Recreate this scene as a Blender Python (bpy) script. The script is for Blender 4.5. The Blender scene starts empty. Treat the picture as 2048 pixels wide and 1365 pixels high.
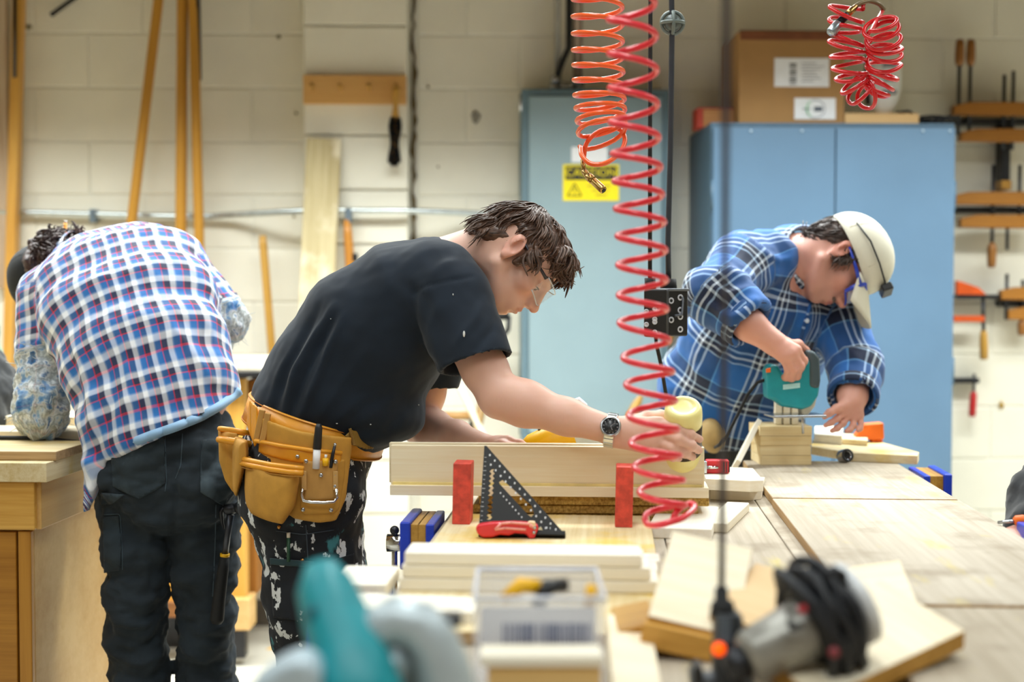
import bpy, math, random
import numpy as np
from mathutils import Vector as V, Matrix, Euler, noise
random.seed(7); rng = np.random.default_rng(7)
PI = math.pi
sc = bpy.context.scene
COL = sc.collection
# ------------------------------------------------------------------ camera, world, lamps, exposure
EYE = 1.285; FPX = 2048*50/36; PITCH = math.radians(2.04)
cam_d = bpy.data.cameras.new('camera'); cam = bpy.data.objects.new('camera', cam_d); COL.objects.link(cam)
cam.location = (0, 0, EYE); cam.rotation_euler = (PI/2-PITCH, 0, 0)
cam_d.lens = 50; cam_d.sensor_width = 36; cam_d.clip_start = .02
cam_d.dof.use_dof = True; cam_d.dof.focus_distance = 2.86; cam_d.dof.aperture_fstop = 2.2
sc.camera = cam
sc.view_settings.view_transform = 'Standard'; sc.view_settings.look = 'None'
sc.view_settings.gamma = 1; sc.view_settings.use_curve_mapping = False
sc.view_settings.exposure = 0.0
w = bpy.data.worlds.new('world'); sc.world = w; w.use_nodes = True
w.node_tree.nodes['Background'].inputs[0].default_value = (1, .80, .54, 1)
w.node_tree.nodes['Background'].inputs[1].default_value = .20
def lamp(name, loc, sx, sy, power, col, spread=170, rot=(0, 0, 0)):
    l = bpy.data.lights.new(name, 'AREA'); l.shape = 'RECTANGLE'; l.size = sx; l.size_y = sy
    l.energy = power; l.color = col; l.spread = math.radians(spread)
    o = bpy.data.objects.new(name, l); COL.objects.link(o); o.location = loc; o.rotation_euler = rot
COOL = (.94, 1, .99)
for lx in (-1.6, 0, 1.6):                       # rows of shaded fluorescent tubes hung over the benches
    lamp('overhead_light', (lx, 2.5, 2.75), .35, 2.4, 20, COOL, 140)
lamp('overhead_light', (0, 4.1, 2.52), 6.0, .35, 186, COOL, 128)  # unseen strip light added near the back wall to wash it brighter
lamp('overhead_light', (0, .2, 2.9), 3.4, .6, 36, COOL, 150)
# ------------------------------------------------------------------ pixels of the photograph -> places
cp, sp = math.cos(PITCH), math.sin(PITCH)
def ray(px, py):
    u = (px-1024)/FPX; v = (682.5-py)/FPX
    return V((u, cp+v*sp, -sp+v*cp))
def P(px, py, d):
    r = ray(px, py); return V((0, 0, EYE)) + r*(d/r.y)
def Pz(px, py, z):
    r = ray(px, py); return V((0, 0, EYE)) + r*((z-EYE)/r.z)
def S(px, d): return px*d/FPX                    # length of px pixels at depth d
BA = math.atan(.068); BS = V((math.cos(BA), -math.sin(BA), 0)); BT = V((math.sin(BA), math.cos(BA), 0)); ZZ = V((0, 0, 1))
RB = Matrix((BS, BT, ZZ)).transposed()
def BP(s, t, z): return BS*s + BT*t + ZZ*z       # the benches' own frame: across, along, up
def onbench(px, py, z=.86): return Pz(px, py, z)
def Rz(a): return Matrix.Rotation(math.radians(a), 3, 'Z')
def Rx(a): return Matrix.Rotation(math.radians(a), 3, 'X')
def Ry(a): return Matrix.Rotation(math.radians(a), 3, 'Y')
def smooth(pts, k=4):                            # a rounded path through the points
    out = []; n = len(pts)
    for i in range(n-1):
        a, b, c, d = pts[max(i-1, 0)], pts[i], pts[i+1], pts[min(i+2, n-1)]
        for j in range(k):
            t = j/k; out.append(.5*((2*b)+(c-a)*t+(2*a-5*b+4*c-d)*t*t+(3*b-a-3*c+d)*t*t*t))
    return out+[pts[-1]]
def frame(x, up=ZZ):                             # axes with X along x
    x = V(x).normalized(); y = V(up).cross(x)
    if y.length < 1e-5: y = V((0, 1, 0))
    y.normalize(); z = x.cross(y)
    return Matrix((x, y, z)).transposed()
# ------------------------------------------------------------------ mesh builder
class MB:
    def __init__(s): s.v = []; s.f = []; s.g = []; s.sm = []
    def add(s, vs, fs, gs=None, smooth=False):
        n = len(s.v); s.v += [V(p) for p in vs]; s.g += [V(p) for p in (gs or vs)]
        s.f += [[i+n for i in f] for f in fs]; s.sm += [smooth]*len(fs); return s
    def box(s, c, size, R=None, taper=None):
        R = R or Matrix.Identity(3); c = V(c); h = [x/2 for x in size]
        order = sorted(range(3), key=lambda i: -size[i]); off = V((random.random()*9, random.random()*9, random.random()*9))
        vs = []; gs = []
        for k in (-1, 1):
            for j in (-1, 1):
                for i in (-1, 1):
                    l = V((i*h[0], j*h[1], k*h[2]))
                    if taper and k > 0: l.x *= taper; l.y *= taper
                    vs.append(c+R@l); gs.append(V((l[order[0]], l[order[1]], l[order[2]]))+off)
        return s.add(vs, [(0,2,3,1),(4,5,7,6),(0,1,5,4),(2,6,7,3),(0,4,6,2),(1,3,7,5)], gs)
    def tube(s, pts, r, n=8, caps=True, closed=False, flat=1):
        pts = [V(p) for p in pts]; m = len(pts); rs = r if isinstance(r, (list, tuple)) else [r]*m
        up = None; base = len(s.v); vs = []; gs = []; L = 0
        for i, p in enumerate(pts):
            a = pts[(i-1) % m] if (closed or i) else p; b = pts[(i+1) % m] if (closed or i < m-1) else p
            t = (b-a).normalized() if (b-a).length > 1e-9 else V((0, 0, 1))
            if up is None:
                up = V((0, 0, 1)) if abs(t.z) < .9 else V((0, 1, 0))
            x = up.cross(t)
            if x.length < 1e-6: x = V((1, 0, 0)).cross(t)
            x.normalize(); y = t.cross(x); up = y
            if i: L += (p-pts[i-1]).length
            for k in range(n):
                a_ = 2*PI*k/n; vs.append(p+x*(rs[i]*math.cos(a_))+y*(rs[i]*flat*math.sin(a_))); gs.append(V((L, rs[i]*math.cos(a_), rs[i]*math.sin(a_))))
        fs = []
        for i in range(m if closed else m-1):
            j = (i+1) % m
            for k in range(n):
                l = (k+1) % n; fs.append((i*n+k, i*n+l, j*n+l, j*n+k))
        if caps and not closed: fs += [tuple(range(n-1, -1, -1)), tuple((m-1)*n+k for k in range(n))]
        s.add(vs, fs, gs, True); return s
    def cyl(s, a, b, r, r2=None, n=16): return s.tube([a, b], [r, r if r2 is None else r2], n)
    def lathe(s, prof, c, R=None, n=24):          # prof = (radius, height) along local z
        R = R or Matrix.Identity(3); c = V(c); vs = []; gs = []; m = len(prof)
        for r, h in prof:
            for k in range(n):
                a = 2*PI*k/n; l = V((r*math.cos(a), r*math.sin(a), h)); vs.append(c+R@l); gs.append(l)
        fs = [(i*n+k, i*n+(k+1) % n, (i+1)*n+(k+1) % n, (i+1)*n+k) for i in range(m-1) for k in range(n)]
        fs += [tuple(range(n-1, -1, -1)), tuple((m-1)*n+k for k in range(n))]
        return s.add(vs, fs, gs, True)
    def prism(s, poly, c, R, th):                 # poly in local x,y; thickness along local z from 0 to th
        c = V(c); n = len(poly); A = sum(poly[i][0]*poly[(i+1) % n][1]-poly[(i+1) % n][0]*poly[i][1] for i in range(n))
        if A < 0: poly = poly[::-1]
        vs = [c+R@V((x, y, 0)) for x, y in poly]+[c+R@V((x, y, th)) for x, y in poly]
        gs = [V((x, y, 0)) for x, y in poly]+[V((x, y, th)) for x, y in poly]
        fs = [tuple(range(n-1, -1, -1)), tuple(range(n, 2*n))]+[(i, (i+1) % n, n+(i+1) % n, n+i) for i in range(n)]
        return s.add(vs, fs, gs)
    def sphere(s, c, r, R=None, nu=16, nv=10):
        r = r if isinstance(r, (tuple, list)) else (r, r, r); R = R or Matrix.Identity(3); c = V(c); vs = []; gs = []
        for j in range(nv+1):
            th = PI*min(max(j/nv, .004), .996)
            for k in range(nu):
                a = 2*PI*k/nu; l = V((r[0]*math.sin(th)*math.cos(a), r[1]*math.sin(th)*math.sin(a), -r[2]*math.cos(th))); vs.append(c+R@l); gs.append(l)
        fs = [(j*nu+k, j*nu+(k+1) % nu, (j+1)*nu+(k+1) % nu, (j+1)*nu+k) for j in range(nv) for k in range(nu)]
        return s.add(vs, fs, gs, True)
    def build(s, name, mat, parent=None, bevel=0, origin=None, seg=2, solid=0, edge=None):
        me = bpy.data.meshes.new(name); o = None
        org = V(origin) if origin is not None else (wloc(parent) if parent else V((0, 0, 0)))
        if origin is None and not parent:
            xs = [p.x for p in s.v]; ys = [p.y for p in s.v]; zs = [p.z for p in s.v]
            org = V(((min(xs)+max(xs))/2, (min(ys)+max(ys))/2, min(zs)))
        me.from_pydata([p-org for p in s.v], [], s.f)
        at = me.attributes.new('g', 'FLOAT_VECTOR', 'POINT'); at.data.foreach_set('vector', [c for p in s.g for c in p])
        me.polygons.foreach_set('use_smooth', s.sm if not bevel else [True]*len(s.f))
        o = bpy.data.objects.new(name, me); COL.objects.link(o)
        if parent: o.parent = parent; o.location = org-wloc(parent)
        else: o.location = org
        me.materials.append(mat)
        if edge:                                 # sawn edges of a board: every face but the two broad ones
            me.materials.append(edge); ar = sorted(((p.area, p.index) for p in me.polygons), reverse=True); broad = {i for _, i in ar[:2]}
            for p in me.polygons: p.material_index = 0 if p.index in broad else 1
        if solid:
            m = o.modifiers.new('solid', 'SOLIDIFY'); m.thickness = solid; m.offset = 0
        if bevel:
            m = o.modifiers.new('bevel', 'BEVEL'); m.width = bevel; m.segments = seg; m.limit_method = 'ANGLE'; m.angle_limit = .6
            m.harden_normals = True
        return o
def wloc(o):
    p = V((0, 0, 0))
    while o: p += V(o.location); o = o.parent
    return p
def tag(o, label=None, cat=None, group=None, kind=None):
    if label: o['label'] = label
    if cat: o['category'] = cat
    if group: o['group'] = group
    if kind: o['kind'] = kind
    return o
def thing(name, loc, label, cat, group=None):
    o = bpy.data.objects.new(name, None); COL.objects.link(o); o.location = V(loc); o.empty_display_size = .05
    return tag(o, label, cat, group)
def struct(name, mb, mat, parent=None, **k): 
    o = mb.build(name, mat, parent, **k)
    if not parent: o['kind'] = 'structure'
    return o
# ------------------------------------------------------------------ materials
def nt(name):
    m = bpy.data.materials.new(name); m.use_nodes = True; t = m.node_tree; b = t.nodes['Principled BSDF']
    at = t.nodes.new('ShaderNodeAttribute'); at.attribute_name = 'g'
    return m, t, b, at.outputs['Vector']
def c4(c): return (c[0], c[1], c[2], 1)
def hexc(h):                                     # sRGB hex -> linear
    h = h.lstrip('#'); r = []
    for i in (0, 2, 4):
        x = int(h[i:i+2], 16)/255; r.append(x/12.92 if x <= .04045 else ((x+.055)/1.055)**2.4)
    return tuple(r)
def link(t, a, b): t.links.new(a, b)
def nz(t, vec, scale, detail=3, sc3=None, rough=.55):
    if sc3:
        mp = t.nodes.new('ShaderNodeMapping'); mp.inputs['Scale'].default_value = sc3; link(t, vec, mp.inputs['Vector']); vec = mp.outputs[0]
    n = t.nodes.new('ShaderNodeTexNoise'); n.inputs['Scale'].default_value = scale; n.inputs['Detail'].default_value = detail; n.inputs['Roughness'].default_value = rough
    link(t, vec, n.inputs['Vector']); return n.outputs['Fac']
def ramp(t, fac, stops, interp='LINEAR'):
    r = t.nodes.new('ShaderNodeValToRGB'); e = r.color_ramp; e.interpolation = interp
    while len(e.elements) < len(stops): e.elements.new(.5)
    for el, (p, c) in zip(e.elements, stops): el.position = p; el.color = c4(c) if len(c) == 3 else c
    link(t, fac, r.inputs[0]); return r.outputs[0]
def mixc(t, fac, a, b, mode='MIX'):
    m = t.nodes.new('ShaderNodeMix'); m.data_type = 'RGBA'; m.blend_type = mode
    for s_, x in ((m.inputs[0], fac), (m.inputs[6], a), (m.inputs[7], b)):
        if hasattr(x, 'links') or hasattr(x, 'is_linked'): link(t, x, s_)
        elif isinstance(x, (int, float)): s_.default_value = x
        else: s_.default_value = c4(x)
    return m.outputs[2]
def math_(t, op, a, b=0, c=0):
    m = t.nodes.new('ShaderNodeMath'); m.operation = op
    for s_, x in zip(m.inputs, (a, b, c)):
        if hasattr(x, 'is_linked'): link(t, x, s_)
        else: s_.default_value = x
    return m.outputs[0]
def bump(t, b, h, strength=.3, dist=.002):
    n = t.nodes.new('ShaderNodeBump'); n.inputs['Strength'].default_value = strength; n.inputs['Distance'].default_value = dist
    link(t, h, n.inputs['Height']); link(t, n.outputs[0], b.inputs['Normal'])
def M(name, col, rough=.5, metal=0, var=.12, scale=25, bmp=0, bscale=300, coat=0, spec=.5, sheen=0, bdist=.001):
    col = hexc(col) if isinstance(col, str) else col
    m, t, b, g = nt(name)
    f = nz(t, g, scale, 4)
    link(t, ramp(t, f, [(.3, tuple(c*(1-var) for c in col)), (.7, tuple(min(1, c*(1+var)) for c in col))]), b.inputs['Base Color'])
    b.inputs['Roughness'].default_value = rough; b.inputs['Metallic'].default_value = metal
    b.inputs['Coat Weight'].default_value = coat; b.inputs['Specular IOR Level'].default_value = spec
    b.inputs['Sheen Weight'].default_value = sheen
    if bmp: bump(t, b, nz(t, g, bscale, 3), bmp, bdist)
    return m
def wood(name, light, dark, rough=.55, sc=1.0, knots=False, stain=None, grainy=.5, bmp=.15, stain2=None):
    light, dark = [hexc(c) if isinstance(c, str) else c for c in (light, dark)]
    m, t, b, g = nt(name)
    wv = nz(t, g, 3*sc, 3, (.35, 3, 3))
    grain = nz(t, g, 30*sc, 4, (.12, 4, 4), .65)
    mixv = math_(t, 'ADD', math_(t, 'MULTIPLY', wv, 1-grainy), math_(t, 'MULTIPLY', grain, grainy))
    col = ramp(t, mixv, [(.34, dark), (.62, light)])
    if knots:
        mp = t.nodes.new('ShaderNodeMapping'); mp.inputs['Scale'].default_value = (4.2, 9, 0); link(t, g, mp.inputs['Vector'])
        vo = t.nodes.new('ShaderNodeTexVoronoi'); vo.inputs['Scale'].default_value = 1.0; link(t, mp.outputs[0], vo.inputs['Vector'])
        kf = ramp(t, vo.outputs['Distance'], [(.0, (1, 1, 1)), (.09, (.6, .6, .6)), (.2, (0, 0, 0))])
        col = mixc(t, kf, col, tuple(c*.55 for c in dark))
    if stain:
        sf = ramp(t, nz(t, g, 7, 5), [(.52, (0, 0, 0)), (.66, (1, 1, 1))])
        col = mixc(t, math_(t, 'MULTIPLY', sf, .7), col, hexc(stain) if isinstance(stain, str) else stain)
    b.inputs['Specular IOR Level'].default_value = .2 if rough > .54 else .5
    if stain2:
        sf = ramp(t, nz(t, g, 9, 4, (.5, 1.6, 1)), [(.60, (0, 0, 0)), (.70, (1, 1, 1))])
        col = mixc(t, math_(t, 'MULTIPLY', sf, .55), col, hexc(stain2))
    link(t, col, b.inputs['Base Color']); b.inputs['Roughness'].default_value = rough
    if bmp: bump(t, b, grain, bmp, .0015)
    return m
def glass(name, col=(1, 1, 1), rough=.05, alpha=.25):
    m, t, b, g = nt(name); b.inputs['Base Color'].default_value = c4(col); b.inputs['Roughness'].default_value = rough
    tr = t.nodes.new('ShaderNodeBsdfTransparent'); mx = t.nodes.new('ShaderNodeMixShader'); mx.inputs[0].default_value = alpha
    link(t, tr.outputs[0], mx.inputs[1]); link(t, b.outputs[0], mx.inputs[2]); link(t, mx.outputs[0], t.nodes['Material Output'].inputs['Surface'])
    return m
PINE = wood('pine', '#F3E8CF', '#E6D3AC'); PALE = wood('pale_pine', '#F7F0E0', '#EBE0C6', knots=False)
KNOT = wood('knotty_pine', '#F5EACF', '#EAD6AE', knots=True)
OCHRE = wood('ochre_wood', '#DDAB52', '#B67C28', .45); PLY = wood('plywood', '#DDB878', '#C4954F', .5, .6)
WORN = wood('worn_bench_top', '#C3B8A7', '#A29581', .75, .7, stain='#958774', bmp=.3, stain2='#D2C06A')
EDGE = wood('sawn_edge', '#C99A4E', '#A87A32', .6); PEDGE = wood('sheet_edge', '#C2A379', '#94744A', .6)
GLUEY = wood('glue_stained_bench', '#E3D4AF', '#C8AE79', .6, .7, stain='#DDB53A', bmp=.3)
ROUGHW = wood('rough_board', '#CDBF97', '#A18E60', .7, .8, stain='#F0E6CC', bmp=.5)
BROWNW = wood('brown_wood', '#8E5A2A', '#5E3716', .5); HANDLE = wood('handle_wood', '#C99A45', '#9C6C22', .4)
JAWW = wood('jaw_wood', '#B77A28', '#8A5517', .5)
REDP = M('red_paint', '#D6493A', .55, var=.3, scale=60, bmp=.3, bscale=150)
BLACK = M('black_plastic', '#17181A', .45, var=.2); RUBBER = M('black_rubber', '#101113', .7)
STEEL = M('steel', '#B9BCC0', .25, 1, .08); DARKST = M('dark_steel', '#3A3B3F', .4, .8); CHROME = M('chrome', '#D6D8DA', .12, 1, .03)
BRASS = M('brass', '#B9975A', .28, 1, .1); WHITE = M('white_paper', '#EDEEF0', .6, var=.03)
BLUEV = M('blue_vise_paint', '#1E3FC0', .35, var=.12); TEAL = M('teal_plastic', '#0E8C97', .42, var=.12)
YELLOW = M('yellow_plastic', '#F2B705', .4, var=.08); ORANGE = M('orange_plastic', '#F0701C', .45, var=.08)
GREYP = M('grey_plastic', '#9AA4AA', .45, var=.08); INK = M('black_ink', '#16171A', .6, var=.05)
# ------------------------------------------------------------------ the room
WY = 5.45; WA = math.radians(2.0); WS_ = V((math.cos(WA), math.sin(WA), 0)); WN = V((math.sin(WA), -math.cos(WA), 0)); W0 = V((0, WY, 0))
RW = Matrix((WS_, -WN, ZZ)).transposed()         # along the wall, into the wall, up
def W(px, py, off=0.0):                          # a pixel on the back wall, off metres in front of it
    r = ray(px, py); o = V((0, 0, EYE)); q = W0+WN*off
    return o+r*((q-o).dot(WN)/r.dot(WN))
def wl(p): p = V(p)-W0; return p.dot(WS_), p.dot(WN), p.z
def wx(px, off=0): return wl(W(px, 581, off))[0]
def WP(s, off, z): return W0+WS_*s+WN*off+ZZ*z
PAINT = M('cream_block_paint', '#EBE7D7', .5, var=.03, scale=6, bmp=.35, bscale=140, bdist=.002)
MORTAR = M('painted_mortar', '#E6E3D6', .6, var=.04)
CONC = M('concrete_floor', '#C9C4B6', .6, var=.1, scale=3, bmp=.1, bscale=80)
CEILM = M('ceiling_paint', '#7A6D55', .8, var=.05)
SIDEP = M('side_wall_paint', '#CFC6AE', .7, var=.04)
wb = struct('wall_back', MB().box(WP(0, -.1045, 1.7), (7.6, .2, 3.4), RW), MORTAR)
wb['label'] = 'cream painted concrete block wall behind the benches'
struct('wall_left', MB().box((-3.4, 2.2, 1.7), (.12, 7, 3.4)), SIDEP)
struct('wall_right', MB().box((3.4, 2.2, 1.7), (.12, 7.2, 3.4)), SIDEP)
struct('floor', MB().box((0, 2.2, -.05), (7, 7.4, .1)), CONC)['label'] = 'pale dusty concrete shop floor'
struct('ceiling', MB().box((0, 2.2, 3.45), (7, 7.4, .1)), CEILM)
X1040 = wx(1040); bx_cache = {}
pil0, pil1 = wx(608, .1), wx(818, .1)
gap1 = wx(834)
def block(s0, s1, z, off0=0.0, par=None):
    k = round(s1-s0, 3), off0
    if k not in bx_cache:
        o = MB().box((0, 0, 0), (s1-s0-.007, .1, .1962), RW).build('block', PAINT, None, bevel=.004, origin=(0, 0, 0))
        bx_cache[k] = o
    else: o = bx_cache[k].copy(); COL.objects.link(o)
    o.parent = par; jit = random.uniform(-.0012, .0012)
    o.location = WP((s0+s1)/2, off0-.05+jit, z)-wloc(par)
for j in range(1, 14):
    z = .02+.2032*j-.1016
    if z > 2.75: break
    off = 0 if j % 2 == 1 else .203
    k0 = -12
    for k in range(-9, 7):
        a = X1040+off+k*.4064; b_ = a+.4064
        if b_ < -2.15 or a > 2.15: continue
        if b_ > pil0 and a < gap1:               # the pilaster and the open joint interrupt the bond
            if a < pil0-.03: block(a, pil0, z, 0, wb)
            if b_ > gap1+.03: block(gap1, b_, z, 0, wb)
            continue
        block(a, b_, z, 0, wb)
pil = struct('wall_pilaster', MB().box(WP((pil0+pil1)/2, .02, 1.7), (pil1-pil0-.01, .13, 3.4), RW), MORTAR)
pil['label'] = 'block pilaster standing proud of the cream wall'
for j in range(1, 14):
    z = .035+.2032*j-.1016
    if z < 2.75: block(pil0, pil1, z, .1, pil)
# open expansion joint right of the pilaster, its old filler torn
mb = MB().box(WP((pil1+gap1)/2, -.03, 1.5), (gap1-pil1+.01, .05, 2.8), RW)
ej = mb.build('expansion_joint', M('dark_joint', '#463A22', .9, var=.4), wb)
mb = MB(); pts = []
for i in range(60):
    z = .7+i*.03; pts.append(WP(pil1+.016+random.uniform(-.006, .006), .004+random.uniform(0, .012), z))
mb.tube(pts, [random.uniform(.004, .011) for _ in pts], 6)
mb.build('torn_filler', M('old_filler', '#5B4B2C', .9, var=.5, scale=60), wb)
mb = MB(); n = 14; ctr = W(951, 235, .002)       # bare patch where the paint has come off
R_ = Matrix((WS_, ZZ, WN)).transposed()
mb.prism([((.019+.006*math.sin(k*2.3)+.003*math.sin(k*5))*math.cos(2*PI*k/n)*.95+.004*math.sin(k), (.022+.006*math.cos(k*1.7))*math.sin(2*PI*k/n)) for k in range(n)], ctr, R_, .0015)
mb.build('bare_patch', M('bare_block', '#8F8B80', .9, var=.2, scale=80), wb)
for (px, py, r) in ((58, 55, .012), (557, 74, .009), (592, 227, .006), (856, 174, .006), (876, 334, .005), (16, 222, .006), (588, 433, .006), (758, 486, .006)):
    MB().lathe([(r, 0), (r*.9, .003), (r*.3, .006)], W(px, py), Matrix((WS_, ZZ, WN)).transposed(), 8).build('wall_plug', M('wall_plug', '#8C8466', .8), wb)
MB().tube([W(2003, 812), W(2003, 809, .012), W(2002, 803, .006)], [.011, .008, .003], 6).build('wall_plug', M('yellow_plug', '#B9922B', .7), wb)
struct('baseboard_back', MB().box(WP(0, .006, .05), (7, .012, .1), RW), M('vinyl_base', '#5A5248', .6))
# ------------------------------------------------------------------ things on and against the wall
def stick(name, label, cat, a, b, r, mat, grip=None, group=None, r2=None, flat=1):
    a, b = V(a), V(b); o = thing(name, min(a, b, key=lambda p: p.z), label, cat, group)
    MB().tube([a, a.lerp(b, .02), a.lerp(b, .98), b], [r*.7, r, r2 or r, (r2 or r)*.8], 12, flat=flat).build('handle', mat, o)
    if grip: 
        q = a.lerp(b, grip); MB().tube([q, b+(b-a).normalized()*.004], r*1.12, 12).build('grip', RUBBER, o)
    return o
def to_floor(px0, py0, px1, py1, off):           # continue the seen line of a leaning pole to the floor
    a = W(px0, py0, off); b = W(px1, py1, off); t = a.z/(a.z-b.z); return a.lerp(b, t)
POLEM = wood('yellow_pole_wood', '#C99339', '#A97524', .35, .5, grainy=.3)
def pole(top, bot, r, label, grip=None, off=.12, up=.5, mat=None):
    f = to_floor(*top, *bot, off); t = W(*top, off); t = f.lerp(t, 1+up/(t-f).length)
    f.y -= .04
    return stick('wooden_pole', label, 'pole', f, t, r, mat or POLEM, grip, 'tool poles leaning on the wall')
pole((318, 0), (262, 480), .019, 'ochre wooden pole slanting left, the most tilted of the tall poles')
pole((366, 0), (364, 480), .021, 'plain upright wooden pole between tilted pole and black gripped pole')
o = pole((387, 0), (402, 520), .0185, 'wooden pole with a long black grip, right of the upright pole', off=.14)
a = W(387, -140, .14); b = W(387+4.6, 160, .14); MB().tube([a, b], .0215, 12).build('grip', RUBBER, o)
o = thing('wall_batten', P(42, 700, 5.35), 'flat ochre batten at the left edge with dark strip', 'batten')
mb = MB(); a = to_floor(40, 0, 24, 560, .06); b = W(40, -60, .06); mb.box((a+b)/2, ((b-a).length, .036, .05), frame(b-a, (0, 1, 0))); mb.build('strip', OCHRE, o, bevel=.002)
mb = MB(); a = W(30, -40, .1); b = W(29, 155, .1); mb.tube([a, b], .007, 8); mb.build('dark_edge', DARKST, o)
o = thing('wall_board', P(6, 700, 5.38), 'greyish brown board cut off by the left picture edge', 'board')
MB().box((W(4, -40, .03)+W(2, 500, .03))/2, (.05, .03, 1.3), RW).build('plank', wood('grey_board', '#CDBBA4', '#A98D70', .7), o, bevel=.002)
o = thing('black_rod', W(105, 28, .03), 'thin black rod at the top of the wall, slanting', 'rod')
MB().tube([W(105, 28, .03), W(175, -22, .03), W(300, -90, .01)], .0085, 8).build('rod', RUBBER, o); MB().sphere(W(105, 28, .03), .01).build('tip', RUBBER, o)
# bent metal conduit
COND = M('galvanised_conduit', '#C4CBCB', .28, 1, .1)
o = thing('metal_conduit', W(400, 425, .04), 'galvanised pipe running along the wall with a bend', 'conduit')
pp = [W(-120, 424, .035), W(80, 426, .035), W(230, 430, .035), W(330, 433, .035), W(420, 433, .035), W(470, 430, .05), W(560, 424, .13), W(640, 421, .15), W(720, 422, .15), W(800, 422, .15), W(880, 424, .12), W(960, 428, .05), W(1040, 429, .03), W(1100, 429, .0)]
MB().tube(pp, S(6.3, 5.4), 10).build('pipe', COND, o)
for px in (186, 697):
    q = W(px, 432, .04 if px < 400 else .15)
    MB().box(q+V((0, .02, 0)), (.022, .07 if px < 400 else .1, .05), RW).build('clip', M('clip_metal', '#7E8E9B', .4, .7), o, bevel=.002)
# peg rail with a bench brush
o = thing('peg_rail', W(710, 180, .12), 'pine peg rail with four pegs screwed to the pilaster', 'peg rail')
q = (W(608, 180, .115)+W(812, 180, .115))/2
MB().box(q, (S(204, 5.33), .025, S(57, 5.33)), RW).build('rail', wood('rail_pine', '#DDAE6B', '#CB9650', .5), o, bevel=.002)
for px in (626, 682, 739, 793):
    a = W(px, 180, .12); MB().tube([a, a+WN*.04+ZZ*.004, a+WN*.055+ZZ*.012], [.006, .006, .008], 8).build('peg', HANDLE, o)
o = thing('bench_brush', W(790, 330, .155), 'bench brush with black bristles hanging from last peg', 'brush')
pr = [(.004, 0), (.009, .02), (.011, .06), (.013, .085), (.017, .11)]
top = W(792, 174, .165); bot = W(788, 330, .155); ax = frame(bot-top, (0, 1, 0)); RL = Matrix((ax.col[1], ax.col[2], ax.col[0])).transposed()
mb = MB(); mb.tube([top.lerp(bot, f) for f in (0, .05, .15, .25, .33, .4)], [.012, .016, .012, .009, .012, .017], 12); mb.build('handle', HANDLE, o)
mb = MB(); mb.tube([top.lerp(bot, .34+.62*f) for f in np.linspace(0, 1, 8)], .011, 8); mb.build('brush_back', HANDLE, o)
mb = MB()
for i in range(900):
    f = random.random(); c = top.lerp(bot, .36+.62*f); an = random.random()*2*PI
    l = .0205+.004*math.sin(f*9)-(.010 if f > .93 else 0); d = WS_*math.cos(an)*l+WN*math.sin(an)*l+V((0, 0, -.012))
    mb.tube([c, c+d], [.0034, .0022], 3, caps=False)
tag(mb.build('bristles', M('black_bristle', '#0F1013', .7), o), kind='stuff')
# rough plank leaning on the pilaster
o = thing('leaning_plank', W(640, 900, .25), 'wide rough weathered plank leaning upright against the pilaster', 'plank')
a = to_floor(648, 278, 636, 640, .165); b = W(648, 278, .13); a += WN*.2
MB().box((a+b)/2, ((b-a).length, S(70, 5.2), .028), frame(b-a, WN)).build('plank', ROUGHW, o, bevel=.003)
pole((525, 472), (549, 750), .0155, 'short thin wooden stick leaning between the two men', off=.1, up=.0, mat=HANDLE)
# shovel handle and hammer hung by the conduit
o = thing('mallet_handle', W(700, 520, .17), 'orange wooden tool handle hanging below the conduit clip', 'tool')
mb = MB(); mb.tube([W(694, 440, .17), W(696, 470, .17), W(700, 530, .17), W(704, 640, .17)], [.012, .017, .018, .02], 10); mb.build('handle', wood('orange_handle', '#C98A3A', '#A8661C', .4), o)
MB().tube([W(694, 441, .17), W(696, 432, .15)], .005, 6).build('hook', STEEL, o)
MB().box(W(710, 515, .17), (.02, .03, .03), RW).build('clamp', BLACK, o, bevel=.004)
def spade(name, label, grip_px, shaft_to, gripmat, off=.2, wide=60):
    gx, gy = grip_px; o = thing(name, W(gx, 1000, off), label, 'shovel', 'garden spades leaning on the wall')
    f = to_floor(gx, gy+60, *shaft_to, off); top = W(gx, gy+70, off)
    MB().tube([f, top], .017, 12).build('shaft', HANDLE if gripmat is not BLACK else wood('dark_shaft', '#A98547', '#7A5A2B', .5), o)
    l = W(gx-wide/2, gy, off); r = W(gx+wide/2, gy, off)
    mb = MB(); mb.tube([l, l+V((.003, 0, -.05)), l.lerp(top, .75), top], .009, 8); mb.tube([r, r+V((-.003, 0, -.05)), r.lerp(top, .75), top], .009, 8); mb.build('yoke', BLACK, o)
    MB().tube([l, r], .016, 12).build('grip', gripmat, o)
    mb = MB(); k = f.lerp(top, .18); mb.box((f+k)/2, ((k-f).length, .2, .01), frame(k-f, WN)); mb.build('blade', DARKST, o, bevel=.004)
spade('garden_spade', 'spade with black D-grip leaning on wall behind the young man', (988, 632), (948, 880), BLACK)
o = thing('garden_fork', W(915, 1000, .24), 'garden tool with wooden cross grip leaning left of the panel', 'shovel')
f = to_floor(904, 742, 964, 868, .24); MB().tube([f, W(890, 712, .2)], .013, 10).build('shaft', PINE, o)
o2 = thing('wood_grip_spade', W(915, 1000, .2), 'spade with round wooden cross grip below the black grip', 'shovel')
l = W(884, 832, .2); r = W(940, 832, .2); MB().tube([l, r], .0165, 12).build('grip', wood('grip_wood', '#B58A52', '#8B6434', .5), o2)
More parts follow.
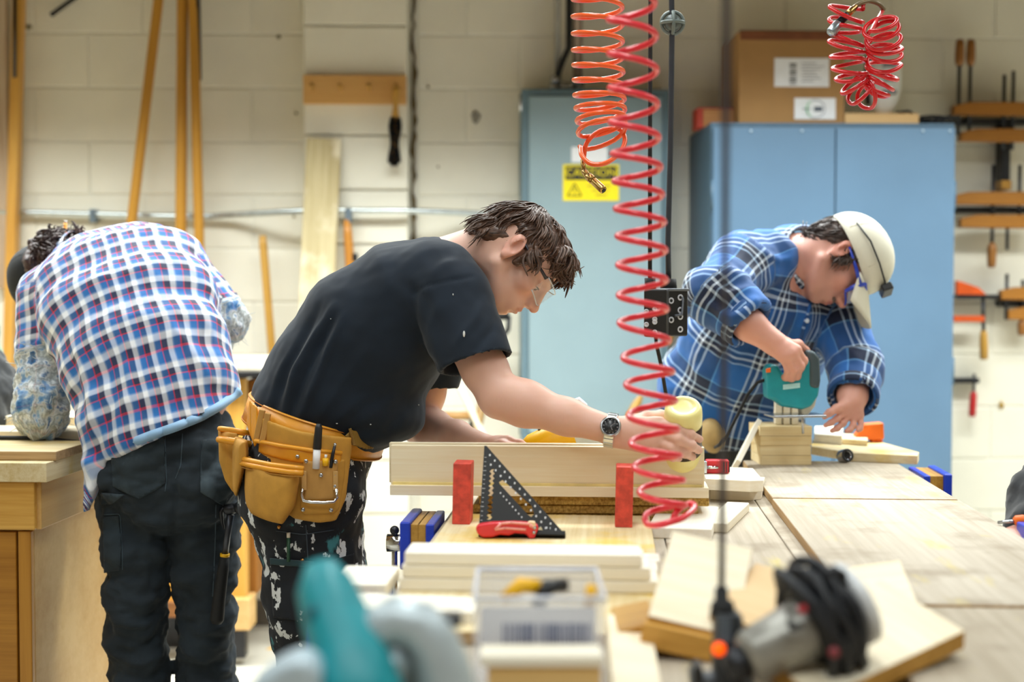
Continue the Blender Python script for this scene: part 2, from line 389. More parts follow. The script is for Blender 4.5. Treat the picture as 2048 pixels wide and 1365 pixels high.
tp = W(924, 900, .2); mb = MB(); mb.tube([r+V((.004, 0, .012)), r+V((.008, 0, -.01)), r.lerp(tp, .5)+V((.012, 0, 0)), tp], .008, 8); mb.tube([l+V((-.002, 0, .012)), l+V((-.006, 0, -.01)), tp], .008, 8); mb.build('yoke', BLACK, o2)
fl = V(tp); fl.z = .0; MB().tube([fl, tp], .016, 10).build('shaft', HANDLE, o2); MB().box(fl+V((0, 0, .12)), (.18, .01, .24), RW).build('blade', DARKST, o2, bevel=.004)
# pole leaning behind the coiled hose
f = to_floor(1402, 545, 1262, 800, .0); a = W(1402, 545, .04); f += WN*.5
o = stick('broom_handle', 'dark ochre broom handle leaning by the grey cabinet', 'pole', f, a.lerp(f, -.03), .017, HANDLE)
f2 = W(1262, 900, .2)
# ------------------------------------------------------------------ electrical panel
PGREY = M('panel_grey', '#899EA4', .42, var=.04, scale=4); PFRAME = M('panel_frame', '#637B85', .45, var=.04)
def boxw(px0, py0, px1, py1, off_front, depth): # box parallel to the wall, its front face seen between the two pixels
    a = wl(W(px0, py0, off_front)); b = wl(W(px1, py1, off_front))
    return WP((a[0]+b[0])/2, off_front-depth/2, (a[2]+b[2])/2), (abs(b[0]-a[0]), depth, abs(a[2]-b[2]))
o = thing('electrical_panel', W(1190, 870, .1), 'tall grey electrical panel with yellow caution sign', 'electrical panel')
c, s_ = boxw(1043, 178, 1336, 880, .2, .2); MB().box(c, s_, RW).build('housing', PFRAME, o, bevel=.004)
c, s_ = boxw(1058, 192, 1322, 866, .212, .014); MB().box(c, s_, RW).build('door', PGREY, o, bevel=.003)
for py in (205, 560):
    q = W(1042, py, .19); MB().cyl(q-ZZ*.03, q+ZZ*.03, .008).build('hinge', STEEL, o)
for px in (1108, 1126, 1140, 1158): MB().cyl(W(px, 182, .11), W(px, 165, .11), .017).build('conduit_hub', STEEL, o)
c, s_ = boxw(1143, 294, 1215, 325, .2135, .0015); MB().box(c, s_, RW).build('label', WHITE, o)
def text(name, body, c, R, size, mat, parent, ext=.0008, align='CENTER', sx=1, bold=0):
    cu = bpy.data.curves.new(name, 'FONT'); cu.body = body; cu.size = size; cu.align_x = align; cu.align_y = 'CENTER'; cu.extrude = ext; cu.offset = bold; cu.space_character = 1.06
    t = bpy.data.objects.new(name, cu); COL.objects.link(t); dg = bpy.context.evaluated_depsgraph_get()
    me = bpy.data.meshes.new_from_object(t.evaluated_get(dg)); bpy.data.objects.remove(t)
    o = bpy.data.objects.new(name, me); COL.objects.link(o); me.materials.clear(); me.materials.append(mat); o.parent = parent
    Rm = R.to_4x4(); o.matrix_local = Matrix.Translation(V(c)-wloc(parent)) @ Rm @ Matrix.Diagonal((sx, 1, 1, 1)); return o
RT = Matrix((WS_, ZZ, WN)).transposed()           # text standing on the wall
YSIGN = M('sign_yellow', '#F5DF1A', .4, var=.02)
c, s_ = boxw(1126, 329, 1238, 402, .2145, .0025); sg = MB().box(c, s_, RW).build('caution_sign', YSIGN, o, bevel=.001)
c, s_ = boxw(1131, 333, 1234, 360, .2155, .001); MB().box(c, s_, RW).build('sign_band', INK, sg)
text('lettering', 'CAUTION', W(1182, 346, .2157), RT, S(21.5, 5.25), YSIGN, sg, bold=.0, sx=1.0)
mb = MB(); q = W(1149, 381, .2146); tr = [(-.026, -.02), (.026, -.02), (0, .025)]
for i in range(3): 
    a = q+RT@V((*tr[i], 0)); b = q+RT@V((*tr[(i+1) % 3], 0)); mb.tube([a, b], .0022, 5)
mb.tube([q+RT@V((0, .01, 0)), q+RT@V((0, -.006, 0))], .0022, 5); mb.sphere(q+RT@V((0, -.013, 0)), .0026, nu=6, nv=5); mb.build('warning_triangle', INK, sg)
mb = MB()
for k in range(3): mb.box(W(1198+k*2, 372+k*9, .2149), (S(46-k*12, 5.25), .0006, .006), RW)
mb.build('small_print', M('faded_ink', '#B7A51A', .6), sg)
def pipe(label, px, r, mat, off, z0, name='conduit_pipe', bend=None):
    a = W(px, z0, off); t = V(a); t.z = 3.4; o = thing(name, a, label, 'pipe', None)
    pts = [a]+([W(*bend[0], off), W(*bend[1], off)] if bend else [])
    t.x, t.y = pts[-1].x, pts[-1].y
    MB().tube(pts+[t], r, 10).build('pipe', mat, o); q = a.lerp(t, .04); MB().cyl(a, a+V((0, 0, .03)), r*1.35).build('coupling', STEEL, o); return o
pipe('thin grey conduit rising from the panel top, leftmost of three', 1115, .011, M('grey_pipe', '#8E8A80', .5, .3), .11, 168)
pipe('black cable curving up from the panel between two pipes', 1110, .012, RUBBER, .12, 168, 'black_cable', ((1122, 130), (1138, 95)))
pipe('stout brownish steel pipe rising from the panel beside orange hose', 1155, .018, M('brown_pipe', '#8D7A68', .45, .4), .11, 172)
# ------------------------------------------------------------------ grey-blue store cabinet
CABB = M('cabinet_blue_grey', '#5A7791', .4, var=.06, scale=3, spec=.6); CABD = M('cabinet_side', '#4B6579', .45, var=.06)
CD = .5                                          # depth of the cabinet
o = thing('storage_cabinet', W(1665, 1100, .2), 'tall blue-grey steel two-door cabinet behind the man in the cap', 'cabinet')
a = wl(W(1424, 240, CD)); b = wl(W(1915, 248, CD)); zt = .5*(a[2]+b[2]); c0, c1 = a[0], b[0]
MB().box(WP((c0+c1)/2, CD/2-.012, zt/2), (c1-c0, CD-.03, zt), RW).build('carcass', CABD, o, bevel=.004)
cm = wl(W(1671, 400, CD))[0]
for x0, x1 in ((c0+.006, cm-.002), (cm+.002, c1-.006)):
    d = MB().box(WP((x0+x1)/2, CD-.012, zt/2+.03), (x1-x0, .02, zt-.1), RW).build('door', CABB, o, bevel=.003)
    for z in (.35, 1.0, 1.62):
        xx = x0 if x0 < cm-.1 else x1; MB().cyl(WP(xx, CD-.012, z-.05), WP(xx, CD-.012, z+.05), .009, n=8).build('hinge', CABD, d)
for px in (1502, 1604, 1900, 1846): MB().sphere(W(px, 262, CD+.001), (.005, .003, .005), nu=8, nv=6).build('rivet', M('rivet', '#AFC3D2', .3, .5), o)
hb = MB().box(WP(cm+.05, CD+.01, 1.0), (.02, .02, .14), RW).build('handle', CHROME, o, bevel=.004)
ZT = zt
def on_cab(px, off): # point on the cabinet's top under that pixel column
    p = W(px, 500, off); p.z = ZT; return p
# cardboard box
CARD = M('cardboard', '#A67D4A', .75, var=.06, scale=8)
bo = .42; a = wl(W(1478, 60, bo)); b = wl(W(1690, 60, bo)); bh = wl(W(1500, 62, bo))[2]-ZT
o = thing('cardboard_box', on_cab(1580, .3), 'large brown cardboard box with white shipping labels on the cabinet', 'box')
o.location = WP((a[0]+b[0])/2, bo-.16, ZT)
ctr = WP((a[0]+b[0])/2, bo-.16, ZT+bh/2); MB().box(ctr, (b[0]-a[0], .32, bh), RW).build('carton', CARD, o, bevel=.004)
FL = M('cardboard_edge', '#86582F', .8)
MB().box(WP((a[0]+b[0])/2, bo-.16, ZT+bh+.002), (b[0]-a[0]-.01, .31, .004), RW).build('flap', FL, o)
MB().box(WP((a[0]+b[0])/2, bo+.0008, ZT+bh-.016), (b[0]-a[0]-.008, .0015, .03), RW).build('tape', M('brown_tape', '#7C4A30', .35), o)
c, s_ = boxw(1549, 116, 1658, 174, bo+.0015, .001); lb = MB().box(c, s_, RW).build('shipping_label', WHITE, o)
mb = MB()
for k in range(9): c, s_ = boxw(1579, 127+k*5, 1593, 127+k*5+(2 if k % 3 else 3.4), bo+.0022, .0006); mb.box(c, s_, RW)
mb.build('barcode', INK, lb)
mb = MB()
for k in range(7):
    x = 1602+random.random()*8; c, s_ = boxw(x, 126+k*6, x+20+random.random()*26, 127.6+k*6, bo+.0022, .0006); mb.box(c, s_, RW)
mb.build('print', M('grey_ink', '#8E9098', .6), lb)
c, s_ = boxw(1589, 196, 1671, 239, bo+.0015, .001); lb = MB().box(c, s_, RW).build('logo_label', WHITE, o)
q = W(1630, 218, bo+.0022); mb = MB()
mb.tube([q+RT@V((.032*math.cos(t)+.002, .032*math.sin(t), 0)) for t in np.linspace(PI*.62, PI*1.38, 12)], [.0015+.008*math.sin(PI*i/11) for i in range(12)], 6, flat=.12); mb.build('green_crescent', M('logo_green', '#25C04C', .5), lb)
mb = MB()
mb.tube([q+RT@V((.036*math.cos(t), .032*math.sin(t), 0)) for t in np.linspace(-PI*.6, PI*.6, 14)], .0012, 4); mb.box(q+RT@V((.012, 0, 0)), (.03, .0012, .016), RW); mb.box(q+RT@V((-.03, 0, 0)), (.03, .0012, .003), RW); mb.build('print', M('grey_print', '#5C6470', .6), lb)
# board with a red painted end, on the cabinet and sticking out to the left
o = thing('red_ended_board', on_cab(1440, .35), 'short board with red painted end beside the cardboard box', 'board')
c, s_ = boxw(1394, 208, 1476, 246, .3, .05); c.z = ZT+s_[2]/2; o.location = V((c.x, c.y, ZT))
s_ = (s_[0]+.06, .1, s_[2]); MB().box(c+WS_*.03, s_, RW).build('board', wood('red_end_wood', '#C08A58', '#9A6238'), o, bevel=.003)
mb = MB(); cc = c+WS_*.03-WS_*(s_[0]/2-.008); mb.box(cc, (.022, .104, s_[2]+.004), RW); mb.build('painted_end', M('rust_red', '#A8331C', .5), o, bevel=.002)
mb = MB(); mb.box(c+WS_*.03+ZZ*(s_[2]/2), (s_[0], .102, .006), RW); mb.build('painted_edge', M('rust_red2', '#9A3A22', .5), o)
# plank and cables on the cabinet
o = thing('pine_offcut', on_cab(1760, .3), 'flat pine offcut lying on top of the cabinet', 'offcut')
c, s_ = boxw(1690, 217, 1838, 240, .42, .12); c.z = ZT+s_[2]/2+.001; o.location = V((c.x, c.y, ZT)); MB().box(c, s_, RW).build('plank', wood('offcut_pine', '#E3BE8A', '#CFA46A'), o, bevel=.002)
zp = c.z+s_[2]/2
o = thing('face_guard', WP(wx(1765), .3, zp), 'white plastic face guard with black strap standing on the cabinet', 'face guard')
q = W(1766, 160, .33); mb = MB(); hgt = (q.z-zp)
mb.sphere(V((q.x, q.y, zp+hgt)), (S(38, 5.1), .05, hgt), RW, 20, 14); mb.build('shell', M('white_shell', '#E8E9E6', .35, var=.03), o)
for dz, wv in ((.045, .05), (-.005, .04), (-.05, .05)):
    MB().box(V((q.x+.012, q.y-.048, zp+hgt+dz)), (wv, .016, .014), RW).build('vent', M('vent_grey', '#7F8388', .6), o, bevel=.003)
mb = MB(); mb.tube([V((q.x-.058, q.y-.02, zp+hgt*1.7)), V((q.x-.066, q.y-.03, zp+hgt)), V((q.x-.058, q.y-.02, zp+hgt*.3))], .01, 8, flat=.5); mb.build('strap', BLACK, o)
o = thing('cable_tangle', on_cab(1860, .3), 'tangle of thin black cable at the cabinet top edge', 'cable')
mb = MB(); pts = []
q = on_cab(1868, .36)
for i in range(70):
    t = i*.42; pts.append(q+WS_*((.085-.0006*i)*math.cos(t)+.02*math.sin(i*.31))+WN*(.05*math.sin(t))+ZZ*(.006+.028*abs(math.sin(t*.7+1))))
mb.tube(pts, .004, 6); mb.tube([on_cab(1790, .38)+ZZ*.047, on_cab(1815, .4)+ZZ*.05, on_cab(1842, .4)+ZZ*.02, q+ZZ*.01], .006, 6); mb.build('cable', RUBBER, o)
# ------------------------------------------------------------------ clamps on the wall at the right
def handscrew(y0, y1, x0, label, screws, off=.1, slope=0.0, x1=2075):
    ys = (y0, y1); o = thing('hand_screw_clamp', W(x0+20, y1, 0), label, 'clamp', 'wooden hand screws on the wall')
    ends = []
    for k, y in enumerate(ys):
        a = W(x0+(14 if k else 0), y, off); b = W(x1, y+slope*(x1-x0), off); t = (b-a)
        MB().prism([(0, -.022), (t.length, -.026), (t.length, .026), (.06, .026), (0, .012)], a-WN*.02, Matrix((t.normalized(), WN.cross(t.normalized()), WN)).transposed(), .042).build('jaw', JAWW, o, bevel=.003)
    MB().box((W(x0, (y0+y1)/2, .04)+W(x1, (y0+y1)/2, .04))/2, ((W(x1, y0)-W(x0, y0)).length, .08, .024), RW).build('hanging_bar', DARKST, o)
    for px, ya, yb, hand, hl in screws:
        a = W(px, ya, off+.003); b = W(px+(ya-yb)*.02, yb, off+.003); MB().tube([a, b], .0072, 8).build('screw', DARKST, o)
        if hand:
            d = (b-a).normalized() if hand > 0 else (a-b).normalized(); q = b if hand > 0 else a
            h = MB().tube([q, q+d*.012, q+d*hl*.3, q+d*hl*.7, q+d*hl*.95, q+d*hl], [.009, .0165, .018, .017, .015, .008], 12).build('handle', wood('clamp_handle', '#A06A2E', '#6E4216', .45) if hl < .12 else HANDLE, o)
    return o
handscrew(219, 272, 1904, 'upper wooden hand screw clamp with two handles pointing up', [(1916, 270, 132, 1, .1), (1938, 270, 132, 1, .1), (2006, 300, 150, 0, 0), (2024, 300, 142, 0, 0)])
handscrew(398, 444, 1904, 'lower wooden hand screw clamp with handle pointing down', [(1987, 330, 486, 1, .095), (2040, 330, 440, 0, 0), (2014, 500, 430, 0, 0)])
handscrew(588, 628, 1999, 'small dark wooden hand screw at the right edge', [(2014, 548, 640, 0, 0), (2046, 560, 640, 1, .06)], off=.09)
o = thing('wall_bracket', W(2004, 330, 0), 'flat black iron bracket between the wooden hand screws', 'bracket')
MB().box((W(2006, 240, .035)+W(2006, 365, .035))/2, (.032, .07, S(130, 5.3)), RW).build('arm', DARKST, o, bevel=.003)
MB().box(W(2003, 372, .05), (.04, .1, .035), RW).build('wood_block', HANDLE, o, bevel=.003)
OR = M('orange_clamp', '#D8561A', .4, var=.1)
o = thing('orange_bar_clamp', W(1950, 720, 0), 'orange bar clamp with wooden handle hanging beside the cabinet', 'clamp')
mb = MB(); mb.prism([(0, 0), (.12, -.003), (.085, .028), (.02, .05), (0, .055)], W(1908, 590, .07), RT, .03); mb.build('jaw', OR, o, bevel=.004)
mb = MB(); mb.box(W(1936, 638, .085), (.12, .03, .024), RW); mb.build('jaw', OR, o, bevel=.004)
MB().box((W(1905, 594, .05)+W(2060, 594, .05))/2, (.3, .1, .017), RW).build('bar', DARKST, o)
a = W(1966, 596, .085); b = W(1967, 662, .085); c = W(1968, 720, .085); MB().tube([a, b], .0075, 8).build('screw', DARKST, o)
MB().tube([b, b.lerp(c, .1), b.lerp(c, .5), b.lerp(c, .95), c], [.011, .014, .0165, .0155, .009], 12).build('handle', HANDLE, o)
o = thing('red_handle_clamp', W(1943, 835, 0), 'small black clamp with red handle low on the wall', 'clamp')
MB().box((W(1904, 761, .03)+W(1952, 761, .03))/2, (.1, .06, .02), RW).build('bar', DARKST, o, bevel=.002)
a = W(1949, 748, .06); b = W(1947, 784, .06); c = W(1944, 834, .06); MB().tube([a, b], .006, 8).build('screw', DARKST, o)
MB().tube([b, b.lerp(c, .1), b.lerp(c, .9), c], [.008, .0135, .014, .01], 12).build('handle', M('red_handle', '#B52222', .4), o)
# ------------------------------------------------------------------ main two-sided workbench
ZB = .842; ZT_ = .86
def rb(mb, s0, s1, t0, t1, z0, z1): return mb.box(BP((s0+s1)/2, (t0+t1)/2, (z0+z1)/2), (abs(s1-s0), abs(t1-t0), abs(z1-z0)), RB)
o = bench = thing('workbench', BP(.2, 2.2, 0), 'long two-sided wooden workbench the young man works at', 'workbench')
bs = np.linspace(-.315, .725, 6)
for i in range(5): rb(MB(), bs[i]+.001, bs[i+1]-.001, .8, 3.58, ZB-.05, ZB).build('plank', WORN, o, bevel=.002)
for s0 in (-.27, .66): rb(MB(), s0, s0+.03, .9, 3.5, ZB-.19, ZB-.05).build('apron', OCHRE, o, bevel=.002)
for t in (.95, 3.42):
    rb(MB(), -.24, .66, t, t+.03, ZB-.19, ZB-.05).build('apron', OCHRE, o, bevel=.002)
    for s0 in (-.24, .57): rb(MB(), s0, s0+.09, t-.03, t+.06, 0, ZB-.05).build('leg', OCHRE, o, bevel=.003)
rb(MB(), -.2, .6, 1.0, 3.4, .2, .23).build('shelf', PLY, o)
def btop(label, s0, s1, t0, t1, z0=ZB, th=.018, mat=WORN, name='bench_board', cat='board', group=None, rot=0):
    mb = MB(); mb.box(BP((s0+s1)/2, (t0+t1)/2, z0+th/2), (s1-s0, t1-t0, th), RB @ Rz(rot))
    return tag(mb.build(name, mat, None, bevel=.0025, origin=BP((s0+s1)/2, (t0+t1)/2, z0), edge=PEDGE if name == 'bench_board' else None), label, cat, group)
btop('worn plywood sheet on the right side of the bench, farthest one', .336, .71, 2.936, 3.575)
btop('worn plywood sheet on the right side, middle of the three', .334, .712, 1.948, 2.922, mat=wood('worn_top_two', '#C5BBAB', '#A69986', .75, .7, stain='#9A8C79', bmp=.3, stain2='#D2BE62'))
btop('worn plywood sheet on the right side, nearest of the three', .33, .705, .95, 1.930)
btop('glue-stained plywood sheet under the square and utility knife', -.297, .078, 1.75, 2.68, mat=GLUEY)
# plywood sheets the pine assembly rests on
PE = wood('ply_edge', '#C9A75A', '#7C5A24', .6, 1.5, grainy=.8)
for k in range(3):
    btop(['lowest thin plywood sheet under the pine boards', 'second thin plywood sheet under the pine boards', 'topmost thin plywood sheet under the pine boards'][k],
         -.27+.012*k, .19-.02*(k == 1), 2.69+.006*(k == 1), 3.35, ZB+.0175*k, .0165, mat=PE, name='plywood_sheet', cat='plywood', group='plywood sheets under the pine assembly')
ZP = ZB+.0525
# ------------------------------------------------------------------ pine assembly being glued
o = thing('pine_assembly', P(1090, 1003, 2.68), 'long pine board glued upright on a ledger, held by red blocks', 'board')
oz = ZP; o.location.z = oz
c0 = P(1093, 1003, 2.7); sC = c0.dot(BS); tC = c0.dot(BT); hl = .298
rb(MB(), sC-hl, sC+hl+.008, tC-.02, tC+.075, oz, oz+.019).build('ledger', PINE, o, bevel=.001)
rb(MB(), sC-hl, sC+hl, tC-.008, tC+.011, oz+.019, oz+.094).build('upright_board', KNOT, o, bevel=.001)
rb(MB(), sC-hl-.006, sC+hl-.004, tC+.012, tC+.03, oz+.02, oz+.097).build('back_board', PINE, o, bevel=.001)
mb = MB(); rb(mb, sC-hl+.004, sC+hl-.004, tC-.0125, tC-.008, oz+.019, oz+.024); mb.build('glue_bead', M('glue', '#E9D58E', .25), o)
for k, (x0, y0, x1, y1) in enumerate(((905, 928, 941, 1050), (1231, 935, 1266, 1056))):
    d = Pz((x0+x1)/2, y1, ZT_).y; b = Pz((x0+x1)/2, y1, ZT_); h = S(y1-y0, d)*1.01
    mb = MB(); mb.box(b+BT*.03+ZZ*h/2, (S(x1-x0, d), .058, h), RB @ Ry(1.2))
    tag(mb.build('spacer_block', REDP, None, bevel=.0015, origin=b), ['red painted wooden block standing by the speed square', 'red painted wooden block standing under the red coiled hose'][k], 'block', 'red painted spacer blocks')
# ------------------------------------------------------------------ speed square, utility knife
A = Pz(957, 1073, ZT_+.001); Bq = Pz(1131, 1076, ZT_+.001); Cq = P(957, 893, A.y+.088)
ux = (Bq-A).normalized(); uy = (Cq-A); uy = (uy-ux*uy.dot(ux)); H_ = uy.length; uy.normalize(); uz = ux.cross(uy); Lq = (Bq-A).length
RS = Matrix((ux, uy, uz)).transposed()
o = thing('speed_square', A, 'black triangular speed square leaning against the red block', 'square')
SQ = M('square_black', '#08090A', .6, .0, .15, 60, .1)
def bmesh_plate(outer, holes, c, R, th):         # flat plate with true holes
    cu = bpy.data.curves.new('plate', 'CURVE'); cu.dimensions = '2D'; cu.fill_mode = 'BOTH'; cu.extrude = th/2
    for pl in [outer]+holes:
        s_ = cu.splines.new('POLY'); s_.points.add(len(pl)-1)
        for p_, q in zip(s_.points, pl): p_.co = (q[0], q[1], 0, 1)
        s_.use_cyclic_u = True
    t = bpy.data.objects.new('plate', cu); COL.objects.link(t); dg = bpy.context.evaluated_depsgraph_get()
    me = bpy.data.meshes.new_from_object(t.evaluated_get(dg)); bpy.data.objects.remove(t)
    mb = MB(); vs = [V(c)+R@V((v.co.x, v.co.y, v.co.z)) for v in me.vertices]; mb.add(vs, [list(p.vertices) for p in me.polygons], [V(v.co) for v in me.vertices]); return mb
def rect(x0, y0, x1, y1): return [(x0, y0), (x1, y0), (x1, y1), (x0, y1)]
holes = []
slot = [(.030, H_*.60), (.036, H_*.625), (Lq*.595, .058), (Lq*.63, .042), (Lq*.60, .036), (Lq*.56, .040), (.031, H_*.575)]
holes.append(slot)
comb = []; y = .030; n = 11; step = (H_*.77-.03)/n
lft = [(.0125+(.003 if i % 2 else -.001), y+step*(i/2)) for i in range(2*n)]; rgt = [(.0185+(.0035 if i % 2 else 0), y+step*(i/2)) for i in range(2*n)]
holes.append(lft[::-1]+rgt) 
pl = bmesh_plate([(0, 0), (Lq, 0), (Lq, .004), (.004, H_), (0, H_)], holes, A, RS, .0035); pl.build('plate', SQ, o)
mb = MB(); mb.box(A+RS@V((Lq/2, .004, .004)), (Lq, .008, .016), RS); mb.build('base_flange', SQ, o, bevel=.001)
mb = MB(); wm = M('square_marks', '#C9CCCE', .5)
hyp = V((Lq, -H_, 0)).normalized()
for i in range(15):
    p = V((.012, H_*.90, .002))+hyp*(i*.0142)+V((.0, 0, 0))
    for dd in (0, 1):
        c = p+V((-.0035, -.0042, 0))*dd*1.9+V((-.001, -.001, 0))
        if c.y > .012 and c.x > .005: mb.box(A+RS@c, (.0028, .0038, .0006), RS)
for i in range(9):
    c = V((.034, H_*.47, .002))+hyp*(i*.0085); 
    if c.y > .03: mb.box(A+RS@c, (.0022, .003, .0006), RS)
for i in range(16):
    c = V((.0035, .02+i*(H_*.8)/16, .002)); mb.box(A+RS@c, (.0035 if i % 4 else .006, .0008, .0006), RS)
for i in range(12): mb.box(A+RS@V((.03+i*.0085, .016, .002)), (.0012, .004 if i % 3 else .006, .0006), RS)
mb.build('scale_marks', wm, o)
def px_poly(pts, d, c=None):                     # outline given in pixels, standing up at depth d
    q = [P(x, y, d) for x, y in pts]; m = sum(q, V())/len(q); return [((p-m).x, (p-m).z) for p in q], m
RXZ = Matrix((V((1, 0, 0)), V((0, 0, 1)), V((0, -1, 0)))).transposed()   # local x,y -> world x,z ; thickness towards the viewer
def slab(name, pts, d, th, mat, par, bevel=.004, seg=3):
    pl, m = px_poly(pts, d); return MB().prism(pl, m+V((0, th/2, 0)), RXZ, th).build(name, mat, par, bevel=bevel, seg=seg)
KR = M('knife_red', '#D9142A', .3, var=.06, coat=.4); KP = M('knife_pink', '#F0A09A', .4)
d = Pz(1010, 1077, ZT_).y
o = thing('utility_knife', Pz(1010, 1077, ZT_), 'red utility knife lying in front of the speed square', 'knife')
slab('body', [(951, 1056), (958, 1048), (985, 1044), (1030, 1043), (1062, 1045), (1076, 1049), (1077, 1058), (1072, 1068), (1069, 1077), (1058, 1077), (1052, 1068), (1030, 1066), (1018, 1071), (1000, 1069), (985, 1074), (966, 1075), (955, 1067)], d, .019, KR, o, .004)
mb = MB(); R2 = .0105
for a, b in (((990, 1060), (1002, 1048)), ((1002, 1048), (1022, 1046)), ((1022, 1046), (1060, 1049)), ((1060, 1049), (1066, 1056)), ((990, 1060), (1010, 1057)), ((1010, 1057), (1052, 1060))): mb.tube([P(*a, d-R2), P(*b, d-R2)], .0024, 6)
mb.build('edge_line', KP, o)
mb = MB()
for x, y, r in ((1069, 1056, 4), (1068, 1066, 3.4)): mb.cyl(P(x, y, d-.008), P(x, y, d-.0112), S(r, d), n=12)
mb.build('screw', STEEL, o)
slab('blade_holder', [(1054, 1046), (1060, 1043), (1070, 1044), (1072, 1052), (1060, 1054)], d-.003, .017, M('holder_cream', '#E9C9A2', .5), o, .001)
slab('blade', [(1062, 1062), (1082, 1054), (1086, 1062), (1074, 1070)], d, .0012, STEEL, o, 0)
# ------------------------------------------------------------------ boards stacked near the square
WB = wood('whitewood', '#FAF5EA', '#F0E6D0', .55); rows = [(1.985, .075), (2.07, .07), (2.145, .06)]
lbl = ['lowest pale board at the front of the stack before the square', 'middle pale board at the front of the stack before the square', 'top pale board at the front of the stack before the square']
sA = Pz(795, 1190, ZT_).dot(BS); sB = Pz(1312, 1190, ZT_).dot(BS)
for k in range(3): btop(lbl[k], sA+.004*k-.002, sB-.012*k+.004, 1.985, 2.06, ZT_+.0185*k, .018, WB, 'stacked_board', 'board', 'pale boards stacked before the square')
for k in range(2): btop(['lower pale board behind the front stack of pale boards', 'upper pale board behind the front stack of pale boards'][k], sA+.018+.006*k, sB+.006-.02*k, 2.064, 2.135, ZT_+.0185*k, .018, WB, 'stacked_board', 'board', 'pale boards stacked before the square')
btop('single pale board lying flat nearest the speed square', sA+.035, sB+.012, 2.14, 2.20, ZT_, .018, WB, 'stacked_board', 'board', 'pale boards stacked before the square')
btop('short pale board across the trough beside the coiled hose end', .085, .2, 2.53, 2.80, ZB, .02, WB, 'pale_board', 'board', rot=-7)
btop('narrow pale board lying on the trough by the ledger end', .205, .25, 2.60, 2.87, ZB, .018, PALE, 'pale_board', 'board', rot=-14)
MB().tube([Pz(1325, 1085, ZB)+ZZ*.008, Pz(1322, 1105, ZB)+ZZ*.01, Pz(1316, 1120, ZB)+ZZ*.006], .007, 8)
o = tag(MB().tube([BP(.1, 2.33, ZB+.006), BP(.105, 2.4, ZB+.012), BP(.12, 2.47, ZB+.006)], [.004, .007, .004], 8).build('dark_rod', M('rust_brown', '#6B4636', .5, .3), None), 'dark brown rod lying in the trough beside the pale boards', 'rod')
# bench dogs / shaped offcuts in the trough
def pz_board(name, label, pts, z, th, mat, cat='offcut', group=None, bev=.0015):  # flat piece, its top outline seen in pixels
    q = [Pz(x, y, z+th) for x, y in pts]; m = sum(q, V())/len(q); m.z = z; pl = [((p-m).dot(BS), (p-m).dot(BT)) for p in q]
    o = MB().prism(pl, m, RB, th).build(name, mat, None, bevel=bev, origin=m); return tag(o, label, cat, group)
pz_board('shaped_offcut', 'lower cream offcut with a shaped end lying in the trough', [(1408, 958), (1440, 950), (1530, 955), (1523, 975), (1500, 978), (1420, 976)], ZB, .026, PALE)
pz_board('shaped_offcut', 'upper cream offcut with slanted end, on the other in trough', [(1405, 940), (1440, 934), (1506, 937), (1527, 961), (1500, 962), (1412, 958)], ZB+.026, .024, PALE)
zc = ZB+.05
o = thing('red_clamp_head', Pz(1432, 945, zc), 'small red clamp head with steel screw beside the pine board end', 'clamp'); q = Pz(1432, 948, zc)
mb = MB(); mb.box(q+V((.004, .012, .0145)), (.05, .03, .029), RB); mb.build('body', M('clamp_red', '#C9202B', .4), o, bevel=.004)
for k in range(3): MB().box(q+V((.016+.006*k, -.004, .0145)), (.002, .002, .022), RB).build('groove', INK, o)
MB().cyl(q+V((-.02, -.006, .014)), q+V((.004, -.006, .014)), .0035).build('screw', CHROME, o)
MB().box(q+V((-.024, -.0, .0145)), (.008, .024, .026), RB).build('pad', STEEL, o, bevel=.002)
# ------------------------------------------------------------------ yellow saw behind the assembly
zs = ZP; o = thing('yellow_saw', P(1140, 912, 2.97), 'yellow power saw with grey guard behind the pine board', 'power saw'); o.location.z = zs
dS = 3.0
a, b, c = P(1050, 903, dS), P(1098, 886, dS), P(1145, 872, dS)
MB().tube([a, a.lerp(b, .3), b, c, c+(c-b)*.05], [.022, .031, .035, .038, .036], 16).build('motor_housing', YELLOW, o)
MB().tube([a-(b-a)*.18, a+(b-a)*.05], [.02, .024], 14).build('end_cap', DARKST, o)
slab('handle', [(1076, 880), (1074, 862), (1086, 868), (1108, 862), (1106, 846), (1120, 850), (1122, 872)], dS, .03, YELLOW, o, .006)
slab('trigger', [(1078, 868), (1074, 852), (1082, 858), (1088, 868)], dS, .016, BLACK, o, .002)
g0 = P(1185, 880, dS); mb = MB(); ring = [g0+V((.056*math.cos(t), -.0, .056*math.sin(t))) for t in np.linspace(-.35, PI+.35, 22)]
mb.prism([(p.x-g0.x, p.z-g0.z) for p in ring], g0+V((0, .02, 0)), RXZ, .05); mb.build('guard', M('guard_grey', '#C6CFD2', .35, .3), o, bevel=.006)
mb = MB()
for k in range(5): t = .5+k*.5; mb.box(g0+V((.032*math.cos(t), -.031, .032*math.sin(t))), (.004, .004, .034), Ry(90-math.degrees(t)))
mb.build('guard_rib', M('rib_grey', '#8D979B', .4, .4), o)
mb = MB(); mb.box(V((g0.x+.02, g0.y-.01, zs+.004)), (.2, .12, .008)); mb.build('base_plate', STEEL, o, bevel=.002)
mb = MB(); mb.box(V((g0.x, g0.y+.01, zs+.03)), (.05, .04, .05)); mb.box(V((a.x+.06, a.y, zs+.02)), (.03, .03, .04)); mb.build('bracket', STEEL, o, bevel=.002)
slab('red_switch', [(1222, 902), (1250, 902), (1250, 912), (1222, 912)], dS-.08, .02, KR, o, .001)
mb = MB(); mb.box(P(1236, 918, dS-.06), (.02, .1, .012)); mb.build('arm', STEEL, o)
